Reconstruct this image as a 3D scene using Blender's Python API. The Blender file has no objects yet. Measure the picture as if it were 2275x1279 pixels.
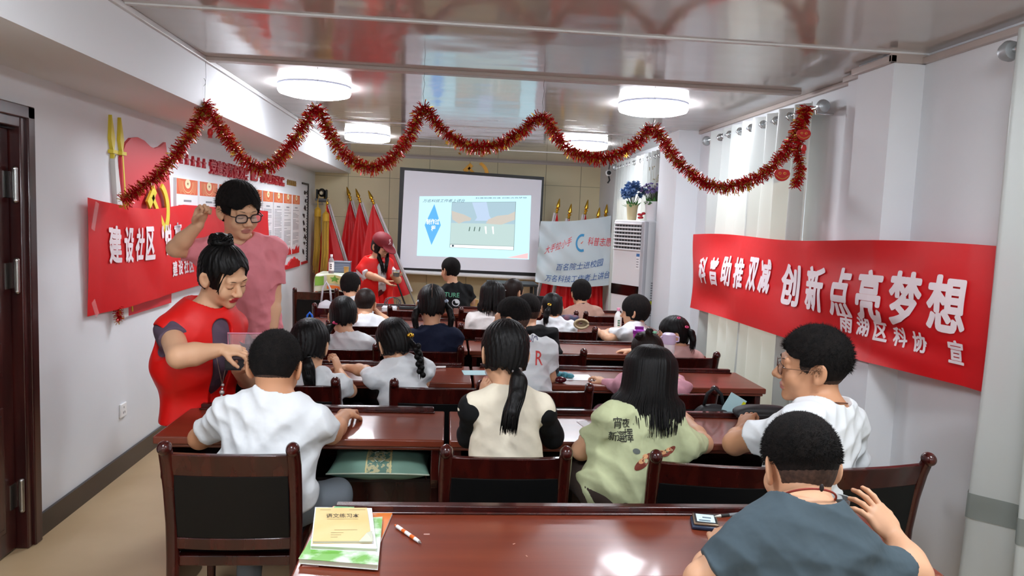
import bpy, bmesh, math, random
from mathutils import Vector as V, Matrix, noise, Quaternion

# ------------------------------------------------------------------ camera, world, sun, exposure
SC = bpy.context.scene
COL = SC.collection
PI = math.pi
CAM_H = 1.67
F_PX, PITCH, YAW, ROLL = 1634.93, .0918, .0898, .0405
_cy, _sy, _cp, _sp = math.cos(YAW), math.sin(YAW), math.cos(PITCH), math.sin(PITCH)
FWD = V((_sy * _cp, _cy * _cp, -_sp))
_r0 = V((_cy, -_sy, 0)); _u0 = _r0.cross(FWD)
RIGHT = _r0 * math.cos(ROLL) + _u0 * math.sin(ROLL)
UP = _u0 * math.cos(ROLL) - _r0 * math.sin(ROLL)
cam = bpy.data.cameras.new('camera'); camo = bpy.data.objects.new('camera', cam); COL.objects.link(camo)
m = Matrix.Identity(4)
for i in range(3):
    m[i][0], m[i][1], m[i][2] = RIGHT[i], UP[i], -FWD[i]
m[0][3], m[1][3], m[2][3] = 0, 0, CAM_H
camo.matrix_world = m
cam.sensor_fit = 'HORIZONTAL'; cam.sensor_width = 36; cam.lens = F_PX / 2275 * 36
cam.clip_start = .05; cam.clip_end = 200
SC.camera = camo
SC.view_settings.view_transform = 'Standard'; SC.view_settings.look = 'None'
SC.view_settings.exposure = 0.22; SC.view_settings.gamma = 1; SC.view_settings.use_curve_mapping = False
SC.cycles.max_bounces = 8; SC.cycles.diffuse_bounces = 4; SC.cycles.glossy_bounces = 4
SC.cycles.transmission_bounces = 6; SC.cycles.transparent_max_bounces = 8
SC.cycles.caustics_reflective = False; SC.cycles.caustics_refractive = False
SC.cycles.sample_clamp_indirect = 4

world = bpy.data.worlds.new('world'); SC.world = world; world.use_nodes = True
wn = world.node_tree; wn.nodes.clear()
wo = wn.nodes.new('ShaderNodeOutputWorld'); wb = wn.nodes.new('ShaderNodeBackground')
wb.inputs[0].default_value = (.80, .9, 1, 1); wb.inputs[1].default_value = 0.9
wn.links.new(wb.outputs[0], wo.inputs[0])
sun = bpy.data.lights.new('sun', 'SUN'); sun.energy = 3.5; sun.angle = .01; sun.color = (1, .93, .78)
suno = bpy.data.objects.new('sun', sun); COL.objects.link(suno)
suno.rotation_euler = V((-.80, -.28, -.50)).to_track_quat('-Z', 'Y').to_euler()
LAMP = 46.0          # luminance of the ceiling lamps' diffusers

# ------------------------------------------------------------------ helpers
def at(x, y, Y):
    "point of the plane at depth Y seen at photo pixel x, y"
    d = FWD + RIGHT * ((x - 1137.5) / F_PX) - UP * ((y - 639.5) / F_PX)
    return V((0, 0, CAM_H)) + d * (Y / d.y)
def atx(x, y, X):
    d = FWD + RIGHT * ((x - 1137.5) / F_PX) - UP * ((y - 639.5) / F_PX)
    return V((0, 0, CAM_H)) + d * (X / d.x)
def atz(x, y, Z):
    d = FWD + RIGHT * ((x - 1137.5) / F_PX) - UP * ((y - 639.5) / F_PX)
    return V((0, 0, CAM_H)) + d * ((Z - CAM_H) / d.z)
def lin(c):
    return c / 12.92 if c <= .04045 else ((c + .055) / 1.055) ** 2.4
def col(h):
    if isinstance(h, str):
        h = h.lstrip('#'); return tuple(lin(int(h[i:i + 2], 16) / 255) for i in (0, 2, 4)) + (1,)
    return tuple(h) + (1,) if len(h) == 3 else h
_M = {}
def mat(name, c='#888888', rough=.6, metal=0, spec=.5, bump=None, coat=0, trans=0, alpha=1, emit=None, es=1, var=None, sss=0, sheen=0, bands=None, ior=None, wave=None):
    if name in _M: return _M[name]
    mt = bpy.data.materials.new(name); mt.use_nodes = True; _M[name] = mt
    nt = mt.node_tree; b = nt.nodes['Principled BSDF']
    b.inputs['Base Color'].default_value = col(c); b.inputs['Roughness'].default_value = rough
    b.inputs['Metallic'].default_value = metal; b.inputs['Specular IOR Level'].default_value = spec
    if coat: b.inputs['Coat Weight'].default_value = coat; b.inputs['Coat Roughness'].default_value = .08
    if trans: b.inputs['Transmission Weight'].default_value = trans
    if alpha < 1: b.inputs['Alpha'].default_value = alpha
    if ior: b.inputs['IOR'].default_value = ior
    if sheen: b.inputs['Sheen Weight'].default_value = sheen
    if sss:
        b.inputs['Subsurface Weight'].default_value = sss; b.inputs['Subsurface Scale'].default_value = .01
    if emit: b.inputs['Emission Color'].default_value = col(emit); b.inputs['Emission Strength'].default_value = es
    tc = nt.nodes.new('ShaderNodeTexCoord')
    if var:      # (second colour, scale, (sx,sy,sz) stretch, amount)
        c2, scl, st, lo, hi = var
        mp = nt.nodes.new('ShaderNodeMapping'); mp.inputs['Scale'].default_value = st
        nz = nt.nodes.new('ShaderNodeTexNoise'); nz.inputs['Scale'].default_value = scl; nz.inputs['Detail'].default_value = 5
        rp = nt.nodes.new('ShaderNodeValToRGB'); rp.color_ramp.elements[0].position = lo; rp.color_ramp.elements[1].position = hi
        rp.color_ramp.elements[0].color = col(c); rp.color_ramp.elements[1].color = col(c2)
        nt.links.new(tc.outputs['Object'], mp.inputs[0]); nt.links.new(mp.outputs[0], nz.inputs[0])
        nt.links.new(nz.outputs[0], rp.inputs[0]); nt.links.new(rp.outputs[0], b.inputs['Base Color'])
    if bump:     # (scale, strength, distance, stretch)
        scl, stg, dist = bump[:3]; st = bump[3] if len(bump) > 3 else (1, 1, 1)
        mp = nt.nodes.new('ShaderNodeMapping'); mp.inputs['Scale'].default_value = st
        nz = nt.nodes.new('ShaderNodeTexNoise'); nz.inputs['Scale'].default_value = scl; nz.inputs['Detail'].default_value = bump[4] if len(bump) > 4 else 3
        bp = nt.nodes.new('ShaderNodeBump'); bp.inputs['Strength'].default_value = stg; bp.inputs['Distance'].default_value = dist
        nt.links.new(tc.outputs['Object'], mp.inputs[0]); nt.links.new(mp.outputs[0], nz.inputs[0])
        nt.links.new(nz.outputs[0], bp.inputs['Height']); nt.links.new(bp.outputs[0], b.inputs['Normal'])
    return mt

class MB:
    "collects shapes into one mesh"
    def __init__(s): s.v = []; s.f = []; s.m = []; s.mi = 0
    def add(s, vs, fs):
        o = len(s.v); s.v += [tuple(v) for v in vs]; s.f += [tuple(i + o for i in f) for f in fs]; s.m += [s.mi] * len(fs); return s
    def box(s, a, b, M=None):
        x0, y0, z0 = a; x1, y1, z1 = b
        vs = [V(p) for p in ((x0, y0, z0), (x1, y0, z0), (x1, y1, z0), (x0, y1, z0), (x0, y0, z1), (x1, y0, z1), (x1, y1, z1), (x0, y1, z1))]
        if M is not None: vs = [M @ v for v in vs]
        return s.add(vs, [(0, 3, 2, 1), (4, 5, 6, 7), (0, 1, 5, 4), (1, 2, 6, 5), (2, 3, 7, 6), (3, 0, 4, 7)])
    def cbox(s, c, d, M=None):
        return s.box([c[i] - d[i] / 2 for i in range(3)], [c[i] + d[i] / 2 for i in range(3)], M)
    def prism(s, pts, ext, M=None):
        "pts: planar loop of 3d points, ext: extrusion vector"
        n = len(pts); e = V(ext); vs = [V(p) for p in pts] + [V(p) + e for p in pts]
        if M is not None: vs = [M @ v for v in vs]
        return s.add(vs, [tuple(range(n))[::-1], tuple(range(n, 2 * n))] + [(i, (i + 1) % n, (i + 1) % n + n, i + n) for i in range(n)])
    def rings(s, rs, cap=True, closed=True):
        n = len(rs[0]); vs = [p for r in rs for p in r]; fs = []
        for j in range(len(rs) - 1):
            for i in range(n if closed else n - 1):
                k = (i + 1) % n; fs.append((j * n + i, j * n + k, (j + 1) * n + k, (j + 1) * n + i))
        if cap and closed: fs += [tuple(range(n))[::-1], tuple(range((len(rs) - 1) * n, len(rs) * n))]
        return s.add(vs, fs)
    def tube(s, pts, r, n=8, cap=True, flat=1.0, up=None):
        pts = [V(p) for p in pts]; k = len(pts)
        rr = r if isinstance(r, (list, tuple)) else [r] * k
        rs = []; prev = None
        for i, p in enumerate(pts):
            t = (pts[min(i + 1, k - 1)] - pts[max(i - 1, 0)])
            if t.length < 1e-9: t = V((0, 0, 1))
            t.normalize()
            if prev is None:
                u = V(up) if up is not None else (V((0, 0, 1)) if abs(t.z) < .9 else V((0, 1, 0)))
                a = t.cross(u).normalized()
            else: a = (prev - t * prev.dot(t)).normalized()
            prev = a; b = t.cross(a)
            q = rr[i]; q = q if isinstance(q, tuple) else (q, q * flat)
            rs.append([p + a * (q[0] * math.cos(2 * PI * j / n)) + b * (q[1] * math.sin(2 * PI * j / n)) for j in range(n)])
        return s.rings(rs, cap)
    def lathe(s, prof, n=24, M=None, c=(0, 0, 0)):
        c = V(c); rs = [[c + V((r * math.cos(2 * PI * j / n), r * math.sin(2 * PI * j / n), z)) for j in range(n)] for r, z in prof]
        if M is not None: rs = [[M @ p for p in r] for r in rs]
        return s.rings(rs)
    def ball(s, c, r, n=12, k=8, M=None):
        c = V(c); r = r if isinstance(r, (tuple, list, V)) else (r, r, r); rs = []
        for i in range(k + 1):
            a = -PI / 2 + PI * (i + .02 * (i == 0) - .02 * (i == k)) / k
            rs.append([V((r[0] * math.cos(a) * math.cos(2 * PI * j / n), r[1] * math.cos(a) * math.sin(2 * PI * j / n), r[2] * math.sin(a))) for j in range(n)])
        rs = [[c + (M @ p if M is not None else p) for p in q] for q in rs]
        return s.rings(rs)
    def grid(s, fn, nu, nv, wrap=False):
        vs = [fn(i / nu, j / nv) for j in range(nv + 1) for i in range(nu + 1)]
        return s.add(vs, [(j * (nu + 1) + i, j * (nu + 1) + i + 1, (j + 1) * (nu + 1) + i + 1, (j + 1) * (nu + 1) + i) for j in range(nv) for i in range(nu)])
    def mesh(s, name, mats):
        me = bpy.data.meshes.new(name); me.from_pydata([tuple(v) for v in s.v], [], s.f)
        for m in (mats if isinstance(mats, (list, tuple)) else [mats]): me.materials.append(m)
        me.polygons.foreach_set('material_index', s.m); me.update(); return me
    def build(s, name, mats, parent=None, smooth=False, bevel=0, solid=0, subsurf=0, fix=True):
        me = s.mesh(name, mats)
        if fix:
            bm = bmesh.new(); bm.from_mesh(me); bmesh.ops.recalc_face_normals(bm, faces=bm.faces); bm.to_mesh(me); bm.free()
        o = bpy.data.objects.new(name, me); COL.objects.link(o)
        if parent is not None: o.parent = parent
        if smooth is True: me.polygons.foreach_set('use_smooth', [True] * len(me.polygons))
        elif smooth:
            me.polygons.foreach_set('use_smooth', [True] * len(me.polygons)); me.set_sharp_from_angle(angle=smooth)
        if solid:
            d = o.modifiers.new('solid', 'SOLIDIFY'); d.thickness = solid; d.offset = 0
        if bevel:
            d = o.modifiers.new('bevel', 'BEVEL'); d.width = bevel; d.segments = 2; d.limit_method = 'ANGLE'; d.angle_limit = .6
            me.polygons.foreach_set('use_smooth', [True] * len(me.polygons)); me.set_sharp_from_angle(angle=.7)
        if subsurf:
            d = o.modifiers.new('sub', 'SUBSURF'); d.levels = d.render_levels = subsurf
        return o
def tag(o, label=None, cat=None, group=None, kind=None):
    if label: o['label'] = label
    if cat: o['category'] = cat
    if group: o['group'] = group
    if kind: o['kind'] = kind
    return o
def empty(name, label, cat, loc=(0, 0, 0), rz=0, group=None):
    o = bpy.data.objects.new(name, None); COL.objects.link(o); o.location = loc; o.rotation_euler = (0, 0, rz)
    o.empty_display_size = .05
    return tag(o, label, cat, group)
def kids(o): return [c for c in bpy.data.objects if c.parent == o]
def copy_tree(o, parent=None):
    c = o.copy(); COL.objects.link(c)
    if parent is not None: c.parent = parent
    for k in kids(o): copy_tree(k, c)
    return c
def text_mb(txt, size, bold=.02, sx=1.0, maxedge=None):
    "triangles of a line of writing, origin at its left baseline, in the xy plane"
    cu = bpy.data.curves.new('writing', 'FONT'); cu.body = txt; cu.size = size; cu.offset = bold * size; cu.resolution_u = 3
    o = bpy.data.objects.new('writing', cu); COL.objects.link(o)
    dg = bpy.context.evaluated_depsgraph_get(); me = bpy.data.meshes.new_from_object(o.evaluated_get(dg))
    bm = bmesh.new(); bm.from_mesh(me)
    if maxedge:
        for _ in range(6):
            es = [e for e in bm.edges if e.calc_length() > maxedge]
            if not es: break
            bmesh.ops.subdivide_edges(bm, edges=es, cuts=1); bmesh.ops.triangulate(bm, faces=[f for f in bm.faces if len(f.verts) > 3])
    b = MB(); bm.verts.index_update()
    b.add([(v.co.x * sx, v.co.y, 0) for v in bm.verts], [tuple(v.index for v in f.verts) for f in bm.faces])
    bm.free(); COL.objects.unlink(o); bpy.data.objects.remove(o); bpy.data.meshes.remove(me); bpy.data.curves.remove(cu)
    return b
def text_on(b, txt, size, fn, w=None, bold=.02, maxedge=None, center=False):
    "writing stretched to width w, mapped by fn(x, y) onto a surface; added to MB b"
    t = text_mb(txt, size, bold, 1, maxedge)
    if not t.v: return
    x0 = min(v[0] for v in t.v); x1 = max(v[0] for v in t.v); k = (w / (x1 - x0)) if w else 1
    off = -(x1 - x0) * k / 2 if center else 0
    b.add([fn((v[0] - x0) * k + off, v[1]) for v in t.v], t.f)
def star(r, r2=None, n=5, a0=PI / 2):
    r2 = r2 or r * .4
    return [((r if i % 2 == 0 else r2) * math.cos(a0 + PI * i / n), (r if i % 2 == 0 else r2) * math.sin(a0 + PI * i / n)) for i in range(2 * n)]
# ------------------------------------------------------------------ the room
XL, XR, YF, CZ, YB = -1.984, 2.30, 11.23, 2.557, -3.6
SX, SZ = -1.469, 2.261
M_wall = mat('white_wall_paint', '#e6e9ec', .75, bump=(6, .15, .01), var=('#dfe2e6', 1.3, (1, 1, 1), .35, .7))
M_ceil = mat('glossy_ceiling_panel', '#b9b2ae', .10, spec=.7, coat=.25, bump=(2.2, .10, .05, (1, 1.6, 1), 1))
M_trim = mat('ceiling_trim_white', '#dcdcdc', .4)
M_trimb = mat('ceiling_trim_beige', '#b7aaa2', .35)
M_soffw = mat('soffit_paint', '#e4e7ea', .7)
M_floor = mat('tan_floor', '#b99e78', .35, var=('#c9b08a', 2.0, (1, 1, 1), .3, .75), bump=(3, .05, .01))
M_base = mat('dark_baseboard_tile', '#2b211c', .25, var=('#3a2d27', 9, (1, 1, 1), .4, .6))
M_front = mat('cream_wall_panel', '#e6dab4', .5, var=('#dccfa8', .8, (1, 1, 1), .4, .7))
M_seam = mat('panel_seam', '#9d9474', .7)

def struct(b, name, mats, **k):
    o = b.build(name, mats, **k); return tag(o, kind='structure')
b = MB().box((XL - .2, YB, -.1), (XR + .3, YF + .2, 0)); struct(b, 'floor', M_floor)
b = MB().box((SX, YB, CZ), (XR + .3, YF + .2, CZ + .08)); struct(b, 'ceiling', M_ceil)
# panel joints running across the room
b = MB(); b.box((SX, 3.478, CZ - .008), (XR, 3.505, CZ + .001)); struct(b, 'trim_1', M_trim)
b = MB(); b.box((SX, 4.575, CZ - .022), (XR - .1, 4.65, CZ + .001)); struct(b, 'trim_2', M_trimb, bevel=.004)
b = MB(); b.box((SX, 7.28, CZ - .006), (XR, 7.305, CZ + .001)); struct(b, 'trim_3', M_trim)
b = MB(); b.box((SX, 9.5, CZ - .006), (XR, 9.53, CZ + .001)); struct(b, 'trim_4', M_trim)
b = MB(); b.box((SX, YF - .03, CZ - .03), (XR, YF, CZ)); struct(b, 'trim_5', M_trimb)
# soffit along the left wall
b = MB().box((XL - .2, YB, SZ), (SX, YF, CZ + .08)); struct(b, 'ceiling_soffit', M_soffw)
b = MB(); b.box((SX - .001, YB, CZ - .028), (SX + .02, YF, CZ)); struct(b, 'trim_6', M_trim, bevel=.003)
# left wall with the door opening
b = MB()
b.box((XL - .2, 3.69, 0), (XL, YF + .2, SZ)); b.box((XL - .2, YB, 0), (XL, 2.62, SZ)); b.box((XL - .2, 2.62, 2.09), (XL, 3.69, SZ))
struct(b, 'wall_left', M_wall)
b = MB().box((XL - .2, YF, 0), (XR + .3, YF + .2, CZ + .08)); struct(b, 'wall_front', M_front)
b = MB().box((XL - .2, YB - .2, 0), (XR + .3, YB, CZ + .08)); struct(b, 'wall_back', M_wall)
# seams between the front wall's boards
b = MB()
for x in (-1.5, -.89, -.3, .3, .72, 1.46, 2.0): b.box((x - .004, YF - .003, 0), (x + .004, YF, CZ - .03))
for z in (2.22, 1.62, 1.02): b.box((XL, YF - .003, z - .003), (XR, YF, z + .003))
struct(b, 'trim_7', M_seam)
# right wall, two window openings behind the curtains
W1 = (4.62, 5.98, .45, 2.20); W2 = (8.0, 9.5, .7, 2.20); W3 = (.9, 2.55, .45, 2.20)
b = MB(); y = YB
for (a, c, z0, z1) in (W3, W1, W2):
    b.box((XR, y, 0), (XR + .2, a, CZ)); b.box((XR, a, 0), (XR + .2, c, z0)); b.box((XR, a, z1), (XR + .2, c, CZ)); y = c
b.box((XR, y, 0), (XR + .2, YF, CZ))
b.box((2.14, 3.50, 0), (XR, 3.82, CZ)); b.box((2.215, 3.82, 0), (XR, 4.05, CZ)); b.box((2.09, 6.72, 0), (XR, 7.3, CZ))
struct(b, 'wall_right', M_wall)
M_alu = mat('window_aluminium', '#c9ccce', .35, metal=.6)
M_glass = mat('window_glass', '#eef4f4', .02, alpha=.12, spec=.6)
for k, (a, c, z0, z1) in enumerate((W1, W2, W3)):
    b = MB(); t = .05; x0, x1 = XR + .05, XR + .1
    b.box((x0, a, z0), (x1, c, z0 + t)); b.box((x0, a, z1 - t), (x1, c, z1)); b.box((x0, a, z0 + t), (x1, a + t, z1 - t)); b.box((x0, c - t, z0 + t), (x1, c, z1 - t))
    mid = (a + c) / 2; b.box((x0, mid - t / 2, z0 + t), (x1, mid + t / 2, z1 - t))
    fr = struct(b, 'window_%d' % (k + 1), M_alu)
    MB().box((XR + .07, a + t, z0 + t), (XR + .076, c - t, z1 - t)).build('pane', M_glass, fr)
# cornices on the right wall
b = MB(); b.box((XR - .03, YB, CZ - .05), (XR, 3.50, CZ - .02)); b.box((2.11, 3.48, CZ - .05), (XR, 3.50, CZ)); b.box((2.11, 3.48, CZ - .05), (2.14, 3.84, CZ - .015))
b.box((2.19, 3.84, CZ - .04), (2.215, 4.07, CZ - .01)); b.box((XR - .025, 4.07, CZ - .03), (XR, 6.72, CZ))
struct(b, 'trim_8', M_trimb, bevel=.003)
# baseboards
b = MB(); b.box((XL, 3.73, 0), (XL + .015, YF, .118)); struct(b, 'baseboard_left', M_base)
b = MB(); b.box((XL, YB, 0), (XL + .015, 2.58, .118)); struct(b, 'baseboard_left_rear', M_base)
b = MB(); b.box((XR - .015, YB, 0), (XR, 3.5, .118)); b.box((XR - .015, 3.82, 0), (XR, 6.72, .118)); b.box((XR - .015, 7.3, 0), (XR, YF, .118)); struct(b, 'baseboard_right', M_base)
b = MB(); b.box((XL, YF - .015, 0), (XR, YF, .118)); struct(b, 'baseboard_front', M_base)
# door
M_door = mat('dark_door_wood', '#2c0f10', .28, coat=.3, var=('#431a17', 6, (4, 4, .4), .35, .7))
M_steel = mat('brushed_steel', '#b9bab8', .3, metal=1)
M_black = mat('matte_black', '#0c0c0d', .5)
b = MB()
for (y0, y1, z0, z1) in ((3.60, 3.69, 0, 2.09), (2.62, 2.71, 0, 2.09), (2.71, 3.60, 2.0, 2.09)): b.box((XL - .16, y0, z0), (XL + .022, y1, z1))
for (y0, y1, z0, z1) in ((3.64, 3.70, 0, 2.105), (2.61, 2.67, 0, 2.105), (2.61, 3.70, 2.045, 2.105)): b.box((XL, y0, z0), (XL + .036, y1, z1))
d0 = struct(b, 'door_1', M_door, bevel=.006)
b = MB(); b.box((XL - .075, 2.715, .01), (XL - .03, 3.595, 1.995))
for (z0, z1) in ((.12, .72), (.86, 1.02), (1.16, 1.88)):
    for (y0, y1) in ((2.80, 3.12), (3.20, 3.50)):
        b.box((XL - .03, y0, z0), (XL - .02, y1, z1)); b.box((XL - .02, y0 + .03, z0 + .03), (XL - .010, y1 - .03, z1 - .03))
b.build('door_leaf', M_door, d0, bevel=.006)
for z in (1.74, 1.32, .27):
    b = MB(); b.tube([(XL + .002, 3.588, z - .07), (XL + .002, 3.588, z + .07)], .012, 12); b.box((XL - .035, 3.55, z - .06), (XL - .027, 3.60, z + .06))
    for q in (-.072, .072): b.ball((XL + .002, 3.588, z + q), .013, 8, 6)
    b.build('hinge', M_steel, d0, smooth=.6)
b = MB(); b.box((XL - .03, 2.76, .98), (XL - .022, 2.80, 1.20)); b.tube([(XL - .02, 2.78, 1.1), (XL + .03, 2.78, 1.1), (XL + .03, 2.9, 1.1)], .01, 8); b.build('door_handle', M_steel, d0, smooth=.6)
# socket
b = MB(); b.box((XL, 4.64, .355), (XL + .012, 4.725, .44)); sk = tag(b.build('wall_socket', mat('white_plastic', '#f1f2f2', .35), bevel=.004), 'white wall socket low on the left wall', 'socket')
b = MB();
for (y, z, w, h) in ((4.672, .383, .004, .014), (4.692, .383, .004, .014), (4.682, .415, .004, .012)): b.box((XL + .0122, y - w / 2, z - h / 2), (XL + .0132, y + w / 2, z + h / 2))
b.build('socket_holes', M_black, sk)

# ceiling lamps
M_dif = mat('lamp_diffuser', '#ffffff', .5, emit='#f2f7ff', es=LAMP)
M_lrim = mat('lamp_rim', '#9aa0b4', .4)
def lamp(x, y, label, r=.25):
    t = empty('ceiling_lamp', label, 'ceiling lamp', (x, y, CZ), 0, 'round two tier ceiling lamps')
    b = MB(); b.lathe([(r * 1.0, 0), (r * 1.01, -.004), (r * 1.0, -.012), (r * .9, -.014)], 48); b.build('base_plate', M_lrim, t, smooth=.8)
    b = MB(); b.lathe([(r * .96, -.014), (r * 1.0, -.022), (r * 1.0, -.045), (r * .97, -.060), (r * .8, -.072), (r * .4, -.079), (.002, -.081)], 48); b.build('diffuser', M_dif, t, smooth=.8)
    return t
lamp(-.967, 5.40, 'round white ceiling lamp near the left soffit, the nearer of the two at left')
lamp(1.462, 5.36, 'round white ceiling lamp at right, the nearer of the two at right')
lamp(-.932, 8.5, 'round white ceiling lamp at left, the farther one towards the screen wall')
lamp(1.487, 8.2, 'round white ceiling lamp partly hidden behind the tinsel at right')
for x, y, w in ((-.7, 1.6, 'front left'), (1.5, 1.6, 'front right'), (-.7, -1.4, 'rear left'), (1.5, -1.4, 'rear right')): lamp(x, y, 'added unseen ceiling lamp lighting the back of the room, ' + w + ' one')  # four extra lamps added out of view to light the camera end
# ------------------------------------------------------------------ desks and chairs
M_wood = mat('mahogany_lacquer', '#66281a', .30, spec=.5, coat=.25, var=('#7c3a24', 3, (.3, 4, 4), .3, .75), bump=(18, .04, .002, (.3, 6, 6)))
M_dwood = mat('dark_mahogany', '#2a0908', .25, spec=.4, coat=.3, var=('#45130e', 6, (3, 3, .5), .35, .7))
M_leather = mat('black_leather', '#08090a', .5, spec=.25, bump=(220, .15, .001))
M_inner = mat('desk_inner_board', '#1c0a09', .5)

def desk(x0, x1, y0, label, depth=.43):
    t = empty('conference_desk', label, 'desk', ((x0 + x1) / 2, y0 + depth / 2, 0), 0, 'mahogany conference desks in rows')
    h = (x1 - x0) / 2; a, c = -depth / 2, depth / 2
    b = MB(); b.box((-h, a, .728), (h, c, .76)); b.box((-h + .012, a + .012, .712), (h - .012, c - .01, .728)); b.build('desktop', M_wood, t, bevel=.006)
    b = MB(); b.box((-h + .05, c - .038, .76), (h - .05, c - .004, .784)); b.box((-h + .045, c - .05, .76), (h - .045, c - .038, .768)); b.build('ledge', M_dwood, t, bevel=.005)
    for s in (-1, 1):
        x = s * (h - .035)
        prof = [(x - .017, a + .03, .712), (x - .017, a + .03, .58), (x - .017, a + .05, .555), (x - .017, a + .11, .52), (x - .017, a + .12, .10), (x - .017, a + .06, .05), (x - .017, a + .05, 0), (x - .017, c - .02, 0), (x - .017, c - .02, .712)]
        b = MB(); b.prism(prof, (.034, 0, 0)); b.build('side_panel', M_dwood, t, bevel=.004)
    b = MB(); b.box((-h + .052, a + .13, .532), (h - .052, c - .04, .552)); b.build('shelf', M_inner, t, bevel=.003)
    b = MB(); b.box((-h + .052, c - .04, .08), (h - .052, c - .02, .712)); b.build('modesty_panel', M_dwood, t)
    return t
desk(-.365, 1.372, 1.80, 'mahogany desk nearest the viewer, with books and a phone on it', .445)
desk(-1.14, .012, 2.96, 'shorter mahogany desk in the second row at left, pillow on its shelf', .46)
desk(.034, 1.84, 2.96, 'long mahogany desk in the second row, three pupils sitting at it', .46)
desk(-1.03, .160, 4.03, 'mahogany desk in the third row at left, white pen on it', .46)
desk(.175, 1.86, 4.03, 'mahogany desk in the third row whose right end shows a red reflection', .46)
desk(-1.03, .163, 5.03, 'mahogany desk in the fourth row at left, behind the girl with the braid', .44)
desk(.178, 1.86, 5.03, 'mahogany desk in the fourth row at right, bare top in the middle', .44)
desk(-1.13, .09, 6.05, 'mahogany desk in the fifth row at left', .44)
desk(.11, 1.86, 6.05, 'mahogany desk in the fifth row at right with a milk bottle', .44)
desk(-1.15, .06, 7.02, 'mahogany desk in the frontmost row at left with papers', .42)
desk(.08, 1.86, 7.02, 'mahogany desk in the frontmost row at right', .42)

def make_chair():
    t = empty('conference_chair', 'x', 'chair', (0, 0, 0), 0, 'mahogany chairs with black leather panels')
    def post(s):
        b = MB(); x = s * .215
        p = [(x, -.235, 0), (x, -.215, .2), (x, -.20, .42), (x, -.205, .55), (x, -.225, .68), (x, -.25, .78), (x, -.272, .835)]
        b.tube(p, [(.017, .016), (.018, .019), (.021, .023), (.021, .024), (.021, .025), (.020, .026), (.019, .024)], 12, up=(1, 0, 0))
        b.ball((x, -.279, .846), (.024, .031, .026), 14, 10); return b
    for s in (-1, 1): post(s).build('rear_leg', M_dwood, t, smooth=.9)
    for s in (-1, 1):
        b = MB(); b.tube([(s * .205, .20, 0), (s * .205, .20, .42)], [.015, .021], 10); b.build('front_leg', M_dwood, t, smooth=.9)
    def slab(z0, z1, y0, y1, th, w=.20):
        b = MB(); n = 8; v = []
        rs = []
        for i in range(n + 1):
            x = -w + 2 * w * i / n; dy = -.012 * (1 - (x / w) ** 2)
            rs.append([(x, y0 - th / 2 + dy, z0), (x, y0 + th / 2 + dy, z0), (x, y1 + th / 2 + dy, z1), (x, y1 - th / 2 + dy, z1)])
        b.rings(rs); return b
    slab(.738, .823, -.238, -.262, .026).build('top_rail', M_dwood, t, bevel=.004)
    slab(.455, .500, -.200, -.203, .026).build('bottom_rail', M_dwood, t, bevel=.004)
    slab(.498, .742, -.204, -.240, .022, .198).build('backrest', M_leather, t, bevel=.005)
    b = MB(); b.box((-.205, -.20, .385), (.205, .205, .425)); b.build('seat_frame', M_dwood, t, bevel=.005)
    b = MB(); b.box((-.21, -.18, .424), (.21, .22, .462)); b.build('seat', M_leather, t, bevel=.015)
    return t
chair0 = make_chair(); _first = [True]
def chair(x, ytop, label, rz=0, z=0):
    r = math.radians(rz); ox, oy = x - .27 * math.sin(r), ytop + .27 * math.cos(r)
    t = chair0 if _first[0] else copy_tree(chair0); _first[0] = False
    t.location = (ox, oy, z); t.rotation_euler = (0, 0, r); t['label'] = label
    return t
chair(-.728, 2.56, 'empty looking dark chair nearest the viewer at lower left, black leather back')
chair(.235, 2.56, 'dark chair behind the girl in the cream and black top')
chair(.985, 2.50, 'dark chair right of the girl in pale green, behind the near desk', -8)
chair(1.60, 2.50, 'dark chair under the boy with glasses, by the right wall', 10)
chair(-.74, 3.62, 'dark chair in the third row under the girl with the long ponytail at left')
chair(-.025, 3.62, 'dark chair in the third row under the girl with the braid')
chair(.52, 3.60, 'dark chair in the third row behind the boy in the printed white shirt')
chair(1.17, 3.60, 'dark chair in the third row with a black bag hanging on its post')
chair(-.64, 4.62, 'dark chair in the fourth row at left under the girl with the pink hair tie')
chair(-.11, 4.62, 'dark chair in the fourth row under the girl with two pigtails')
chair(.68, 4.62, 'dark chair in the fourth row, empty, right of the dark green bag')
chair(1.56, 4.62, 'dark chair in the fourth row by the curtain, under the girl with bangs')
chair(-.66, 5.62, 'dark chair in the fifth row under the boy resting his head on a hand')
chair(.34, 5.62, 'dark chair in the fifth row under the girl with bobbed hair')
chair(.955, 5.62, 'dark chair in the fifth row under the girl with the short ponytail')
chair(-.94, 6.62, 'dark chair in the front row at left, blue bag on its post')
chair(-.28, 6.62, 'dark chair in the front row at left of the pigtails girl, empty')
chair(.36, 6.62, 'dark chair in the front row in the middle, empty')
chair(1.50, 6.62, 'dark chair in the front row behind the milk bottle')
chair(.98, 6.62, 'dark chair in the front row under the boy in the tan shirt')
chair(-1.38, 7.95, 'dark chair standing by the left wall beyond the desks', 8)
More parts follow.
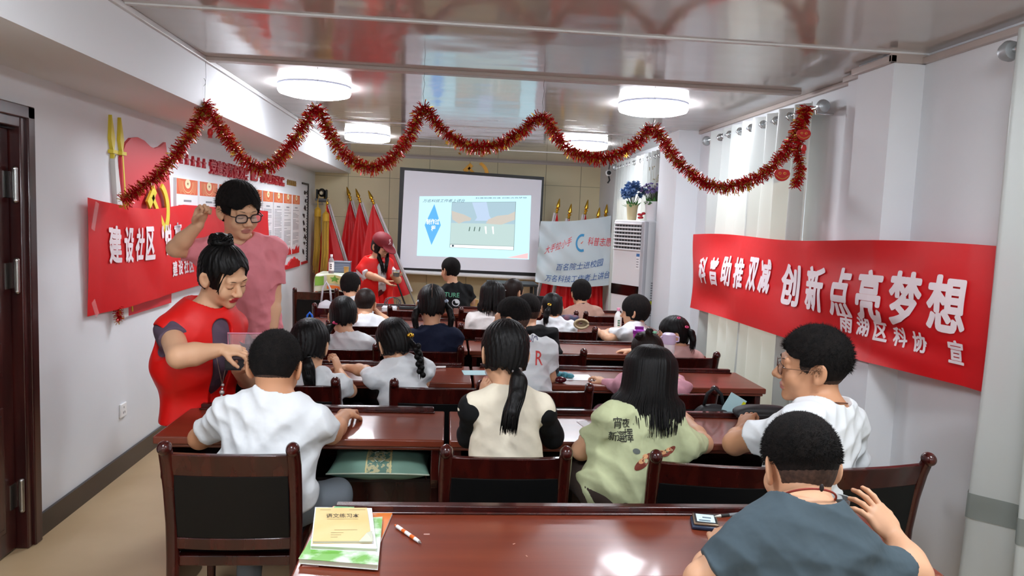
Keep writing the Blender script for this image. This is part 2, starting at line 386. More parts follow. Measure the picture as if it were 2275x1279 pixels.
# ------------------------------------------------------------------ curtains
def cloth_mat(name, c, rough=.55, transl=.35, sheen=0, bump=None, spec=.4, tc=None):
    m_ = mat(name, c, rough, spec=spec, bump=bump, sheen=sheen); nt = m_.node_tree
    b = nt.nodes['Principled BSDF']; out = nt.nodes['Material Output']
    tr = nt.nodes.new('ShaderNodeBsdfTranslucent'); tr.inputs[0].default_value = col(tc or c)
    mx = nt.nodes.new('ShaderNodeMixShader'); mx.inputs[0].default_value = transl
    nt.links.new(b.outputs[0], mx.inputs[1]); nt.links.new(tr.outputs[0], mx.inputs[2]); nt.links.new(mx.outputs[0], out.inputs[0])
    return m_
M_curt = cloth_mat('silver_curtain_satin', '#c3c8c6', .33, .30, spec=.7, bump=(60, .06, .003, (1, 1, .2)), tc='#d9d6c8')
M_band = cloth_mat('curtain_band', '#8f9590', .5, .3)
M_chrome = mat('chrome', '#d5d8da', .15, metal=1)
def curtain(y0, y1, ztop, zbot, x, pitch, amp, label, rings=True, band=None, seed=0):
    t = empty('curtain', label, 'curtain', (x, (y0 + y1) / 2, zbot), 0, 'silver grey curtains on the right wall')
    rnd = random.Random(seed); n = max(2, round((y1 - y0) / pitch)); jit = [rnd.uniform(.75, 1.25) for _ in range(n + 2)]
    L = (y1 - y0); cy = (y0 + y1) / 2
    def f(u, v):
        ph = u * n; k = int(ph); a = amp * jit[min(k, n)] * (.8 + .35 * (1 - v))
        s = math.sin(2 * PI * ph); s2 = math.copysign(abs(s) ** .8, s)
        return (a * s2 + .006 * math.sin(7 * v + 3 * ph), -L / 2 + u * L + .012 * math.sin(4 * PI * ph) + .02 * (1 - v) * math.sin(ph * 1.7 + seed), (ztop - zbot) * v)
    MB().grid(f, n * 12, 30).build('curtain_cloth', M_curt, t, smooth=True, fix=False)
    if band:
        def g(u, v):
            p = f(u, (band[0] - zbot + v * (band[1] - band[0])) / (ztop - zbot)); return (p[0] - .004, p[1], p[2])
        MB().grid(g, n * 12, 2).build('woven_band', M_band, t, smooth=True, fix=False)
    zr = ztop - zbot - .06
    if rings:
        for i in range(2 * n):
            yy = -L / 2 + (i + .5) / (2 * n) * L; b = MB()
            pts = [(.026 * math.cos(a), yy + .004 * math.sin(a), zr + .026 * math.sin(a)) for a in [2 * PI * j / 12 for j in range(13)]]
            b.tube(pts, .006, 6); b.build('grommet', M_chrome, t, smooth=True)
    return t
def rod(y0, y1, z, x, label):
    t = empty('curtain_rod', label, 'curtain rod', (x, (y0 + y1) / 2, z), 0, 'chrome curtain rods')
    h = (y1 - y0) / 2
    MB().tube([(0, -h, 0), (0, h, 0)], .014, 12).build('rod', M_chrome, t, smooth=.8)
    for s in (-1, 1):
        b = MB(); b.lathe([(.012, 0), (.034, .008), (.042, .03), (.034, .052), (.01, .062)], 20, Matrix.Rotation(-s * PI / 2, 4, 'X')); 
        b.v = [(v[0], v[1] + s * h, v[2]) for v in b.v]; b.build('finial', mat('finial_grey', '#a9aeb0', .35, metal=.4), t, smooth=.8)
        b = MB(); b.tube([(0, s * (h - .05), 0), (0, s * (h - .05), -.03), (XR - x, s * (h - .05), -.03)], .008, 8); b.lathe([(.025, 0), (.025, .006)], 16, Matrix.Rotation(-PI / 2, 4, 'Y'), ); 
        b.build('bracket', M_chrome, t, smooth=.8)
    return t
rod(4.30, 6.22, 2.415, 2.19, 'chrome curtain rod with a round end knob, above the middle window')
curtain(4.42, 6.08, 2.47, .12, 2.19, .205, .045, 'silver grey curtain behind the right red banner, lit by daylight', seed=3)
rod(7.4, 9.62, 2.415, 2.17, 'chrome curtain rod above the far window behind the air conditioner')
curtain(7.5, 9.52, 2.46, .12, 2.17, .155, .04, 'silver grey curtain behind the air conditioner in the far corner', seed=5)
rod(.3, 2.78, 2.415, 2.19, 'chrome curtain rod above the nearest window at the right edge')
curtain(.4, 2.74, 2.47, .08, 2.17, .24, .05, 'silver grey curtain at the right edge of the photo, nearest one', band=(.56, .66), seed=9)

# ------------------------------------------------------------------ red cloth banners
M_red = cloth_mat('red_banner_cloth', '#d8141c', .45, .12, spec=.5, bump=(9, .12, .012, (1, 1, 1.6)), tc='#ff2a20')
M_wht = mat('white_banner_paint', '#f3e6ea', .5)
def bold_text(txt, bold):
    t = text_mb(txt, 1, .006, 1, .12); r = MB()
    for dx, dy in ((0, 0), (-1, 0), (1, 0), (0, .7), (0, -.7), (-.7, .5), (.7, -.5), (.7, .5), (-.7, -.5)): r.add([(v[0] + dx * bold, v[1] + dy * bold, 0) for v in t.v], t.f)
    return r
def banner(name, S, label, texts, nu=220, nv=40):
    "S(u, v) -> surface point"
    o = MB().grid(S, nu, nv).build('banner', M_red, None, smooth=True, fix=False); tag(o, label, 'banner')
    for line in texts:
      b = MB()
      for (txt, u0, u1, v0, v1, bold) in line:
        t = bold_text(txt, bold)
        xs = [v[0] for v in t.v]; ys = [v[1] for v in t.v]; x0, x1, y0, y1 = min(xs), max(xs), min(ys), max(ys)
        vs = []
        for v in t.v:
            u = u0 + (u1 - u0) * (v[0] - x0) / (x1 - x0); w = v0 + (v1 - v0) * (v[1] - y0) / (y1 - y0)
            p = V(S(u, w)); du = V(S(u + .002, w)) - p; dv = V(S(u, w + .01)) - p; nn = du.cross(dv).normalized()
            vs.append(p + nn * .007)
        b.add(vs, t.f)
      b.build('lettering', M_wht, o, fix=False)
    return o
def SR(u, v):       # right banner: u 0 at its far left end, 1 at its near right end
    y = 6.16 - 3.52 * u
    zt = 1.612 + .03 * u + .012 * math.sin(PI * u * 3); zb = .982 + .065 * u
    x = 2.105 - .012 * math.sin(u * 23) * (1 - abs(2 * v - 1)) + .012 * math.sin(9 * u + 5 * v)
    if u > .76: x += .10 * min(1, (u - .76) / .16) * (1 - .15 * v)
    x += .02 * math.sin(3 * PI * v) * max(0, math.sin(u * 11))
    x += .010 * math.sin(22 * (v + .8 * u)) * math.exp(-((u - .78) / .1) ** 2 - ((v - .25) / .3) ** 2)
    return (x, y, zb + (zt - zb) * v)
def uR(y): return (6.16 - (y + .06 - (y - 2.83) / 3.15 * .13)) / 3.52
banner('b', SR, 'long red cloth banner across the right wall and curtain with white characters',
       [[('科', uR(5.98), uR(5.80), .37, .70, .035), ('普', uR(5.74), uR(5.56), .37, .71, .035), ('助', uR(5.50), uR(5.30), .39, .75, .035), ('推', uR(5.24), uR(5.05), .39, .75, .035), ('双', uR(4.98), uR(4.83), .40, .78, .035), ('减', uR(4.80), uR(4.65), .40, .78, .035),
        ('创', uR(4.50), uR(4.22), .33, .76, .035), ('新', uR(4.13), uR(3.90), .33, .76, .035), ('点', uR(3.83), uR(3.62), .33, .76, .035), ('亮', uR(3.56), uR(3.35), .34, .76, .035), ('梦', uR(3.30), uR(3.08), .35, .77, .035), ('想', uR(3.05), uR(2.83), .36, .77, .035)],
        [('雨', uR(3.74), uR(3.62), .20, .36, .03), ('湖', uR(3.585), uR(3.47), .20, .36, .03), ('区', uR(3.43), uR(3.33), .19, .35, .03), ('科', uR(3.29), uR(3.19), .18, .34, .03), ('协', uR(3.15), uR(3.05), .17, .33, .03), ('宣', uR(2.93), uR(2.84), .15, .32, .03)]])
def SL(u, v):       # left banner: u 0 near, 1 far
    y = 4.20 + 3.98 * u
    sag = .05 * math.sin(PI * min(1, u / .35)) * (1 if u < .35 else 0)
    zt = 1.70 - sag * .9 - .04 * u; zb = 1.045 + .035 * u
    x = XL + .016 + .030 * min(1, max(0, (y - 4.35) / .25)) + .018 * max(0, math.sin(u * 14 + 2 * v)) + .03 * math.exp(-((u - .1 - (1 - v) * .2) / .06) ** 2) * v + .015 * math.exp(-((u - .22) / .03) ** 2)
    return (x, y + .02 * (1 - v), zb + (zt - zb) * v)
def uL(y): return (y * .972 - 4.20) / 3.98
banner('b', SL, 'red cloth banner taped to the left wall behind the standing man and woman',
       [[('建', uL(4.54), uL(4.68), .44, .80, .035), ('设', uL(4.71), uL(4.84), .44, .80, .035), ('社', uL(4.87), uL(4.99), .45, .80, .035), ('区', uL(5.02), uL(5.15), .45, .81, .035),
        ('“', uL(5.30), uL(5.36), .66, .81, .035), ('悦', uL(5.38), uL(5.52), .46, .81, .035), ('享', uL(5.57), uL(5.72), .47, .81, .035)],
        [('建', uL(5.52), uL(5.62), .19, .37, .03), ('设', uL(5.64), uL(5.74), .19, .37, .03), ('社', uL(5.76), uL(5.86), .19, .37, .03), ('区', uL(5.88), uL(5.98), .19, .37, .03)]])
M_tape = mat('clear_tape', '#ffb0b0', .15, alpha=.28, spec=.8)
for (y, z, r, l, nm) in ((4.25, 1.60, .35, .16, 'upper'), (4.24, 1.09, -.5, .10, 'lower')):
    b = MB(); R_ = Matrix.Translation((XL + .05, y, z)) @ Matrix.Rotation(-r, 4, 'X'); b.box((-.001, -.02, -l / 2), (.001, .02, l / 2), R_)
    tag(b.build('tape_strip', M_tape), 'clear tape at the %s near corner of the left red banner' % nm, 'tape')

# ------------------------------------------------------------------ tinsel garland
M_tr = mat('red_foil', '#c4121a', .25, metal=.4); M_tg = mat('gold_foil', '#e0b040', .22, metal=.6)
gp = [(272, 448), (300, 425), (350, 390), (388, 345), (420, 300), (445, 258), (455, 228), (475, 262), (510, 312), (540, 352), (575, 372), (610, 362), (650, 315), (682, 268), (703, 238), (722, 275), (750, 322), (785, 358), (818, 372), (850, 365), (885, 338), (915, 292), (940, 237), (965, 268), (1000, 300), (1040, 322), (1080, 326), (1120, 315), (1160, 290), (1205, 258), (1235, 300), (1268, 332), (1310, 348), (1350, 350), (1395, 330), (1425, 305), (1450, 282), (1478, 318), (1510, 362), (1555, 398), (1600, 415), (1650, 408), (1700, 382), (1738, 345), (1762, 310), (1778, 270), (1790, 240)]
def gY(x): return 4.62 + (-.0) * x
def cat(P, k=8):
    out = []
    for i in range(len(P) - 1):
        a, b, c, d = P[max(i - 1, 0)], P[i], P[i + 1], P[min(i + 2, len(P) - 1)]
        for j in range(k):
            t = j / k
            out.append(.5 * ((2 * b) + (c - a) * t + (2 * a - 5 * b + 4 * c - d) * t * t + (3 * b - a - 3 * c + d) * t ** 3))
    return out + [P[-1]]
def gpoint(x, y):
    if x < 455:
        f = (x - 272) / (455 - 272); return at(x, y, 4.42 + (4.60 - 4.42) * f)
    return at(x, y, 4.60 - .36 * max(0, (x - 1560) / 230))
gpath = cat([gpoint(x, y) for x, y in gp], 10)
t = empty('tinsel_garland', 'long red and gold tinsel garland hung in swags across the ceiling', 'tinsel garland', tuple(gpath[0]))
base = V(gpath[0]); rnd = random.Random(7)
def tinsel(path, per, name_r, name_g, parent, org, R=.046):
    br, bg = MB(), MB(); core = MB(); core.tube([p - org for p in path], .006, 6)
    acc = 0
    for i in range(len(path) - 1):
        a, c = path[i], path[i + 1]; seg = (c - a).length; n = int(seg * per + rnd.random()); T = (c - a).normalized()
        for _ in range(n):
            p = a.lerp(c, rnd.random()) - org
            d = V((rnd.gauss(0, 1), rnd.gauss(0, 1), rnd.gauss(0, 1))); d = (d - T * d.dot(T)).normalized()
            d = (d + T * rnd.uniform(-.5, .5)).normalized(); L = R * rnd.uniform(.55, 1.25)
            w = d.cross(V((rnd.gauss(0, 1), rnd.gauss(0, 1), rnd.gauss(0, 1)))).normalized() * .0027; mid = p + d * L * .55 + w * rnd.uniform(-1, 1); q = p + d * L + V((0, 0, -.006))
            tgt = bg if rnd.random() < .24 else br
            tgt.add([p - w, p + w, mid + w, mid - w, q + w * .9, q - w * .9], [(0, 1, 2, 3), (3, 2, 4, 5)])
    for b_, nm, mm in ((br, name_r, M_tr), (bg, name_g, M_tg)):
        o = b_.build(nm, mm, parent, fix=False); tag(o, kind='stuff')
    core.build('garland_cord', M_tr, parent)
tinsel(gpath, 2100, 'red_foil_fringe', 'gold_foil_fringe', t, base)
sm = MB(); sm.prism([(x, 0, y) for x, y in star(.017)], (0, .0015, 0)); s0 = None
for k in range(46):
    p = gpath[rnd.randrange(len(gpath))] - base + V((rnd.gauss(0, .012), -.03 * rnd.random() - .005, rnd.gauss(-.028, .02)))
    if s0 is None: s0 = sm.build('foil_star', M_tg, t); o = s0
    else: o = s0.copy(); COL.objects.link(o)
    o.location = p; o.rotation_euler = (rnd.uniform(-.9, .9), rnd.uniform(0, 2), rnd.uniform(-1, 1)); sc = rnd.uniform(.8, 1.35); o.scale = (sc, sc, sc)
M_wire = mat('thin_wire', '#4a4a48', .4, metal=.6)
for (x, y) in ((455, 222), (703, 232), (940, 232), (1205, 252), (1450, 278)):
    p = gpoint(x, y) - base; top = V((p.x + .004, p.y, CZ - .02 - base.z)); b = MB()
    pts = [p.lerp(top, i / 6) + V((.004 * math.sin(i * 2.1), 0, 0)) for i in range(7)]
    if x == 455:
        c_ = p.lerp(top, .45); pts = [p, c_ + V((.0, 0, -.03))] + [c_ + V((-.025 + .028 * math.cos(a), 0, .03 * math.sin(a))) for a in [i * .6 for i in range(0, 11)]] + [c_ + V((.004, 0, .03)), top]
    b.tube(pts, .0013, 5); b.build('hanging_wire', M_wire, t)
# loose end of tinsel hanging at the right
p2 = cat([at(x, y, 4.22) for x, y in ((1795, 236), (1782, 285), (1772, 330), (1778, 375), (1765, 415))], 8)
t = empty('tinsel_garland', 'short tinsel strand hanging down at the curtain knob on the right', 'tinsel garland', tuple(p2[0]))
tinsel(p2, 2100, 'red_foil_fringe', 'gold_foil_fringe', t, V(p2[0]), .036)
p3 = cat([atx(x, y, XL + .04) for x, y in ((262, 682), (263, 697), (266, 712))], 4)
t = empty('tinsel_garland', 'little tinsel end sticking out below the left red banner', 'tinsel garland', tuple(p3[0]))
tinsel(p3, 1400, 'red_foil_fringe', 'gold_foil_fringe', t, V(p3[0]), .03)
# paper ornaments on the garland
M_rp = mat('red_paper', '#c2201c', .4); M_gp = mat('gold_print', '#d9a24a', .35, metal=.5)
def plaque(x, y, r, label):
    p = at(x, y, 4.16); t = empty('paper_ornament', label, 'ornament', tuple(p), 0, 'red paper ornaments')
    b = MB(); pts = [(r * math.cos(a), 0, r * math.sin(a)) for a in [PI + PI * i / 14 for i in range(15)]] + [(r * .8, 0, r * .35), (0, 0, r * .5), (-r * .8, 0, r * .35)]
    b.prism(pts, (0, .004, 0)); b.build('plaque', M_rp, t)
    b = MB()
    for s in (-1, 1): b.tube([(s * r * .3 + r * .14 * math.cos(a), -.002, -r * .05 + r * .12 * math.sin(a)) for a in [i * PI / 6 for i in range(13)]], .002, 5)
    b.tube([(-r * .8, -.002, -r * .3), (-r * .4, -.002, -r * .62), (0, -.002, -r * .72), (r * .4, -.002, -r * .62), (r * .8, -.002, -r * .3)], .0025, 5)
    b.build('gold_pattern', M_gp, t)
plaque(1786, 295, .043, 'round red paper ornament with gold pattern, upper one by the curtain knob')
plaque(1738, 384, .048, 'round red paper ornament with gold pattern, lower one at the garland end')
def lantern(x, y, s, label):
    p = at(x, y, 4.56 if x < 1000 else 4.15); t = empty('paper_lantern', label, 'lantern', tuple(p))
    b = MB(); b.lathe([(.003, s), (s * .45, s * .8), (s * .6, s * .2), (s * .6, -s * .3), (s * .4, -s * .6)], 14); b.build('lantern_body', M_rp, t, smooth=.7)
    b = MB()
    for i in range(7): b.tube([((i - 3) * s * .12, 0, -s * .55), ((i - 3) * s * .15, 0, -s * 1.2)], .0015, 4)
    b.build('tassel', M_rp, t)
lantern(467, 295, .026, 'small red paper lantern under the first peak of the garland')
lantern(1786, 330, .024, 'small red paper lantern between the two round ornaments')

# ------------------------------------------------------------------ left wall display
M_pvc = mat('red_foam_board', '#cf3a42', .4); M_yel = mat('yellow_foam_board', '#dcc93a', .4); M_edge = mat('white_foam_edge', '#d6d6d2', .5)
t = empty('wall_flag_relief', 'red foam flag with two yellow spears mounted on the left wall', 'wall decoration', (XL, 4.9, 1.4))
def wl(Y, Z): return (0, Y - 4.9, Z - 1.4)
fl = [(4.70, .98), (4.70, 1.5), (4.66, 1.95), (4.72, 2.035), (4.80, 2.08), (4.90, 2.095), (5.0, 2.085), (5.10, 2.055), (5.17, 2.05), (5.26, 2.07), (5.36, 2.11), (5.40, 2.0), (5.44, 1.80), (5.47, 1.5), (5.46, .98)]
b = MB(); b.prism([wl(*q) for q in fl], (.018, 0, 0)); b.build('flag_board', M_pvc, t)
for (y0, y1, nm) in ((4.555, 4.69, 0), (4.675, 4.80, 1)):
    b = MB(); b.prism([wl(y0 - .008, 1.98), wl(y0 + .008, 1.98), wl(y1 + .010, 1.0), wl(y1 - .010, 1.0)], (.02, 0, 0))
    b.prism([wl(y0 - .03, 1.965), wl(y0 + .03, 1.965), wl(y0 + .03, 1.985), wl(y0 - .03, 1.985)], (.03, 0, 0))
    b.prism([wl(y0 - .008, 1.985), wl(y0 + .008, 1.985), wl(y0 + .022, 2.05), wl(y0 - .02, 2.185), wl(y0 - .032, 2.05)], (.02, 0, 0)); b.build('spear', M_yel, t)
b = MB(); b.prism([wl(4.548, 1.93), wl(4.575, 1.96), wl(4.70, 1.45), wl(4.72, .98), wl(4.66, .98)], (.028, 0, 0)); b.build('board_edge', M_edge, t)
def emblem(parent, mt, M):
    b = MB()
    arc = [(math.cos(a), math.sin(a)) for a in [math.radians(d) for d in range(-125, 75, 10)]]
    outer = [(x * .5, y * .5) for x, y in arc]; inner = [(x * .40 - .04, y * .40 + .02) for x, y in arc]
    pts = outer + [(.10, .52)] + inner[::-1]
    n = len(outer)
    vs = [(x, y, 0) for x, y in outer] + [(x, y, 0) for x, y in inner]
    top = [(v[0], v[1], .03) for v in vs]; fs = []
    for i in range(n - 1):
        for o_, fl_ in ((0, 1), (2 * n, 0)):
            q = (o_ + i, o_ + i + 1, o_ + n + i + 1, o_ + n + i); fs.append(q if fl_ else q[::-1])
        fs += [(i, i + 1, 2 * n + i + 1, 2 * n + i), (n + i, n + i + 1, 3 * n + i + 1, 3 * n + i)]
    fs += [(0, n, 3 * n, 2 * n), (n - 1, 2 * n - 1, 4 * n - 1, 3 * n - 1)]
    b.add([M @ V(v) for v in vs + top], fs)
    b.box((-.36, -.36, 0), (-.20, -.24, .03), M @ Matrix.Rotation(.3, 4, 'Z'))
    b.box((-.045, -.5, .005), (.045, .34, .04), M @ Matrix.Rotation(PI / 4, 4, 'Z'))
    b.box((-.20, .26, .005), (.16, .42, .04), M @ Matrix.Rotation(PI / 4, 4, 'Z'))
    return b.build('hammer_and_sickle', mt, parent)
emblem(t, M_yel, Matrix.Translation((.036, .38 - .27 + .13, .23)) @ Matrix.Rotation(PI / 2, 4, 'Z') @ Matrix.Rotation(PI / 2, 4, 'X') @ Matrix.Scale(.42, 4))

M_bd = mat('white_display_board', '#eeeef0', .3, coat=.3); M_or = mat('orange_print', '#e2653a', .4); M_or2 = mat('pale_orange_print', '#f3c08a', .4); M_cream = mat('cream_print', '#f7e6b8', .4)
M_txt = mat('grey_print', '#8a8a90', .6); M_rprint = mat('red_print', '#cf1f26', .4); M_pk = mat('pale_pink_print', '#f2dfe3', .4)
t = empty('notice_board_panel_row', 'x', 'x', (0, 0, 0)); bpy.data.objects.remove(t)
PZ0, PZ1 = 1.128, 1.878
def yz(Y, Z, d=0): return (XL + .03 + d, Y, Z)
for k in range(9):
    y0 = 5.55 + .5 * k; y1 = y0 + .455; names = ('nearest', 'second', 'third', 'fourth', 'middle', 'sixth', 'seventh', 'eighth', 'farthest')
    t = empty('notice_panel', 'white notice panel with orange medallion, %s of the nine on the left wall' % names[k], 'notice panel', (XL, (y0 + y1) / 2, PZ0), 0, 'nine notice panels on the left wall')
    def q(Y, Z, d=0, y0=y0): return (.022 + d, Y - (y0 + .2275), Z - PZ0)
    b = MB(); b.box(q(y0, PZ0, -.022), q(y1, PZ1)); b.build('board', M_bd, t)
    b = MB(); b.box(q(y0 + .005, PZ1 - .115), q(y1 - .005, PZ1 - .002, .001)); b.build('header_print', M_or, t)
    c = ((y0 + y1) / 2, PZ1 - .035); cx = c[0] - (y0 + .2275); b = MB(); b2 = MB()
    for r0, r1 in ((.10, .112), (.128, .136), (.155, .162), (.182, .188)):
        n = 26; P = []
        for i in range(n + 1):
            a = 2 * PI * i / n
            P.append([(cx + r * math.cos(a), r * .62 * math.sin(a)) for r in (r0, r1)])
        for i in range(n):
            qd = [P[i][0], P[i][1], P[i + 1][1], P[i + 1][0]]
            if all(c[1] + z < PZ1 - .003 and c[1] + z > PZ1 - .114 for _, z in qd): b.add([(.0245, y, c[1] - PZ0 + z) for y, z in qd], [(0, 1, 2, 3)])
    b.build('header_rings', M_or2, t)
    b2.add([(.0246, cx + .06 * math.cos(2 * PI * i / 20), c[1] - PZ0 + .035 * math.sin(2 * PI * i / 20)) for i in range(20)], [tuple(range(20))]); b2.build('medallion', M_cream, t)
    b = MB(); b.add([(.0250, cx + x, c[1] - PZ0 + y * .6) for x, y in star(.026)], [tuple(range(10))]); b.build('medallion_star', mat('brown_print', '#8a5a20', .5), t)
    rr = random.Random(k); b = MB()
    for i in range(26):
        z = PZ1 - .20 - i * .017
        if rr.random() < .16 or z < PZ0 + .12: continue
        x1 = rr.uniform(.3, .92) if rr.random() < .3 else .92
        b.box(q(y0 + .04, z, .0), q(y0 + .04 + x1 * .38, z + .006, .0012))
    b.box(q(y0 + .15, PZ1 - .17), q(y0 + .31, PZ1 - .155, .0012)); b.build('body_print', M_txt, t)
    sk_ = [(y0, PZ0), (y1, PZ0), (y1, PZ0 + .10)] + [(y1 - .455 * (i + 1) / 12, PZ0 + rr.uniform(.04, .12)) for i in range(11)] + [(y0, PZ0 + .07)]
    b = MB(); b.prism([q(Y, Z) for Y, Z in sk_], (.0015, 0, 0)); b.build('skyline_print', M_rprint, t)
t = None
rr = random.Random(4); pts = [(6.2, .99), (10.07, .945)] + [(10.07 - i * .08, 1.0 + .07 * rr.random() + (.05 if i % 9 == 4 else 0) + .03 * math.sin(i * .5)) for i in range(48)]
b = MB(); b.prism([yz(Y, Z, -.027) for Y, Z in pts], (.02, 0, 0)); tag(b.build('skyline_cutout', M_pvc and mat('red_skyline_board', '#d4232b', .4)), 'red city skyline cutout along the wall under the notice panels', 'wall decoration')
M_let = mat('dark_red_acrylic', '#b01c2c', .35)
b = MB()
text_on(b, '党建领航促发展', .125, lambda x, y: (XL + .0, 6.33 + x, 1.965 + y), w=1.17, bold=.02)
def thick(b, d=.022):
    n = len(b.v); fs = list(b.f); b.v += [(v[0] + d, v[1], v[2]) for v in b.v]; edges = {}
    for f in fs:
        for i in range(len(f)): edges.setdefault(tuple(sorted((f[i], f[(i + 1) % len(f)]))), []).append((f[i], f[(i + 1) % len(f)]))
    b.f += [tuple(i + n for i in f) for f in fs]; b.f += [(e[0][0], e[0][1], e[0][1] + n, e[0][0] + n) for e in edges.values() if len(e) == 1]; b.m = [0] * len(b.f)
thick(b); tag(b.build('wall_lettering', M_let), 'dark red raised characters in the first half of the slogan on the left wall', 'wall lettering')
b = MB(); text_on(b, '凝心聚力谱新篇', .11, lambda x, y: (XL, 7.98 + x, 1.972 + y), w=1.12, bold=.02)
thick(b); tag(b.build('wall_lettering', M_let), 'dark red raised characters in the farther half of the slogan, after the small emblem', 'wall lettering')
t = empty('wall_emblem', 'small red and white emblem between the two halves of the wall slogan', 'emblem', (XL, 7.74, 2.03))
b = MB(); b.box((0, -.12, -.07), (.02, .12, .07)); b.build('emblem_board', M_let, t, bevel=.01)
emblem(t, M_bd, Matrix.Translation((.021, 0, 0)) @ Matrix.Rotation(PI / 2, 4, 'Z') @ Matrix.Rotation(PI / 2, 4, 'X') @ Matrix.Scale(.1, 4))
def wstars(y0, dy, n, z, r, m_, where):
    for i in range(n):
        b = MB(); b.prism([(0, x, y) for x, y in star(r)], (.02, 0, 0)); o = b.build('wall_star', m_); o.location = (XL, y0 + i * dy, z)
        tag(o, 'raised star on the left wall, number %s in the row %s the slogan' % (('one', 'two', 'three', 'four', 'five')[i], where), 'star', 'stars ' + where + ' the slogan')
wstars(5.67, .13, 5, 2.02, .042, M_let, 'before'); wstars(9.32, .11, 5, 2.02, .036, mat('brass_star', '#8c6a30', .4), 'after')
# calligraphy cutout
t = empty('calligraphy_cutout', 'narrow vertical calligraphy cutout with black strokes and a red foot', 'wall decoration', (XL, 10.45, .95))
b = MB(); rr = random.Random(11)
b.box((0, .20, .02), (.015, .225, 1.10)); b.box((0, -.22, 1.09), (.015, .225, 1.115)); b.box((0, .05, .98), (.015, .2, .995))
for i in range(26):
    z = .05 + i * .038; b.box((0, .15 + rr.uniform(-.02, .02), z), (.014, .19, z + .014))
for i in range(9):
    z = .98 - i * .1; a = rr.uniform(-.6, .6); yo = -.05 + .06 * math.sin(i * 1.3)
    for j in range(3):
        b.tube([(.008, yo + rr.uniform(-.07, .0), z + rr.uniform(-.02, .03)), (.008, yo + rr.uniform(0, .03), z + rr.uniform(-.03, .02)), (.008, yo + rr.uniform(.02, .09), z + rr.uniform(-.05, .01))], [.004, .011, .004], 5)
b.build('black_strokes', mat('black_print', '#2a2426', .5), t)
b = MB(); b.box((0, -.2, .0), (.015, .22, .035)); b.build('red_foot', M_let, t)

# ------------------------------------------------------------------ front wall: emblem, screen
t = empty('wall_emblem', 'golden hammer and sickle emblem on the front wall above the screen', 'emblem', (.38, YF, 2.33))
emblem(t, mat('golden_emblem', '#d99a2b', .35, metal=.3), Matrix.Rotation(PI / 2, 4, 'X') @ Matrix.Scale(.42, 4))
SCY = 10.75
def sq(px, py, d=0): 
    p = at(px, py, SCY); p.y -= d; return p
def emi(name, c, s=1.0): return mat(name, '#202020', .8, spec=.1, emit=c, es=s)
t = empty('projection_screen', 'large pull down projection screen with black border showing a slide', 'projection screen', (.33, SCY, .85))
org = V((.33, SCY, .85))
def poly(b, pts, d, th=0):
    vs = [sq(x, y, d) - org for x, y in pts]; b.add(vs, [tuple(range(len(vs)))])
b = MB(); P = [sq(x, y, 0) - org for x, y in ((889, 371), (1209, 393), (1198, 614), (881, 600))]; b.prism(P, (0, .012, 0)); b.build('black_border', M_black, t)
b = MB(); P = [sq(x, y, .004) - org for x, y in ((899, 378), (1204, 400), (1193, 606), (888, 594))]; b.prism(P, (0, .004, 0)); b.build('screen_fabric', mat('screen_fabric', '#d9d9e2', .85, spec=.15, emit='#c8c9d6', es=.22), t)
b = MB(); a, c = sq(876, 598) - org, sq(1199, 614) - org; b.tube([a + V((0, 0, -.03)), c + V((0, 0, -.03))], .03, 14); b.build('bottom_bar', mat('white_metal', '#e8e8ea', .35), t, smooth=.8)
b = MB(); poly(b, ((932, 436), (1180, 434), (1175, 576), (926, 568)), .006); sl = b.build('projected_slide', emi('slide_light', '#c9f2ff', 1.0), t)
def S2(u, v, d): # slide coordinates u 0..1 left-right, v 0..1 up
    A, B_, C_, D = sq(932, 436), sq(1180, 434), sq(1175, 576), sq(926, 568)
    p = (D.lerp(C_, u)).lerp(A.lerp(B_, u), v) - org; p.y -= d; return p
def sp(name, pts, d, c, s=1.0, parent=None):
    b = MB(); b.add([S2(u, v, d) for u, v in pts], [tuple(range(len(pts)))]); return b.build(name, emi('light_' + name, c, s), parent or t)
sp('blue_diamond', ((.135, .87), (.2, .52), (.125, .19), (.057, .52)), .008, '#62b4ff')
b = MB(); text_on(b, '制作过', .09, lambda x, y: S2(.128 + x, .54 + y * 1.1, .010), w=.115, bold=.015, center=True); text_on(b, '程', .09, lambda x, y: S2(.135 + x, .43 + y * 1.1, .010), w=.038, bold=.015, center=True); b.build('diamond_caption', emi('white_light', '#ffffff', 1.1), t)
b = MB(); text_on(b, '万名科技工作者上讲台', .05, lambda x, y: S2(.03 + x + y * .25, .905 + y * 1.1, .009), w=.37, bold=.0); b.build('slide_heading', emi('dark_light', '#49606f', .7), t); b = MB(); text_on(b, '科普助推双减 创新点亮梦想', .02, lambda x, y: S2(.5 + x, .955 + y * 1.3, .009), w=.46, bold=0); b.build('slide_slogan', emi('dark_light', '#49606f', .7), t)
sp('video_frame', ((.29, .90), (.865, .905), (.862, .135), (.286, .155)), .008, '#8fa7a8', .8)
sp('video_wall_picture', ((.292, .895), (.86, .90), (.86, .55), (.29, .56)), .010, '#a9c4d0')
sp('video_table_picture', ((.29, .60), (.86, .59), (.858, .20), (.288, .215)), .009, '#bcd3d0')
sp('video_apron_picture', ((.47, .895), (.52, .65), (.50, .60), (.66, .60), (.63, .68), (.60, .9)), .0105, '#bcd0e8')
sp('video_arm_picture', ((.29, .76), (.36, .72), (.40, .70), (.47, .64), (.46, .60), (.41, .59), (.36, .55), (.30, .62)), .011, '#c9c2b8')
sp('video_second_arm_picture', ((.86, .75), (.80, .70), (.70, .68), (.62, .62), (.60, .56), (.64, .55), (.74, .54), (.86, .62)), .011, '#cbc4ba')
for i, u in enumerate((.455, .50, .545)): sp('video_stick_picture', ((u, .50), (u + .008, .50), (u + .002, .43), (u - .006, .43)), .0115, '#5f7d74', .7)
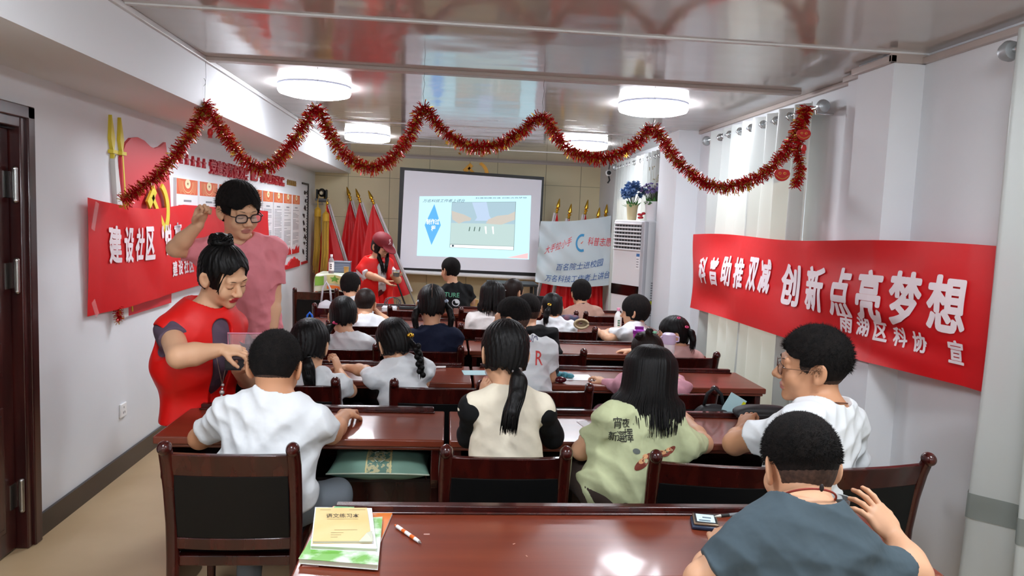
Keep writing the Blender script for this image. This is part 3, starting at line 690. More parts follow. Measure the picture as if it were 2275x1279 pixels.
for u in (.59, .655): sp('video_card_picture', ((u, .51), (u + .016, .51), (u + .022, .39), (u + .012, .39)), .0115, '#f7fbf4', 1.1)
sp('video_control_bar', ((.292, .205), (.856, .195), (.856, .14), (.29, .16)), .010, '#f2faf8', 1.05)
b = MB(); b.add([S2(.315 + .010 * math.cos(a), .185 + .018 * math.sin(a), .011) for a in [i * PI / 6 for i in range(12)]], [tuple(range(12))]); b.build('video_button', emi('dark_light', '#49606f', .7), t)
sp('pink_corner', ((.80, .02), (.88, .05), (.99, .10), (.99, .01)), .008, '#ffc6c8', 1.0)
# ------------------------------------------------------------------ floor standing air conditioner with plants
M_acw = mat('air_conditioner_white', '#e9eaec', .35); M_acg = mat('air_conditioner_grey', '#b4b6bb', .4); M_dark = mat('dark_slot', '#101114', .5); M_pan = mat('black_glass_panel', '#120c0a', .08)
AC_P = V((1.985, 7.33)); ACR = math.radians(-62)
ac = empty('air_conditioner', 'tall white floor standing air conditioner beside the far curtain', 'air conditioner', (0, 0, 0))
fw, dp, AH = .47, .33, 1.72
_fx, _fy = math.cos(ACR), math.sin(ACR)       # along the front, near corner -> (away)
ctr = AC_P + V((-_fx, -_fy)) * fw / 2
# local x runs along the front, local -y is the front face, near corner at +x
ac.location = (AC_P.x - _fx * fw / 2 - _fy * dp / 2, AC_P.y - _fy * fw / 2 + _fx * dp / 2, 0); ac.rotation_euler = (0, 0, ACR)
b = MB(); b.box((-fw / 2, -dp / 2, .02), (fw / 2, dp / 2, AH)); b.box((-fw / 2 + .02, -dp / 2 + .02, 0), (fw / 2 - .02, dp / 2 - .02, .03)); b.build('cabinet', M_acw, ac, bevel=.015)
b = MB(); b.box((fw / 2 - .045, -dp / 2 - .004, .03), (fw / 2 + .004, -dp / 2 + .05, AH - .01)); b.build('corner_trim', M_acg, ac, bevel=.008)
b = MB(); b.box((-fw / 2 + .02, -dp / 2 - .004, 1.415), (fw / 2 - .05, -dp / 2 + .01, 1.68)); b.build('outlet_recess', M_dark, ac)
for i in range(8):
    z = 1.415 + .265 * i / 7; b = MB(); b.box((-fw / 2 + .012, -dp / 2 - .016, z - .008), (fw / 2 - .045, -dp / 2 - .002, z + .008)); b.build('louver', M_acw, ac, bevel=.003)
for i in range(9):
    x = -fw / 2 + .04 + i * .045
    b = MB(); b.box((x, -dp / 2 - .0055, 1.42), (x + .005, -dp / 2 - .004, 1.67)); b.build('vertical_vane', M_acg, ac)
b = MB(); b.box((-fw / 2 + .005, -dp / 2 - .006, .935), (fw / 2 - .045, -dp / 2 + .002, 1.045)); b.build('display_panel', M_pan, ac)
b = MB(); b.box((fw / 2 - .10, -dp / 2 - .003, 1.35), (fw / 2 - .055, -dp / 2 + .002, 1.38)); b.build('energy_label_header', mat('blue_label', '#3f78b8', .4), ac)
b = MB(); b.box((fw / 2 - .10, -dp / 2 - .003, 1.22), (fw / 2 - .055, -dp / 2 + .002, 1.35)); b.build('energy_label', mat('label_white', '#f4f6f8', .4), ac)
b = MB()
for i in range(4): b.box((fw / 2 - .095, -dp / 2 - .004, 1.24 + i * .026), (fw / 2 - .062, -dp / 2, 1.248 + i * .026))
b.build('energy_label_print', M_txt, ac)
b = MB()
for i in range(14): b.box((fw / 2 - .002, -.04, .74 + i * .026), (fw / 2 + .0015, .02, .750 + i * .026))
b.build('side_label_print', M_txt, ac)
b = MB(); b.box((fw / 2 - .002, -.04, .86), (fw / 2 + .002, .015, .895)); b.build('yellow_label', mat('yellow_label', '#d8d820', .4), ac)
M_leaf = mat('green_leaf', '#3f7a35', .5); M_stem = mat('dark_stem', '#2c3a20', .6)
def aclocal(x, y, z): return ac.location + V((_fx * x - _fy * y, _fy * x + _fx * y, z))
def flowers(p, label, pot, n, R, H, mf, size, seed, petals=5, sphere=False):
    rnd = random.Random(seed); t = empty('potted_flowers', label, 'potted plant', tuple(p)); pot(t)
    st, lf, fl = MB(), MB(), MB()
    for k in range(n):
        a = rnd.uniform(0, 2 * PI); el = rnd.uniform(.15, 1.35); r = R * (rnd.random() ** .4)
        q = V((r * math.cos(a) * math.cos(el) * 1.25, r * math.sin(a) * math.cos(el) * 1.25, H + r * math.sin(el)))
        st.tube([(0, 0, .1), (q.x * .4, q.y * .4, H * .8), tuple(q)], .0022, 4)
        dirv = V((q.x, q.y, .6 * (q.z - H) + .03)).normalized(); u = dirv.cross(V((0, 0, 1))).normalized() if abs(dirv.z) < .98 else V((1, 0, 0)); w = dirv.cross(u)
        s = size * rnd.uniform(.8, 1.2)
        for layer in range(2 if not sphere else 3):
            for j in range(petals):
                an = 2 * PI * j / petals + layer * .6; e = (u * math.cos(an) + w * math.sin(an)); f = (u * math.cos(an + .9) + w * math.sin(an + .9)); g = (u * math.cos(an - .9) + w * math.sin(an - .9)); up_ = dirv * s * (.25 + .35 * layer); k2 = 1 - .25 * layer
                fl.add([q, q + g * s * .55 * k2 + up_, q + e * s * k2 + up_ * 1.2, q + f * s * .55 * k2 + up_], [(0, 1, 2, 3)])
    for k in range(n):
        a = rnd.uniform(0, 2 * PI); r = R * rnd.uniform(.4, 1.0); q = V((r * math.cos(a), r * math.sin(a), H * rnd.uniform(.62, .95))); c = V((q.x * .4, q.y * .4, H * .55)); w = (q - c).cross(V((0, 0, 1))).normalized() * .018
        lf.add([c, (c + q) / 2 + w, q, (c + q) / 2 - w + V((0, 0, .006))], [(0, 1, 2, 3)])
    st.build('stems', M_stem, t, smooth=True); tag(lf.build('leaves', M_leaf, t, fix=False), kind='stuff'); tag(fl.build('blossoms', mf, t, fix=False), kind='stuff')
    return t
def pot_gold(t): b = MB(); b.lathe([(.045, 0), (.05, .03), (.058, .12), (.064, .17), (.055, .168)], 20); b.build('vase', mat('pale_gold_vase', '#cdbf95', .35), t, smooth=.7)
def pot_white(t): b = MB(); b.lathe([(.055, 0), (.06, .01), (.085, .19), (.09, .2), (.078, .195)], 24); b.build('plant_pot', mat('white_ceramic', '#f0eff2', .3), t, smooth=.7)
flowers(aclocal(-.13, -.02, AH), 'blue cloth hydrangeas in a pale gold vase on top of the air conditioner', pot_gold, 26, .13, .24, mat('blue_petal', '#2e5a90', .6, var=('#7f9fca', 30, (1, 1, 1), .4, .7)), .05, 3, 7, True)
flowers(aclocal(.14, .02, AH), 'purple flowers with green leaves in a white pot on top of the air conditioner', pot_white, 60, .12, .27, mat('purple_petal', '#6c5a92', .6, var=('#a394c4', 30, (1, 1, 1), .4, .7)), .022, 8, 5)
t = empty('dried_sprig', 'thin pale dried sprig rising above the purple flowers', 'dried flower', tuple(aclocal(.13, .03, AH + .16))); b = MB(); rnd = random.Random(2)
for i in range(7):
    q = V((rnd.uniform(-.08, .1), rnd.uniform(-.05, .05), .28 + rnd.uniform(0, .14))); b.tube([(0, 0, 0), (q.x * .3, q.y * .3, q.z * .6), tuple(q)], .0015, 4)
    for j in range(3):
        b.ball(q + V((rnd.uniform(-.02, .02), 0, rnd.uniform(-.04, .01))), .008, 6, 4)
b.build('sprig', mat('dried_pale', '#b3ab93', .7), t, smooth=True)
t = empty('red_ribbon', 'red ribbon flower lying between the two vases on the air conditioner', 'ribbon', tuple(aclocal(.02, -.03, AH))); b = MB()
for i in range(5): b.ball((rnd.uniform(-.03, .03), rnd.uniform(-.02, .02), .02 + rnd.uniform(0, .06)), (.022, .018, .014), 8, 6)
b.build('ribbon_bow', mat('red_ribbon', '#b81828', .4), t, smooth=True)

# ------------------------------------------------------------------ flags on poles
M_flag = cloth_mat('red_flag_silk', '#cb1018', .45, .10, spec=.45, bump=(8, .1, .01, (3, 3, .6)), tc='#ff2018')
M_slv = mat('white_flag_sleeve', '#cfc9cc', .6); M_gold = mat('polished_gold', '#d8ab3c', .2, metal=.95); M_pole = mat('flag_pole_steel', '#9a9690', .3, metal=.8)
def flag(tip, foot, length, spread, label, group, zlow, seed=0, side=-1, cloth=True, sleeve=.035):
    tip, foot = V(tip), V(foot); foot = tip + (foot - tip) * (tip.z / (tip.z - foot.z)); t = empty('flag', label, 'flag', tuple(foot), 0, group); rnd = random.Random(seed); L = tip - foot; d = L.normalized(); a = tip - d * .17 - foot
    MB().tube([(0, 0, 0), tuple(a)], .011, 10).build('flag_pole', M_pole, t, smooth=.8)
    R_ = V((0, 0, 1)).rotation_difference(d).to_matrix().to_4x4(); R_.translation = a
    b = MB(); b.lathe([(.014, -.03), (.02, -.02), (.02, 0), (.012, .008), (.026, .02), (.028, .035), (.012, .05), (.03, .065), (.03, .075), (.010, .17), (.001, .19)], 14, R_)
    b.v = [tuple(v) for v in b.v]; b.build('finial', M_gold, t, smooth=.7)
    if cloth:
        ph = rnd.uniform(0, 6); drop = a.z - zlow
        def f(u, v):   # u 0 = on the pole, 1 = free edge; v 0 top, 1 bottom
            z = a.z - .03 - v * drop; tt = min(1, v * 1.0) ; along = a - d * (.03 + v * length); xp = along.x if v < 1 else along.x
            s = .10 + .9 * v; xf = a.x + side * spread * (v ** .8)
            zp = along.z; zz = zp + (z - zp) * min(1, u * 2.2)
            x = xp + (xf - xp) * u; y = along.y + (-.035 - .05 * s * math.sin(u * 13 + ph) * (.3 + .7 * v)) * min(1, u * 4)
            return (x, y, zz - .02 * math.sin(u * 9 + ph) * v)
        MB().grid(f, 60, 26).build('flag_cloth', M_flag, t, smooth=True, fix=False)
        def g(u, v):
            p = a - d * (.03 + v * length); n_ = V((d.z, 0, -d.x)) * (1 if side < 0 else -1)
            return p + n_ * (.012 + sleeve * (1 - u) * (.9)) * (1 if True else 1) + V((0, -.012 * math.sin(u * PI) - .004, 0))
        MB().grid(g, 4, 20).build('sleeve', M_slv, t, smooth=True, fix=False)
    return t
GL = 'red flags on leaning poles left of the screen'
for i, (tx, ty, fx, fy, Y, sp_, zl, lb) in enumerate(((719, 425, 800, 690, 10.92, .20, .45, 'red flag on a leaning pole, first from the left corner'), (771, 417, 850, 690, 10.98, .26, .40, 'red flag on a leaning pole, second from the left corner'),
      (791, 421, 880, 690, 10.82, .24, .45, 'red flag on a leaning pole, third from the left corner'), (819, 425, 932, 700, 10.70, .22, .55, 'red flag on a leaning pole, last one behind the woman in the cap'))):
    flag(at(tx, ty, Y), at(fx, fy, Y - .1), 1.15 if i < 3 else 1.35, sp_, lb, GL, zl - (.25 if i < 3 else .1), i)
GR = 'flags on poles behind the white cloth'
for i, (tx, ty, fx, fy, Y, lb, cl) in enumerate(((1243, 443, 1190, 690, 10.45, 'gold tipped flag pole behind the white cloth, leftmost one', 1), (1269, 455, 1225, 690, 10.35, 'gold tipped flag pole behind the white cloth, second from left', 1), (1306, 446, 1255, 690, 10.45, 'gold tipped flag pole behind the white cloth, tallest middle one', 1), (1332, 463, 1290, 690, 10.35, 'gold tipped flag pole behind the white cloth, second from right', 1), (1353, 456, 1320, 690, 10.45, 'gold tipped flag pole behind the white cloth, rightmost by the curtain', 1))):
    flag(at(tx, ty, Y) + V((-.03 if i == 4 else 0, 0, 0)), at(fx, fy, Y), 1.45, (.02 if i == 4 else .17), lb, GR, .12, 20 + i, side=1)
# white cloth flag
M_wf = cloth_mat('white_flag_cloth', '#ccd8de', .5, .15, spec=.4, bump=(7, .1, .01))
A_, B_, C_, D_ = at(1201, 491, 10.12), at(1358, 479, 10.12), at(1353, 633, 10.12), at(1189, 626, 10.12)
def SW(u, v):
    p = (D_.lerp(C_, u)).lerp(A_.lerp(B_, u), v)
    sag = -.05 * math.sin(PI * u) * (1 - v) ; p.z += sag - .03 * math.sin(PI * u) * v
    f = .028 * math.sin((u * 1.1 + v * 1.0) * 17) * math.exp(-u * 3.2) + .014 * math.sin((v * 9) + 4 * (u - .5) ** 2 * 6)
    return (p.x, p.y - .0 + f, p.z)
wf = MB().grid(SW, 90, 60).build('cloth_flag', M_wf, None, smooth=True, fix=False); tag(wf, 'white cloth flag with blue and red writing hung on the flag poles by the curtain', 'flag')
def wt(name, items, m_):
    b = MB()
    for (txt, u0, v0, w, h, sl, sh) in items:
        t_ = text_mb(txt, 1, .0 if len(txt) > 1 else .02, 1, .15); xs = [q[0] for q in t_.v]; x0, x1 = min(xs), max(xs)
        vs = []
        for q in t_.v:
            xx = (q[0] - x0) / (x1 - x0); u = u0 + w * xx + sh * q[1] * h; v = v0 + sl * xx + h * q[1]; p = V(SW(u, v)); p.y -= .006; vs.append(p)
        b.add(vs, t_.f)
    return b.build(name, m_, wf, fix=False)
wt('red_writing', [('大手拉小手', .09, .48, .36, .14, .17, .15)], mat('red_ink', '#d8232e', .5))
wt('red_writing', [('科普志愿', .68, .63, .32, .13, -.06, .15)], mat('red_ink', '#d8232e', .5))
wt('blue_writing', [('百名院士进校园', .26, .245, .64, .115, .06, .15)], mat('blue_ink', '#2c5a9c', .5))
wt('blue_writing', [('万名科技工作者上讲台', .12, .055, .88, .115, .06, .15)], mat('blue_ink', '#2c5a9c', .5))
b = MB(); pts = []
for i in range(25):
    a = math.radians(70 + 220 * i / 24); pts.append((.60 + .075 * math.cos(a) , .66 + .115 * math.sin(a)))
pts = [(.63, .78)] + pts + [(.63, .545)]
vs = []
for i, (u, v) in enumerate(pts):
    for s in (-1, 1):
        cu, cv = .60 - u, .66 - v; n_ = math.hypot(cu, cv) + 1e-6
        q = V(SW(u + s * cu / n_ * .012, v + s * cv / n_ * .019)); q.y -= .007; vs.append(q)
b.add(vs, [(2 * i, 2 * i + 1, 2 * i + 3, 2 * i + 2) for i in range(len(pts) - 1)]); b.build('round_logo', mat('logo_blue', '#3287b8', .5), wf, fix=False)
b = MB(); vs = []
for i in range(9):
    u = .585 + .03 * i / 8; v = .655 + .02 * (i / 8) ** 2 * 1.5
    for s in (-1, 1): q = V(SW(u, v + s * .008)); q.y -= .008; vs.append(q)
b.add(vs, [(2 * i, 2 * i + 1, 2 * i + 3, 2 * i + 2) for i in range(8)]); b.build('logo_swoosh', mat('logo_orange', '#d0502c', .5), wf, fix=False)

# tassels, camera bracket, wall bits in the left corner
M_tas = mat('golden_tassel', '#c99a12', .55, sheen=.3, bump=(120, .5, .004, (1, 1, .05)))
for (x0, y0, x1, y1, Y, lb) in ((706, 462, 701, 610, 10.72, 'golden hanging tassel in the left corner, the longer left one'), (724, 472, 721, 625, 10.60, 'golden hanging tassel in the left corner, right one beside the flags')):
    a, c = at(x0, y0, Y), at(x1, y1, Y); t = empty('tassel', lb, 'tassel', tuple(a), 0, 'golden tassels'); L = (a - c).z
    b = MB(); b.lathe([(.05, -.12), (.048, -.02), (.03, 0), (.008, .02), (.006, .12)], 16); b.build('tassel_cap', M_tas, t, smooth=.7)
    b = MB(); rnd = random.Random(x0)
    for i in range(60):
        an = rnd.uniform(0, 2 * PI); r = .046 * math.sqrt(rnd.random()); b.tube([(r * math.cos(an), r * math.sin(an), -.11), (r * math.cos(an) * 1.05, r * math.sin(an), -L * .6), (r * math.cos(an) * .95 - .02, r * math.sin(an), -L * rnd.uniform(.82, 1.0))], .0045, 4)
    tag(b.build('tassel_threads', M_tas, t, smooth=True), kind='stuff')
    b = MB(); b.tube([(0, 0, .11), (0, .10, .20), (0, .28, .22)], .004, 6); b.build('cord', M_tas, t)
p = at(715, 441, 10.85); t = empty('conference_camera', 'black dome conference camera on a small bracket in the left corner', 'camera', tuple(p))
b = MB(); b.box((-.085, -.07, -.035), (.085, .07, 0)); b.box((-.06, -.05, -.05), (.06, .05, -.035)); b.build('camera_base', mat('grey_plastic', '#55585c', .4), t, bevel=.008)
b = MB(); b.box((-.075, -.05, 0), (-.055, .05, .13)); b.box((.055, -.05, 0), (.075, .05, .13)); b.build('yoke', M_black, t, bevel=.006)
b = MB(); b.ball((0, 0, .085), (.055, .06, .062), 20, 14); b.build('camera_head', M_black, t, smooth=True)
b = MB(); b.lathe([(.028, .0), (.03, .012), (.024, .02), (.02, .016), (.001, .016)], 18, Matrix.Translation((0, -.048, .08)) @ Matrix.Rotation(PI / 2, 4, 'X')); b.build('lens', mat('lens_glass', '#c9c2a8', .08, metal=.6), t, smooth=.7)
b = MB(); b.tube([(0, 0, -.05), (0, .12, -.08), (-(p.x - XL), .12, -.08)], .008, 8); b.build('bracket_arm', M_steel, t)
# dark pole standing in the left corner behind the tassels
p = at(698, 690, 11.0)
# little fan like device by the curtain
p = at(1352, 384, 10.2); t = empty('security_camera', 'small round white camera hanging near the top of the far curtain', 'camera', tuple(p))
b = MB(); b.ball((0, 0, 0), (.045, .03, .045), 16, 10); b.build('camera_body', mat('white_plastic', '#f1f2f2', .35), t, smooth=True)
b = MB(); b.lathe([(.03, 0), (.03, .01), (.001, .012)], 16, Matrix.Translation((0, -.026, 0)) @ Matrix.Rotation(PI / 2, 4, 'X')); b.build('camera_face', M_black, t)
b = MB(); b.tube([(0, 0, .03), (.03, .05, .2), (.0, .1, CZ - p.z)], .006, 6); b.tube([(0, 0, -.03), (.02, 0, -.1), (.0, .02, -.14)], .012, 8); b.build('mount_stem', M_black, t)

# ------------------------------------------------------------------ podium table with its cloth, at the front left
px0, px1, py0, py1, pz = -1.52, -1.02, 8.75, 9.25, .965
t = empty('lectern_stand', 'dark wooden lectern stand under the patterned cloth, front left', 'lectern', ((px0 + px1) / 2, (py0 + py1) / 2, 0))
b = MB(); b.box((-.23, -.22, .05), (.23, .23, .90)); b.build('stand_body', M_dwood, t, bevel=.01); b = MB(); b.box((-.24, -.24, .90), (.24, .24, .94)); b.build('stand_top', M_wood, t, bevel=.008); b = MB(); b.box((-.25, -.23, 0), (.25, .25, .05)); b.build('plinth', M_dwood, t, bevel=.008)
t = empty('patterned_tablecloth', 'pale patterned plastic tablecloth with green and orange patches on the lectern', 'tablecloth', ((px0 + px1) / 2, (py0 + py1) / 2, .945))
M_tc = mat('pale_tablecloth', '#dfe6c4', .4, var=('#e9eee6', 7, (1, 1, 1), .4, .6))
def TC(u, v):
    w = .27 + .03; x = -w + 2 * w * u; 
    if v > .5: y = (v - .5) * 2 * .52 - .26; z = 0
    else: y = -.262 - .012 * math.sin(u * 21) * (1 - 2 * v); z = -(.5 - v) * 2 * .19 - .012 * math.sin(u * 12)
    k = 0
    if abs(x) > .255: k = (abs(x) - .255); x = math.copysign(.255 + k * .3, x); z -= k * 2.2
    return (x, y, z + .004)
MB().grid(TC, 48, 30).build('cloth', M_tc, t, smooth=True, fix=False, solid=.002)
def patch(u0, u1, v0, v1, m_, nm):
    def f(u, v): p = TC(u0 + (u1 - u0) * u, v0 + (v1 - v0) * v); return (p[0], p[1] - .004, p[2] + .003)
    MB().grid(f, 8, 8).build(nm, m_, t, fix=False, smooth=True)
patch(.06, .24, .18, .46, mat('lime_print', '#8cc44a', .4), 'green_patch'); patch(.30, .62, .04, .14, mat('orange_print_cloth', '#ee7a2c', .4), 'orange_patch'); patch(.30, .60, .2, .46, mat('yellow_print_cloth', '#e5e59c', .4), 'yellow_patch')
def lfp(u, v): p = TC(.45 + u, .34 + v); return (p[0], p[1] - .007, p[2] + .004)
b = MB(); b.add([lfp(x * 2.2, y * 2.6) for x, y in star(.045, .02, 5)], [tuple(range(10))]); b.build('leaf_print', mat('leaf_print', '#6fae3a', .5), t, fix=False)
TZ = .951
# bottle
def bottle(x, y, z, label, h=.21, r=.03, cap='#f0f0f0', body='#e8eef0', lab='#f6f6f6', trans=.7, ink='#333333'):
    t = empty('bottle', label, 'bottle', (x, y, z))
    b = MB(); b.lathe([(r * .9, 0), (r, .006), (r, h * .62), (r * .8, h * .74), (r * .42, h * .84), (r * .40, h * .9)], 20); b.build('bottle_body', mat('clear_plastic_' + body[1:], body, .1, trans=trans, ior=1.2), t, smooth=.8)
    b = MB(); b.lathe([(r * .46, h * .88), (r * .46, h), (r * .40, h * 1.005)], 16); b.build('cap', mat('cap_' + cap[1:], cap, .4), t, smooth=.7)
    b = MB(); b.lathe([(r * 1.01, h * .15), (r * 1.01, h * .6)], 20); b.build('label_wrap', mat('label_' + lab[1:], lab, .4), t, smooth=.7)
    b = MB()
    for i in range(3): b.box((-r * .3, -r * 1.04 - .001, h * (.25 + .1 * i)), (r * .3, -r * 1.0, h * (.30 + .1 * i)))
    b.build('label_print', mat('print_' + ink[1:], ink, .5), t); return t
p = at(738, 600, 9.0); bottle(p.x, 8.93, TZ, 'clear plastic drink bottle with white label on the lectern cloth', .225, .033)
t = empty('storage_box', 'grey blue plastic box standing behind the bottle on the lectern', 'box', (at(760, 600, 9.1).x, 9.12, TZ)); b = MB(); b.box((-.10, -.06, 0), (.10, .06, .135)); b.build('box_body', mat('slate_plastic', '#5a6377', .35), t, bevel=.01)
b = MB(); b.box((-.105, -.065, .125), (.105, .065, .14)); b.build('lid', mat('pale_slate_plastic', '#8c93a2', .3), t, bevel=.005)
b = MB()
for i in range(5): b.box((-.095, -.0615, .02 + i * .02), (.095, -.06, .026 + i * .02))
b.build('ribs', mat('pale_slate_plastic', '#8c93a2', .3), t)
t = tag(MB().lathe([(.024, 0), (.03, .085), (.032, .088), (.028, .086), (.022, .005)], 20).build('paper_cup', mat('kraft_paper', '#c79a55', .6), smooth=.7), 'small brown paper cup on the lectern cloth', 'cup'); t.location = (at(769, 600, 8.85).x, 8.86, TZ)
t = empty('computer_mouse', 'dark blue small pouch lying on the lectern cloth', 'pouch', (at(789, 602, 8.95).x - .02, 8.9, TZ)); t.name = 'small_pouch'; b = MB(); b.ball((0, 0, .014), (.045, .03, .014), 14, 8); b.build('pouch_body', mat('navy_cloth', '#1c2c66', .6), t, smooth=True); b = MB(); b.tube([(-.03, -.012, .026), (.03, -.012, .026)], .002, 5); b.build('zip', M_steel, t)

# cables and papers on the front desks, a floor stand
rnd = random.Random(5); t = empty('cable_bundle', 'tangled grey cable loops on the desk right of the woman in the cap', 'cable', tuple(at(872, 664, 7.3))); b = MB()
for k in range(5):
    c = V((rnd.uniform(-.02, .02), rnd.uniform(-.01, .01), .02)); b.tube([c + V((.07 * math.cos(a) * rnd.uniform(.8, 1.1), .04 * math.sin(a * 1.3), .05 * math.sin(a))) for a in [i * PI / 8 for i in range(17)]], .003, 5)
t.location = (at(872, 664, 7.3).x, 7.27, .76 + .035); b.build('cable_loops', mat('grey_cable', '#4a4a4c', .5), t, smooth=True)
def paperstack(x, y, z, w, d, h, label, c='#e8e8ea', rz=0):
    t = empty('paper_stack', label, 'papers', (x, y, z), rz); b = MB(); r_ = random.Random(int(x * 100))
    for i in range(4):
        b2 = MB(); ox, oy = r_.uniform(-.008, .008), r_.uniform(-.006, .006); b2.box((-w / 2 + ox, -d / 2 + oy, h * i / 4), (w / 2 + ox, d / 2 + oy, h * (i + .85) / 4)); b2.build('sheet', mat('paper_' + c[1:], c, .6), t, bevel=.001)
    return t
p = atz(872, 676, .76); paperstack(p.x, 7.15, .76, .13, .18, .03, 'small stack of grey papers at the edge of the front left desk')
p = at(905, 672, 7.2); t = empty('power_strip', 'dark power strip lying on the front desk beside the papers', 'power strip', (p.x + .02, 7.22, .76)); b = MB(); b.box((-.10, -.025, 0), (.10, .025, .03)); b.build('strip_body', mat('dark_grey_plastic', '#25282a', .4), t, bevel=.006); b = MB(); [b.box((-.08 + i * .04, -.012, .0295), (-.06 + i * .04, .012, .0315)) for i in range(4)]; b.build('outlets', M_black, t)
# wooden stick stand at the front
t = empty('flag_pole_stand', 'thin black stand leaning against the front wall under the screen', 'stand', tuple(at(905, 690, 10.3).xy) + (0,)); a = at(858, 560, 10.3) - at(905, 690, 10.3); foot_z = at(905, 690, 10.3).z
b = MB(); b.tube([(0, 0, 0), (0 - .0, 0, foot_z), (-.05, 0, foot_z)], .01, 6); b = MB(); b.tube([(.08, 0, 0), (0, 0, foot_z), (a.x, 0, foot_z + a.z)], .012, 8); b.build('rod', M_black, t); b = MB(); b.tube([(-.15, -.1, 0), (.08, 0, .03), (.3, .1, 0)], .012, 8); b.build('foot', M_black, t)
# dark media table behind the pupils at the front
p0, p1 = at(1085, 628, 9.3), at(1195, 628, 9.3); t = empty('media_table', 'low black metal side table in front of the screen wall', 'table', ((p0.x + p1.x) / 2, 9.5, 0)); h_ = (p1.x - p0.x) / 2; zt = p0.z
b = MB(); b.box((-h_, -.25, zt - .03), (h_, .25, zt)); b.build('table_top', M_black, t, bevel=.004)
for sx in (-1, 1):
    for sy in (-1, 1): b = MB(); b.box((sx * (h_ - .03) - .02, sy * .22 - .02, 0), (sx * (h_ - .03) + .02, sy * .22 + .02, zt - .03)); b.build('leg', M_black, t)
t = empty('laptop', 'black laptop standing open on the front desk, seen from behind', 'laptop', (at(1210, 670, 7.3).x, 7.25, .76)); b = MB(); b.box((-.15, -.1, 0), (.15, .1, .015)); b.build('laptop_base', M_black, t, bevel=.003); b = MB(); b.box((-.15, -.0, 0), (.15, .008, .17), Matrix.Translation((0, -.1, .015)) @ Matrix.Rotation(.2, 4, 'X')); b.build('laptop_lid', mat('dark_grey_plastic', '#25282a', .4), t, bevel=.003)
t = empty('wooden_chair', 'light wooden chair beside the boy in the black printed shirt', 'chair', (at(1020, 660, 8.1).x + .02, 8.1, 0)); M_lw = mat('light_wood', '#c79a5c', .45)
for sx in (-.17, .17):
    for sy in (-.17, .17): b = MB(); b.box((sx - .016, sy - .016, 0), (sx + .016, sy + .016, .42 if sy > 0 else .80)); b.build('leg', M_lw, t, bevel=.003)
b = MB(); b.box((-.19, -.19, .41), (.19, .19, .44)); b.build('seat', M_lw, t, bevel=.005); b = MB(); b.box((-.16, -.18, .68), (.16, -.165, .78)); b.build('backrest', M_lw, t, bevel=.004)

# ------------------------------------------------------------------ on and under the desks
# green pillow on the shelf
t = empty('green_pillow', 'sage green pillow with a patterned band, on the shelf of the second row desk', 'pillow', (-.255, 3.14, .552))
M_pil = mat('sage_cloth', '#6f9484', .7, bump=(30, .15, .003)); n = 40
def PL(sgn):
    def f(u, v):
        x, y = u * 2 - 1, v * 2 - 1; e = max(0, (1 - abs(x) ** 3.2)) ** .55 * max(0, (1 - abs(y) ** 3.0)) ** .55
        cx = 1 - .10 * (1 - abs(y) ** 2) * abs(x) ** 6; px = x * .212 * (1 - .06 * (1 - y * y) * (abs(x) > .0)); py = y * .155 * (1 - .08 * (1 - x * x))
        z = (.066 if sgn > 0 else .05) * e * (1 + .05 * math.sin(9 * x + 4 * y)) * sgn
        return (px, py, z + .052 + .018 * abs(x) ** 2 * 0)
    return f
b = MB(); b.grid(PL(1), n, n); b.grid(PL(-1), n, n); b.build('pillow_body', M_pil, t, smooth=True)
def band(u, v): p = PL(1)(.37 + .26 * u, v); return (p[0], p[1] - .001 * (1 - v), p[2] + .0015)
MB().grid(band, 10, 40).build('brocade_band', mat('brocade_band', '#557a6c', .6, var=('#b9b489', 60, (1, 1, 1), .48, .52)), t, smooth=True, fix=False)
for u0 in (.372, .61):
    def edge(u, v, u0=u0): p = PL(1)(u0 + .015 * u, v); return (p[0], p[1] - .001, p[2] + .0025)
    MB().grid(edge, 2, 40).build('gold_braid', mat('gold_braid', '#c9bf86', .5), t, smooth=True, fix=False)
b = MB()
for i in range(5):
    for s in (-1, 1):
        pts = [(s * (.012 * (i % 2) + .006), -.13 + i * .05, 0), (s * .022, -.115 + i * .05, 0), (s * .008, -.10 + i * .05, 0)]
        b.tube([V((x, y, PL(1)((x / .212 + 1) / 2, min(1, max(0, (y / .155 + 1) / 2)))[2] + .003)) for x, y, z in pts], .0018, 5)
b.build('embroidery', mat('pale_thread', '#b6c9c0', .5), t)
b = MB(); b.tube([PL(1)(i / 40, 0.0) for i in range(41)], .0035, 6); b.build('piping', mat('pale_piping', '#b8c6b4', .6), t, smooth=True)
b = MB(); b.box((-.003, -.002, -.02), (.003, .002, 0), Matrix.Translation(V(PL(1)(.965, 0)))); b.build('zip_pull', M_chrome, t)

# books at the front left of the near desk
DT = .76
def ptz(x, y, z=DT): return atz(x, y, z)
def sheet(pts, z0, z1): # px corners
    vs = [V(atz(x, y, z0)) for x, y in pts]
    return vs
M_page = mat('book_pages', '#cfd2bd', .7, bump=(260, .3, .002, (.05, .05, 4))); M_manila = mat('manila_cover', '#dcc182', .6, var=('#e3cb92', 6, (1, 1, 1), .4, .6)); M_white = mat('white_paper', '#f2f3f4', .55)
def booklike(name, label, cat_, pts, z0, th, covers, group='books at the front left of the near desk', inset=.003):
    "pts: four corners (x, y world) counter clockwise from near left; covers: (top material, bottom material)"
    c = sum((V(p).to_3d() for p in pts), V((0, 0, 0))) / 4; t = empty(name, label, cat_, (c.x, c.y, z0), 0, group)
    L = [V((p[0] - c.x, p[1] - c.y, 0)) for p in pts]
    def slab_(k, a, d, nm, m_):
        q = [v * k + V((0, 0, a)) for v in L]; MB().prism(q, (0, 0, d)).build(nm, m_, t)
    slab_(1, 0, .0012, 'back_cover', covers[1]); slab_(.985, .0012, th - .0024, 'page_block', M_page); slab_(1, th - .0012, .0012, 'front_cover', covers[0])
    return t, L, c
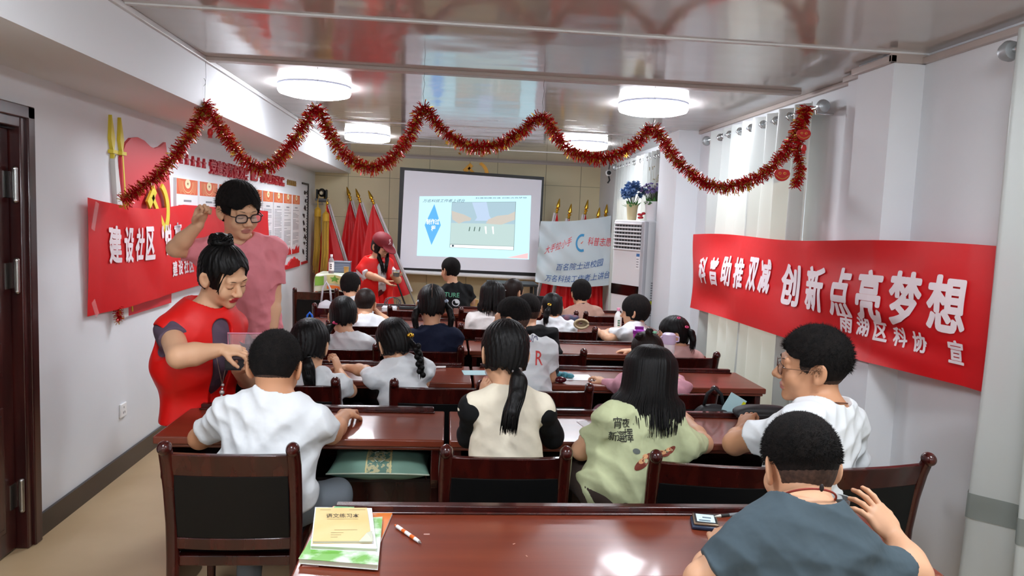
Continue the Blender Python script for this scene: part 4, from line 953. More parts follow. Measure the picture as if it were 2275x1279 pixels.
def W2(x, y): p = atz(x, y, DT + .03); return (p.x, p.y)
M_green = mat('green_cover', '#6fae4a', .4, var=('#dfeedd', 14, (1, 1, 1), .45, .6)); M_orc = mat('orange_cover', '#dd7a30', .35, var=('#e8e2dc', 5, (1, 1, 1), .52, .6))
def W0(x, y): p = atz(x, y, DT); return (p.x, p.y)
q1 = [W0(641, 1254), W0(845, 1252 - 36), W0(877, 1131), W0(706, 1127)]
q1 = [W0(650, 1262), W0(800, 1262), W0(876, 1130), W0(722, 1126)]
t1, L, c = booklike('exercise_book', 'large workbook with an orange cover, lowest book on the near desk', 'book', [W0(664, 1246), W0(826, 1250), W0(877, 1131), W0(740, 1128)], DT, .006, (M_orc, M_white))
t2, L, c = booklike('textbook', 'thick textbook with a green illustrated cover under the yellow notebook', 'book', [(W2(663, 1232)), W2(840, 1246), W2(850, 1140), W2(715, 1150)], DT + .006, .014, (M_green, M_white))
t3, L, c = booklike('textbook', 'white covered textbook directly below the yellow notebook', 'book', [W2(690, 1212), W2(837, 1218), W2(826, 1128), W2(700, 1126)], DT + .020, .010, (M_white, M_white))
t4, L, c = booklike('exercise_book', 'manila yellow exercise notebook with dark title on top of the book pile', 'book', [W2(694, 1208), W2(826, 1207), W2(815, 1133), W2(702, 1133)], DT + .030, .008, (M_manila, M_manila))
ex = (L[1] - L[0]); ey = (L[3] - L[0])
def nb(x, y): return L[0] + ex * x + ey * y + V((0, 0, .0085))
b = MB(); text_on(b, '语文练习本', .11, lambda x, y: nb(.20 + x, .68 + y * 1.3), w=.60, bold=.01); b.build('title_print', mat('dark_ink', '#4a3a28', .6), t4, fix=False)
b = MB()
for (x, y, w) in ((.08, .92, .2), (.62, .92, .3), (.22, .62, .56), (.36, .30, .4), (.30, .22, .22), (.30, .16, .18), (.30, .10, .12)): b.add([nb(x, y), nb(x + w, y), nb(x + w, y + .012), nb(x, y + .012)], [(0, 1, 2, 3)])
b.build('small_print', mat('faint_ink', '#a58c5a', .6), t4, fix=False)
b = MB(); b.add([nb(.78, -.02), nb(1.02, -.02), nb(1.02, .28), nb(.92, .16) + V((0, 0, .006))], [(0, 1, 3), (1, 2, 3)]); b.build('curled_corner', M_page, t4, fix=False)
b = MB(); a_ = [W2(742, 1125), W2(787, 1126), W2(787, 1131), W2(742, 1131)]; b.prism([(x, y, DT + .0302) for x, y in a_], (0, 0, .0006)); tag(b.build('index_tab', mat('green_tab', '#3fa35c', .4)), 'small green tab sticking out behind the yellow notebook', 'tab')
# pens
def pen(a, c, r, label, parts):
    a, c = V(a), V(c); t = empty('pen', label, 'pen', tuple(a)); d = (c - a)
    for (u0, u1, r0, r1, nm, m_) in parts: MB().tube([d * u0, d * u1], [r * r0, r * r1], 12).build(nm, m_, t, smooth=.8)
M_orp = mat('orange_plastic', '#e06a22', .3); M_wp = mat('white_plastic', '#f1f2f2', .35); M_gp2 = mat('grey_print_plastic', '#777b80', .4)
pa, pc = atz(878, 1166, DT + .006), atz(936, 1206, DT + .006)
pen(pa, pc, .0055, 'white ballpoint pen with orange patches lying on the near desk', [(0, .08, .5, .6, 'push_button', M_orp), (.08, .30, 1, 1, 'barrel', M_wp), (.30, .42, 1.03, 1.03, 'orange_patch', M_orp), (.42, .62, 1, 1, 'grip', M_wp), (.62, .76, 1.03, 1.03, 'lower_orange_patch', M_orp), (.76, .92, 1, .8, 'nose', M_wp), (.92, 1, .6, .15, 'tip', M_steel)])
pa, pc = atz(1588, 1147, DT + .03), atz(1665, 1139, DT + .03)
pen(pa, pc, .0055, 'grey gel pen lying behind the phone on the near desk', [(0, .16, .4, 1, 'tip', mat('clear_tip', '#b9b5a8', .2)), (.16, .40, 1, 1, 'grip', M_black), (.40, .78, 1, 1, 'barrel', M_gp2), (.78, 1, 1.05, 1.0, 'cap', M_wp)])
pa, pc = atz(950, 816, DT + .008), atz(990, 815, DT + .008)
pen(pa, pc, .0065, 'white marker pen with dark cap on the third row desk', [(0, .42, 1, 1, 'cap', M_dwood), (.42, 1, 1, 1, 'barrel', M_wp)])
pa = atz(1610, 1172, DT + .02)
# phone with a case
t = empty('phone', 'dark phone in a blue case with a lit screen, on the near desk', 'phone', (*atz(1560, 1168, DT).xy, DT), -.25)
b = MB(); b.box((-.034, -.038, 0), (.04, .042, .014)); b.build('case', mat('navy_leather', '#1d2c45', .4), t, bevel=.005)
b = MB(); b.box((-.028, -.034, .014), (.046, .046, .022)); b.build('phone_body', mat('bronze_metal', '#8c7863', .3, metal=.5), t, bevel=.003)
b = MB(); b.box((-.024, -.030, .022), (.042, .042, .0228)); b.build('bezel', M_black, t)
b = MB(); b.box((-.018, -.022, .0229), (.036, .036, .0233)); b.build('lit_screen', mat('phone_screen', '#101010', .2, emit='#cfe6f2', es=1.0), t)
b = MB(); b.box((-.012, -.018, .0234), (.022, -.008, .0236)); b.box((.0, .006, .0234), (.026, .016, .0236)); b.build('screen_image', mat('phone_screen_dark', '#101010', .2, emit='#54788c', es=.7), t)
p = atz(1625, 1172, DT + .01); t = tag(MB().cbox((0, 0, .006), (.07, .011, .011), Matrix.Rotation(.75, 4, 'Z')).build('chalk_stick', mat('chalk', '#e9e3b8', .7), bevel=.003), 'pale yellow stick beside the boy\'s left hand on the near desk', 'stick'); t.location = (p.x, p.y, DT)
# stickers and scraps
for i, (x, y, w, l) in enumerate(((948, 1187, .012, 'tiny clear plastic scrap right of the pen'), (690, 1257, .03, 'pale pink sticker remnant at the near desk corner'))):
    p = atz(x, y, DT); o = tag(MB().cbox((0, 0, .0008), (w * 1.4, .007, .0012)).build('paper_scrap', mat('pink_scrap', '#c49a90', .4)), l, 'scrap'); o.location = (p.x, p.y, DT)
rnd = random.Random(8); o0 = None
for i in range(9):
    p = atz(*((1985, 1190), (1997, 1205), (2015, 1212), (2030, 1222), (2037, 1218), (2055, 1232), (2067, 1244), (1142, 1208), (1170, 1235))[i], DT)
    if o0 is None: o0 = MB().cbox((0, 0, .0006), (.008, .003, .0008)).build('scratch_mark', mat('pale_scratch', '#c89a88', .5)); o = o0
    else: o = o0.copy(); COL.objects.link(o)
    o.location = (min(p.x, 1.355), p.y, DT); o.rotation_euler = (0, 0, rnd.uniform(0, 3)); tag(o, 'pale chip at the right end of the nearest desk' if i < 7 else ('tiny pale chip in the middle of the nearest desk, the farther one' if i == 7 else 'tiny pale chip in the middle of the nearest desk, the nearer one'), 'chip', 'pale chips on the nearest desk')
# plastic cup
t = tag(MB().lathe([(.024, 0), (.03, .08), (.033, .083), (.029, .082), (.023, .003)], 24).build('plastic_cup', mat('clear_cup', '#eef2f4', .08, trans=.85, ior=1.15), smooth=.8), 'clear plastic cup behind the boy in the grey shirt', 'cup'); p = at(1856, 1145, 2.17); t.location = (p.x, 2.15, DT)
# papers on desks
for (x, y, w, d, rz, lb) in ((1060, 828, .17, .13, .1, 'pale blue sheet of paper on the third row desk over the gap'), (1300, 942, .05, .09, .2, 'white paper edge on the second row desk beside the girl in green'), (1270, 838, .24, .16, .05, 'pale sheet of paper lying under the pink sleeved girl\'s hand')):
    p = atz(x, y, DT); o = tag(MB().cbox((0, 0, .001), (w, d, .0012), Matrix.Rotation(rz, 4, 'Z')).build('paper_sheet', mat('pale_blue_paper', '#b8dbe0', .4) if 'blue' in lb else M_white), lb, 'paper'); o.location = (p.x, p.y, DT)
# milk carton bottle, thermos, tumbler
p = atz(1352, 722, DT); bottle(p.x, 6.15, DT, 'white milk bottle with pink cap and green print on the fifth row desk', .2, .032, '#e59ab8', '#eef2f0', '#f2f5f2', .0, '#3c7a58')
p = at(1490, 775, 4.55); t = empty('thermos', 'tall white thermos with lilac lid beside the pink sleeved girl', 'thermos', (at(1487, 830, 4.25).x, 4.3, DT)); b = MB(); b.lathe([(.036, 0), (.038, .01), (.038, .20), (.034, .215)], 20); b.build('flask', mat('thermos_white', '#e9e6ea', .3), t, smooth=.7)
b = MB(); b.lathe([(.04, .205), (.043, .215), (.040, .262), (.03, .27), (.002, .272)], 20); b.build('lid', mat('lilac_plastic', '#d9c9e8', .35), t, smooth=.7)
b = MB(); b.tube([(.04, 0, .25), (.062, 0, .245), (.062, 0, .222), (.042, 0, .218)], .005, 8); b.tube([(-.04, 0, .25), (-.055, 0, .24), (-.042, 0, .225)], .005, 8); b.build('lid_handle', mat('lilac_plastic', '#d9c9e8', .35), t, smooth=True)
p = at(1420, 735, 5.2); t = empty('tumbler', 'bright purple tumbler standing beside the boy in the white polo', 'tumbler', (p.x, 5.2, DT)); M_pur = mat('purple_plastic', '#b43fc0', .35); b = MB(); b.lathe([(.03, 0), (.034, .01), (.04, .11), (.042, .13)], 20); b.build('cup_body', M_pur, t, smooth=.7)
b = MB(); b.lathe([(.044, .125), (.046, .13), (.046, .15), (.03, .158), (.02, .16)], 20); b.box((-.03, -.01, .155), (.03, .01, .178)); b.build('lid', mat('dark_purple_plastic', '#8a2a98', .35), t, smooth=.7)
# bags
def bag(name, label, x, y, z, w, d, h, m_, strap=True, extra=None):
    t = empty(name, label, 'bag', (x, y, z)); b = MB()
    def f(u, v):
        a = 2 * PI * u; k = (1 - abs(2 * v - 1) ** 3.5) ** .4 if 0 < v < 1 else .02; sx = math.copysign(abs(math.cos(a)) ** .6, math.cos(a)); sy = math.copysign(abs(math.sin(a)) ** .6, math.sin(a))
        return (w / 2 * sx * k + .008 * math.sin(9 * v + a * 2), d / 2 * sy * k, h * v)
    b.grid(f, 32, 16); b.build('bag_body', m_, t, smooth=True)
    if strap:
        b = MB(); b.tube([(-w * .25, 0, h * .95), (-w * .18, 0, h * 1.25), (0, 0, h * 1.4), (w * .18, 0, h * 1.25), (w * .25, 0, h * .95)], .009, 8, flat=.4); b.build('strap', m_, t, smooth=True)
    b = MB(); b.box((-w * .3, -d / 2 - .004, h * .3), (w * .3, -d / 2 + .01, h * .6)); b.build('pocket', m_, t, bevel=.006)
    return t
M_bblk = mat('black_nylon', '#101114', .6, bump=(40, .1, .003)); M_bgrn = mat('dark_green_nylon', '#10242b', .6); M_teal = mat('teal_cloth', '#3f8a98', .55, bump=(20, .3, .006))
bag('shoulder_bag', 'black shoulder bag hanging at the third row chair post, coloured card inside', at(1585, 900, 3.5).x, 3.50, .60, .20, .09, .20, M_bblk)
p = at(1608, 888, 3.52); t = empty('book_in_bag', 'pale blue booklet with yellow edge sticking out of the black bag', 'booklet', (p.x, 3.47, .74)); t.name = 'booklet'
Rb = Matrix.Rotation(.5, 4, 'Y'); MB().box((-.045, -.004, 0), (.045, .004, .12), Rb).build('booklet_cover', mat('pale_blue_paper', '#b8dbe0', .4), t); MB().box((.03, -.0045, 0), (.046, .0045, .11), Rb).build('yellow_edge', mat('yellow_label', '#d8d820', .4), t)
p = at(1590, 925, 3.42)
tag(bag('soft_bag', 'dark soft bag heaped on the desk edge behind the boy with glasses', 1.52, 3.33, DT, .26, .10, .08, M_bblk, False), cat=None)
t = bag('school_bag', 'dark green school bag between the printed white shirt boy and the empty chair', at(1213, 815, 4.1).x, 4.2, DT, .17, .12, .17, M_bgrn)
b = MB(); b.lathe([(.03, 0), (.032, .05), (.03, .06), (.02, .062)], 16, Matrix.Translation((-.02, -.03, .17))); b.build('bottle_top', M_gp2, t, smooth=.7)
t = empty('teal_scarf', 'teal cloth ribbon trailing on the third row desk beside the dark bag', 'cloth', (*atz(1240, 835, DT).xy, DT)); b = MB()
for i in range(5): b.ball((-.05 + i * .028, .03 - i * .022, .016), (.03, .022, .014 + .004 * (i % 2)), 10, 6, Matrix.Rotation(.5 * i, 3, 'Z'))
b.build('folded_cloth', M_teal, t, smooth=True)
t = empty('dark_red_purse', 'small dark red glossy purse on the third row desk under the teal cloth', 'purse', (*atz(1245, 850, DT).xy, DT)); b = MB(); b.ball((0, 0, .018), (.035, .02, .018), 14, 8); b.build('purse_body', mat('dark_red_gloss', '#4a0c18', .15), t, smooth=True); b = MB(); b.ball((0, -.018, .022), .005, 8, 6); b.build('clasp', M_chrome, t)
t = bag('blue_bag', 'bright blue bag hanging on the front row chair at left', at(688, 705, 6.5).x, 6.50, .56, .11, .08, .17, mat('bright_blue_nylon', '#1560c8', .5)); 
p = at(685, 683, 6.5); t = bag('orange_bag', 'orange bag by the left wall beside the dark haired girl', at(648, 735, 5.0).x, 5.0, .62, .16, .10, .16, mat('orange_nylon', '#e8622c', .45))
b = MB(); b.box((-.05, -.06, .04), (.05, -.05, .12)); b.build('white_print', M_white, t, bevel=.004)
t = empty('open_box_stand', 'small dark stand under the orange bag by the left wall', 'stool', (at(648, 735, 5.0).x, 5.0, 0)); t.name = 'stool'; b = MB(); b.box((-.15, -.12, .58), (.15, .12, .62)); b.build('stool_top', M_dwood, t, bevel=.004)
for sx in (-.12, .12):
    for sy in (-.09, .09): MB().box((sx - .015, sy - .015, 0), (sx + .015, sy + .015, .58)).build('leg', M_dwood, t)
t = bag('backpack', 'light grey backpack on the seat beside the boy in the front row at left', at(738, 670, 7.0).x - .02, 6.78, .76 - .3, .18, .12, .42, mat('light_grey_nylon', '#c8cad0', .5, bump=(20, .2, .004)))
t = empty('straw_hat', 'small beige rolled cloth on the chair back behind the girl with the short ponytail', 'cloth', (at(1293, 722, 5.7).x, 5.75, .87)); t.name = 'rolled_cloth'; b = MB()
for k in range(3): b.tube([(.055 * math.cos(a) * (1 - .25 * k), .02 * k - .02, .0 + .035 * math.sin(a) * (1 - .25 * k)) for a in [i * PI / 8 for i in range(17)]], .010, 8)
b.build('cloth_roll', mat('beige_cloth', '#b5a582', .7), t, smooth=True)
t = tag(bag('dark_pouch', 'dark blue checked bag beside the boy in the tan shirt', at(1262, 712, 6.3).x, 6.25, .76, .18, .10, .12, mat('dark_check', '#2a3550', .6, var=('#6a4050', 20, (1, 1, 1), .45, .55)), False))
# ------------------------------------------------------------------ people: bodies grown from blended distance fields
import numpy as np
def n3(v): v = np.asarray(v, float); return v / (np.linalg.norm(v) + 1e-12)
class Field:
    def __init__(s): s.p = []
    def add(s, fn, lo, hi, k=.02, op=1): s.p.append((fn, np.array(lo, float), np.array(hi, float), k, op)); return s
    def cone(s, a, b, ra, rb, k=.02, op=1, fl=None, grow=0, cut=None):
        "tapered round limb; fl=(axis, factor) flattens it; cut=(point, normal) slices it"
        a = np.array(a, float); b = np.array(b, float); ra += grow; rb += grow
        r = max(ra, rb); ab = b - a; L2 = ab @ ab + 1e-12
        ax = n3(fl[0]) if fl else None; ff = (1 / fl[1] - 1) if fl else 0
        def fn(X, Y, Z):
            px, py, pz = X - a[0], Y - a[1], Z - a[2]
            t = np.clip((px * ab[0] + py * ab[1] + pz * ab[2]) / L2, 0, 1)
            dx, dy, dz = px - t * ab[0], py - t * ab[1], pz - t * ab[2]
            if ax is not None:
                q = (dx * ax[0] + dy * ax[1] + dz * ax[2]) * ff; dx = dx + q * ax[0]; dy = dy + q * ax[1]; dz = dz + q * ax[2]
            d = np.sqrt(dx * dx + dy * dy + dz * dz) - (ra + (rb - ra) * t)
            if cut is not None: d = np.maximum(d, (X - cut[0][0]) * cut[1][0] + (Y - cut[0][1]) * cut[1][1] + (Z - cut[0][2]) * cut[1][2])
            return d
        return s.add(fn, np.minimum(a, b) - r, np.maximum(a, b) + r, k, op)
    def ell(s, c, r, M=None, k=.02, op=1, grow=0):
        c = np.array(c, float); r = np.array(r, float) + grow; M = np.eye(3) if M is None else np.asarray(M)
        def fn(X, Y, Z):
            px, py, pz = X - c[0], Y - c[1], Z - c[2]
            q = [(px * M[0][i] + py * M[1][i] + pz * M[2][i]) for i in range(3)]
            k0 = np.sqrt(sum((q[i] / r[i]) ** 2 for i in range(3))); k1 = np.sqrt(sum((q[i] / r[i] ** 2) ** 2 for i in range(3))) + 1e-9
            return k0 * (k0 - 1) / k1
        e = np.sqrt(((M * r) ** 2).sum(1))
        return s.add(fn, c - e, c + e, k, op)
    def wave(s, fn): s.p.append((fn, None, None, 0, 2)); return s
    def cut(s, c, n, k=.004):   # keep the side opposite to n
        c = np.array(c, float); n = n3(n)
        s.p.append((lambda X, Y, Z: (X - c[0]) * n[0] + (Y - c[1]) * n[1] + (Z - c[2]) * n[2], None, None, k, 3)); return s
    def bounds(s):
        lo = np.min([p[1] for p in s.p if p[1] is not None and p[4] == 1], 0); hi = np.max([p[2] for p in s.p if p[2] is not None and p[4] == 1], 0)
        return lo - .03, hi + .03
    def grid(s, lo, hi, h):
        n = np.maximum(2, np.ceil((hi - lo) / h).astype(int) + 1)
        ax = [(lo[i] + h * np.arange(n[i])).astype(np.float32) for i in range(3)]
        F = np.full(tuple(n), .06, np.float32)
        for fn, a, b, k, op in s.p:
            if a is None: sl = [slice(0, n[i]) for i in range(3)]
            else:
                m_ = k + 2.5 * h + .004; sl = []
                for i in range(3):
                    i0 = max(0, int((a[i] - m_ - lo[i]) / h)); i1 = min(n[i], int((b[i] + m_ - lo[i]) / h) + 2); sl.append(slice(i0, max(i0, i1)))
                if any(q.stop <= q.start for q in sl): continue
            X, Y, Z = ax[0][sl[0]][:, None, None], ax[1][sl[1]][None, :, None], ax[2][sl[2]][None, None, :]
            A = F[sl[0], sl[1], sl[2]]; d = fn(X, Y, Z)
            if op == 1:
                if k > 0: hh = np.maximum(k - np.abs(A - d), 0) / k; F[sl[0], sl[1], sl[2]] = np.minimum(A, d) - hh * hh * k * .25
                else: F[sl[0], sl[1], sl[2]] = np.minimum(A, d)
            elif op == 2: F[sl[0], sl[1], sl[2]] = A + d
            else:
                if op == -1: d = -d
                if k > 0: hh = np.maximum(k - np.abs(A - d), 0) / k; F[sl[0], sl[1], sl[2]] = np.maximum(A, d) + hh * hh * k * .25
                else: F[sl[0], sl[1], sl[2]] = np.maximum(A, d)
        return F, ax
    def mesh(s, h, lo=None, hi=None, holes=()):
        if lo is None: lo, hi = s.bounds()
        lo = np.asarray(lo, float); hi = np.asarray(hi, float)
        F, ax = s.grid(lo, hi, h); v, q = nets(F, lo, h)
        for (a, b) in holes:     # drop what a finer mesh covers
            ins = np.all((v > np.asarray(a) + 1.2 * h) & (v < np.asarray(b) - 1.2 * h), 1)
            q = q[~ins[q].all(1)]
        return v, q
def nets(F, lo, h):
    S = F < 0; n = F.shape
    c = np.zeros((n[0] - 1, n[1] - 1, n[2] - 1), np.int8); offs = [(i, j, k) for i in (0, 1) for j in (0, 1) for k in (0, 1)]
    for i, j, k in offs: c += S[i:n[0] - 1 + i, j:n[1] - 1 + j, k:n[2] - 1 + k]
    act = (c > 0) & (c < 8); ia = np.argwhere(act)
    if len(ia) == 0: return np.zeros((0, 3)), np.zeros((0, 4), int)
    idx = np.full(act.shape, -1, np.int32); idx[act] = np.arange(len(ia))
    val = {o: F[ia[:, 0] + o[0], ia[:, 1] + o[1], ia[:, 2] + o[2]] for o in offs}
    acc = np.zeros((len(ia), 3)); cnt = np.zeros(len(ia))
    for o in offs:
        for d in range(3):
            if o[d]: continue
            o2 = tuple(o[e] + (e == d) for e in range(3)); a, b = val[o], val[o2]; x = (a < 0) != (b < 0)
            t = np.where(x, a / np.where(x, a - b, 1), 0)
            for e in range(3): acc[:, e] += np.where(x, o[e] + (t if e == d else 0), 0)
            cnt += x
    v = lo + h * (ia + acc / cnt[:, None]); Q = []
    for d in range(3):
        e1, e2 = [(1, 2), (2, 0), (0, 1)][d]
        sl0 = [slice(1, n[e] - 1) for e in range(3)]; sl0[d] = slice(0, n[d] - 1); sl1 = list(sl0); sl1[d] = slice(1, n[d])
        A, B_ = S[tuple(sl0)], S[tuple(sl1)]; ch = np.argwhere(A != B_); flip = A[tuple(ch.T)]
        base = ch.copy()
        for e in range(3):
            if e != d: base[:, e] += 1
        def cell(a, b):
            p = base.copy(); p[:, e1] -= a; p[:, e2] -= b; return idx[p[:, 0], p[:, 1], p[:, 2]]
        q = np.stack([cell(1, 1), cell(0, 1), cell(0, 0), cell(1, 0)], 1); q[~flip] = q[~flip][:, ::-1]; Q.append(q)
    q = np.concatenate(Q); q = q[(q >= 0).all(1)]
    return v, q
def np_obj(name, parts, mats, parent, org, midx=None, extra=None):
    "parts: list of (verts, quads); one smooth mesh relative to org"
    vs, qs, o = [], [], 0
    for v, q in parts: vs.append(v); qs.append(q + o); o += len(v)
    v = np.concatenate(vs) - np.array(org); q = np.concatenate(qs)
    me = bpy.data.meshes.new(name); nv, nf = len(v), len(q)
    ev, ef, em = ([], [], []) if extra is None else (extra.v, extra.f, extra.m)
    me.vertices.add(nv); me.vertices.foreach_set('co', v.astype(np.float32).ravel()); me.loops.add(nf * 4); me.loops.foreach_set('vertex_index', q.astype(np.int32).ravel())
    me.polygons.add(nf); me.polygons.foreach_set('loop_start', np.arange(0, nf * 4, 4, dtype=np.int32))
    for m_ in (mats if isinstance(mats, (list, tuple)) else [mats]): me.materials.append(m_)
    if midx is not None: me.polygons.foreach_set('material_index', midx(np.concatenate(vs)[q].mean(1)).astype(np.int32))
    me.update(calc_edges=True); me.validate()
    if extra is not None and extra.v:
        bm = bmesh.new(); bm.from_mesh(me); vv = [bm.verts.new((p[0] - org[0], p[1] - org[1], p[2] - org[2])) for p in extra.v]
        for f, mi in zip(extra.f, extra.m):
            try: g = bm.faces.new([vv[i] for i in f]); g.material_index = mi
            except ValueError: pass
        bm.to_mesh(me); bm.free()
    me.polygons.foreach_set('use_smooth', [True] * len(me.polygons))
    ob = bpy.data.objects.new(name, me); COL.objects.link(ob); ob.parent = parent
    return ob
def wrinkles(seed, amp, freq=22, dirs=None):
    r = np.random.RandomState(seed); K = []
    for i in range(5):
        d = n3(r.randn(3)) if dirs is None else n3(np.array(dirs[i % len(dirs)]) + .35 * r.randn(3)); K.append((d * freq * r.uniform(.6, 1.6), r.uniform(0, 6), n3(r.randn(3)) * freq * .5, r.uniform(.6, 1)))
    def fn(X, Y, Z):
        s_ = 0
        for k, ph, w, a in K: s_ = s_ + a * (1.35 * np.sqrt(np.sin(X * k[0] + Y * k[1] + Z * k[2] + ph + 1.3 * np.sin(X * w[0] + Y * w[1] + Z * w[2])) ** 2 + .03) - .8)
        return s_ * (amp / 5)
    return fn
def Rmat(yaw, pitch=0, roll=0):
    "columns: right, forward, up. yaw 0 faces +Y, positive turns left; pitch positive looks down"
    return np.array((Matrix.Rotation(math.radians(yaw), 3, 'Z') @ Matrix.Rotation(math.radians(-pitch), 3, 'X') @ Matrix.Rotation(math.radians(roll), 3, 'Y')))
def skin_mat(name, c): return mat(name, c, .5, spec=.35, bump=(90, .05, .002))
SKIN = skin_mat('skin_light', '#d6a583'); SKIN2 = skin_mat('skin_tan', '#c48f6c'); SKIN3 = skin_mat('skin_pale', '#e0b394')
LIP = mat('lips', '#b8766a', .5); LIPR = mat('lips_red', '#b83038', .35)
def hair_mat(name, c, r=.50): return mat(name, c, r, spec=.22, bump=(160, .5, .003, (1, 1, .10)))
def crop_mat(name, c, c2): return mat(name, c, .85, spec=.2, bump=(420, 1.0, .003), var=(c2, 60, (1, 1, 1), .35, .7))
HAIR = hair_mat('black_hair', '#060505'); FADE = mat('stubble_hair', '#4c362b', .85, var=('#2a1d17', 90, (1, 1, 1), .3, .7))
CROP = crop_mat('cropped_black_hair', '#0b0a0a', '#1a1513'); CROPF = crop_mat('faded_black_hair', '#14100e', '#2a201b')
HAIRB = hair_mat('dark_brown_hair', '#1c110d')
EYEW = mat('eye_white', '#e6e2de', .2); IRIS = mat('iris', '#1c100c', .15)
def fab(name, c, r=.85, bump=(11, .55, .022, (1, 1, 1), 2.5), sheen=.0): return mat(name, c, r, spec=.25, bump=bump, sheen=sheen)

def hand(Fh, wrist, d, nrm, s, curl=.5, side=1, spread=.10, k=.006, thumb=.5):
    "palm with five separate fingers; d: finger direction, nrm: where the palm faces, side +1 right hand"
    d = n3(d); nrm = n3(np.array(nrm) - d * (np.array(nrm) @ d)); w = np.cross(d, nrm) * side   # w points to the little finger side
    W = np.array(wrist, float)
    pc = W + d * .045 * s
    Fh.ell(pc, (.040 * s, .046 * s, .0155 * s), np.stack([w, d, nrm], 1), k=.012)
    Fh.cone(W, W + d * .03 * s, .022 * s, .024 * s, .015, fl=(nrm, .75))
    lens = (.068, .076, .071, .056); tips = []
    for i in range(4):
        o = (-.0285 + .019 * i); base = W + d * (.078 - .004 * abs(i - 1)) * s + w * o * s; a = spread * (i - 1.5); dd = n3(d * math.cos(a) + w * math.sin(a)); cc = curl * (1 + .12 * (i - 1.5)); p = base; ang = cc * .5
        Fh.cone(base - d * .028 * s, base, .0088 * s, .0088 * s, .006)
        for j, f in enumerate((.45, .31, .24)):
            e = n3(dd * math.cos(ang) + nrm * math.sin(ang)); q = p + e * lens[i] * f * s; Fh.cone(p, q, (.0086 - .0007 * j) * s, (.0080 - .0008 * j) * s, .0035); p = q; ang += cc * 1.1
        tips.append(p)
    b0 = W + d * .022 * s - w * .026 * s; t1 = b0 + n3(-w * .75 + d * .75 + nrm * thumb) * .034 * s; t2 = t1 + n3(-w * .35 + d * .95 + nrm * thumb * 1.2) * .029 * s; t3 = t2 + n3(-w * .05 + d * 1. + nrm * thumb * 1.4) * .023 * s
    Fh.cone(b0, t1, .0145 * s, .0105 * s, .012); Fh.cone(t1, t2, .0105 * s, .0095 * s, .004); Fh.cone(t2, t3, .0095 * s, .0078 * s, .004)
    return tips

def ik(a, b, l1, l2, hint):
    a, b, hint = np.array(a, float), np.array(b, float), np.array(hint, float); d = b - a; L = np.linalg.norm(d); u = d / L
    if L > (l1 + l2) * .995: b = a + u * (l1 + l2) * .995; L = (l1 + l2) * .995
    x = (l1 * l1 - l2 * l2 + L * L) / (2 * L); y = math.sqrt(max(l1 * l1 - x * x, 1e-6)); h_ = hint - a; h_ = h_ - u * (h_ @ u)
    return a + u * x + n3(h_) * y, b

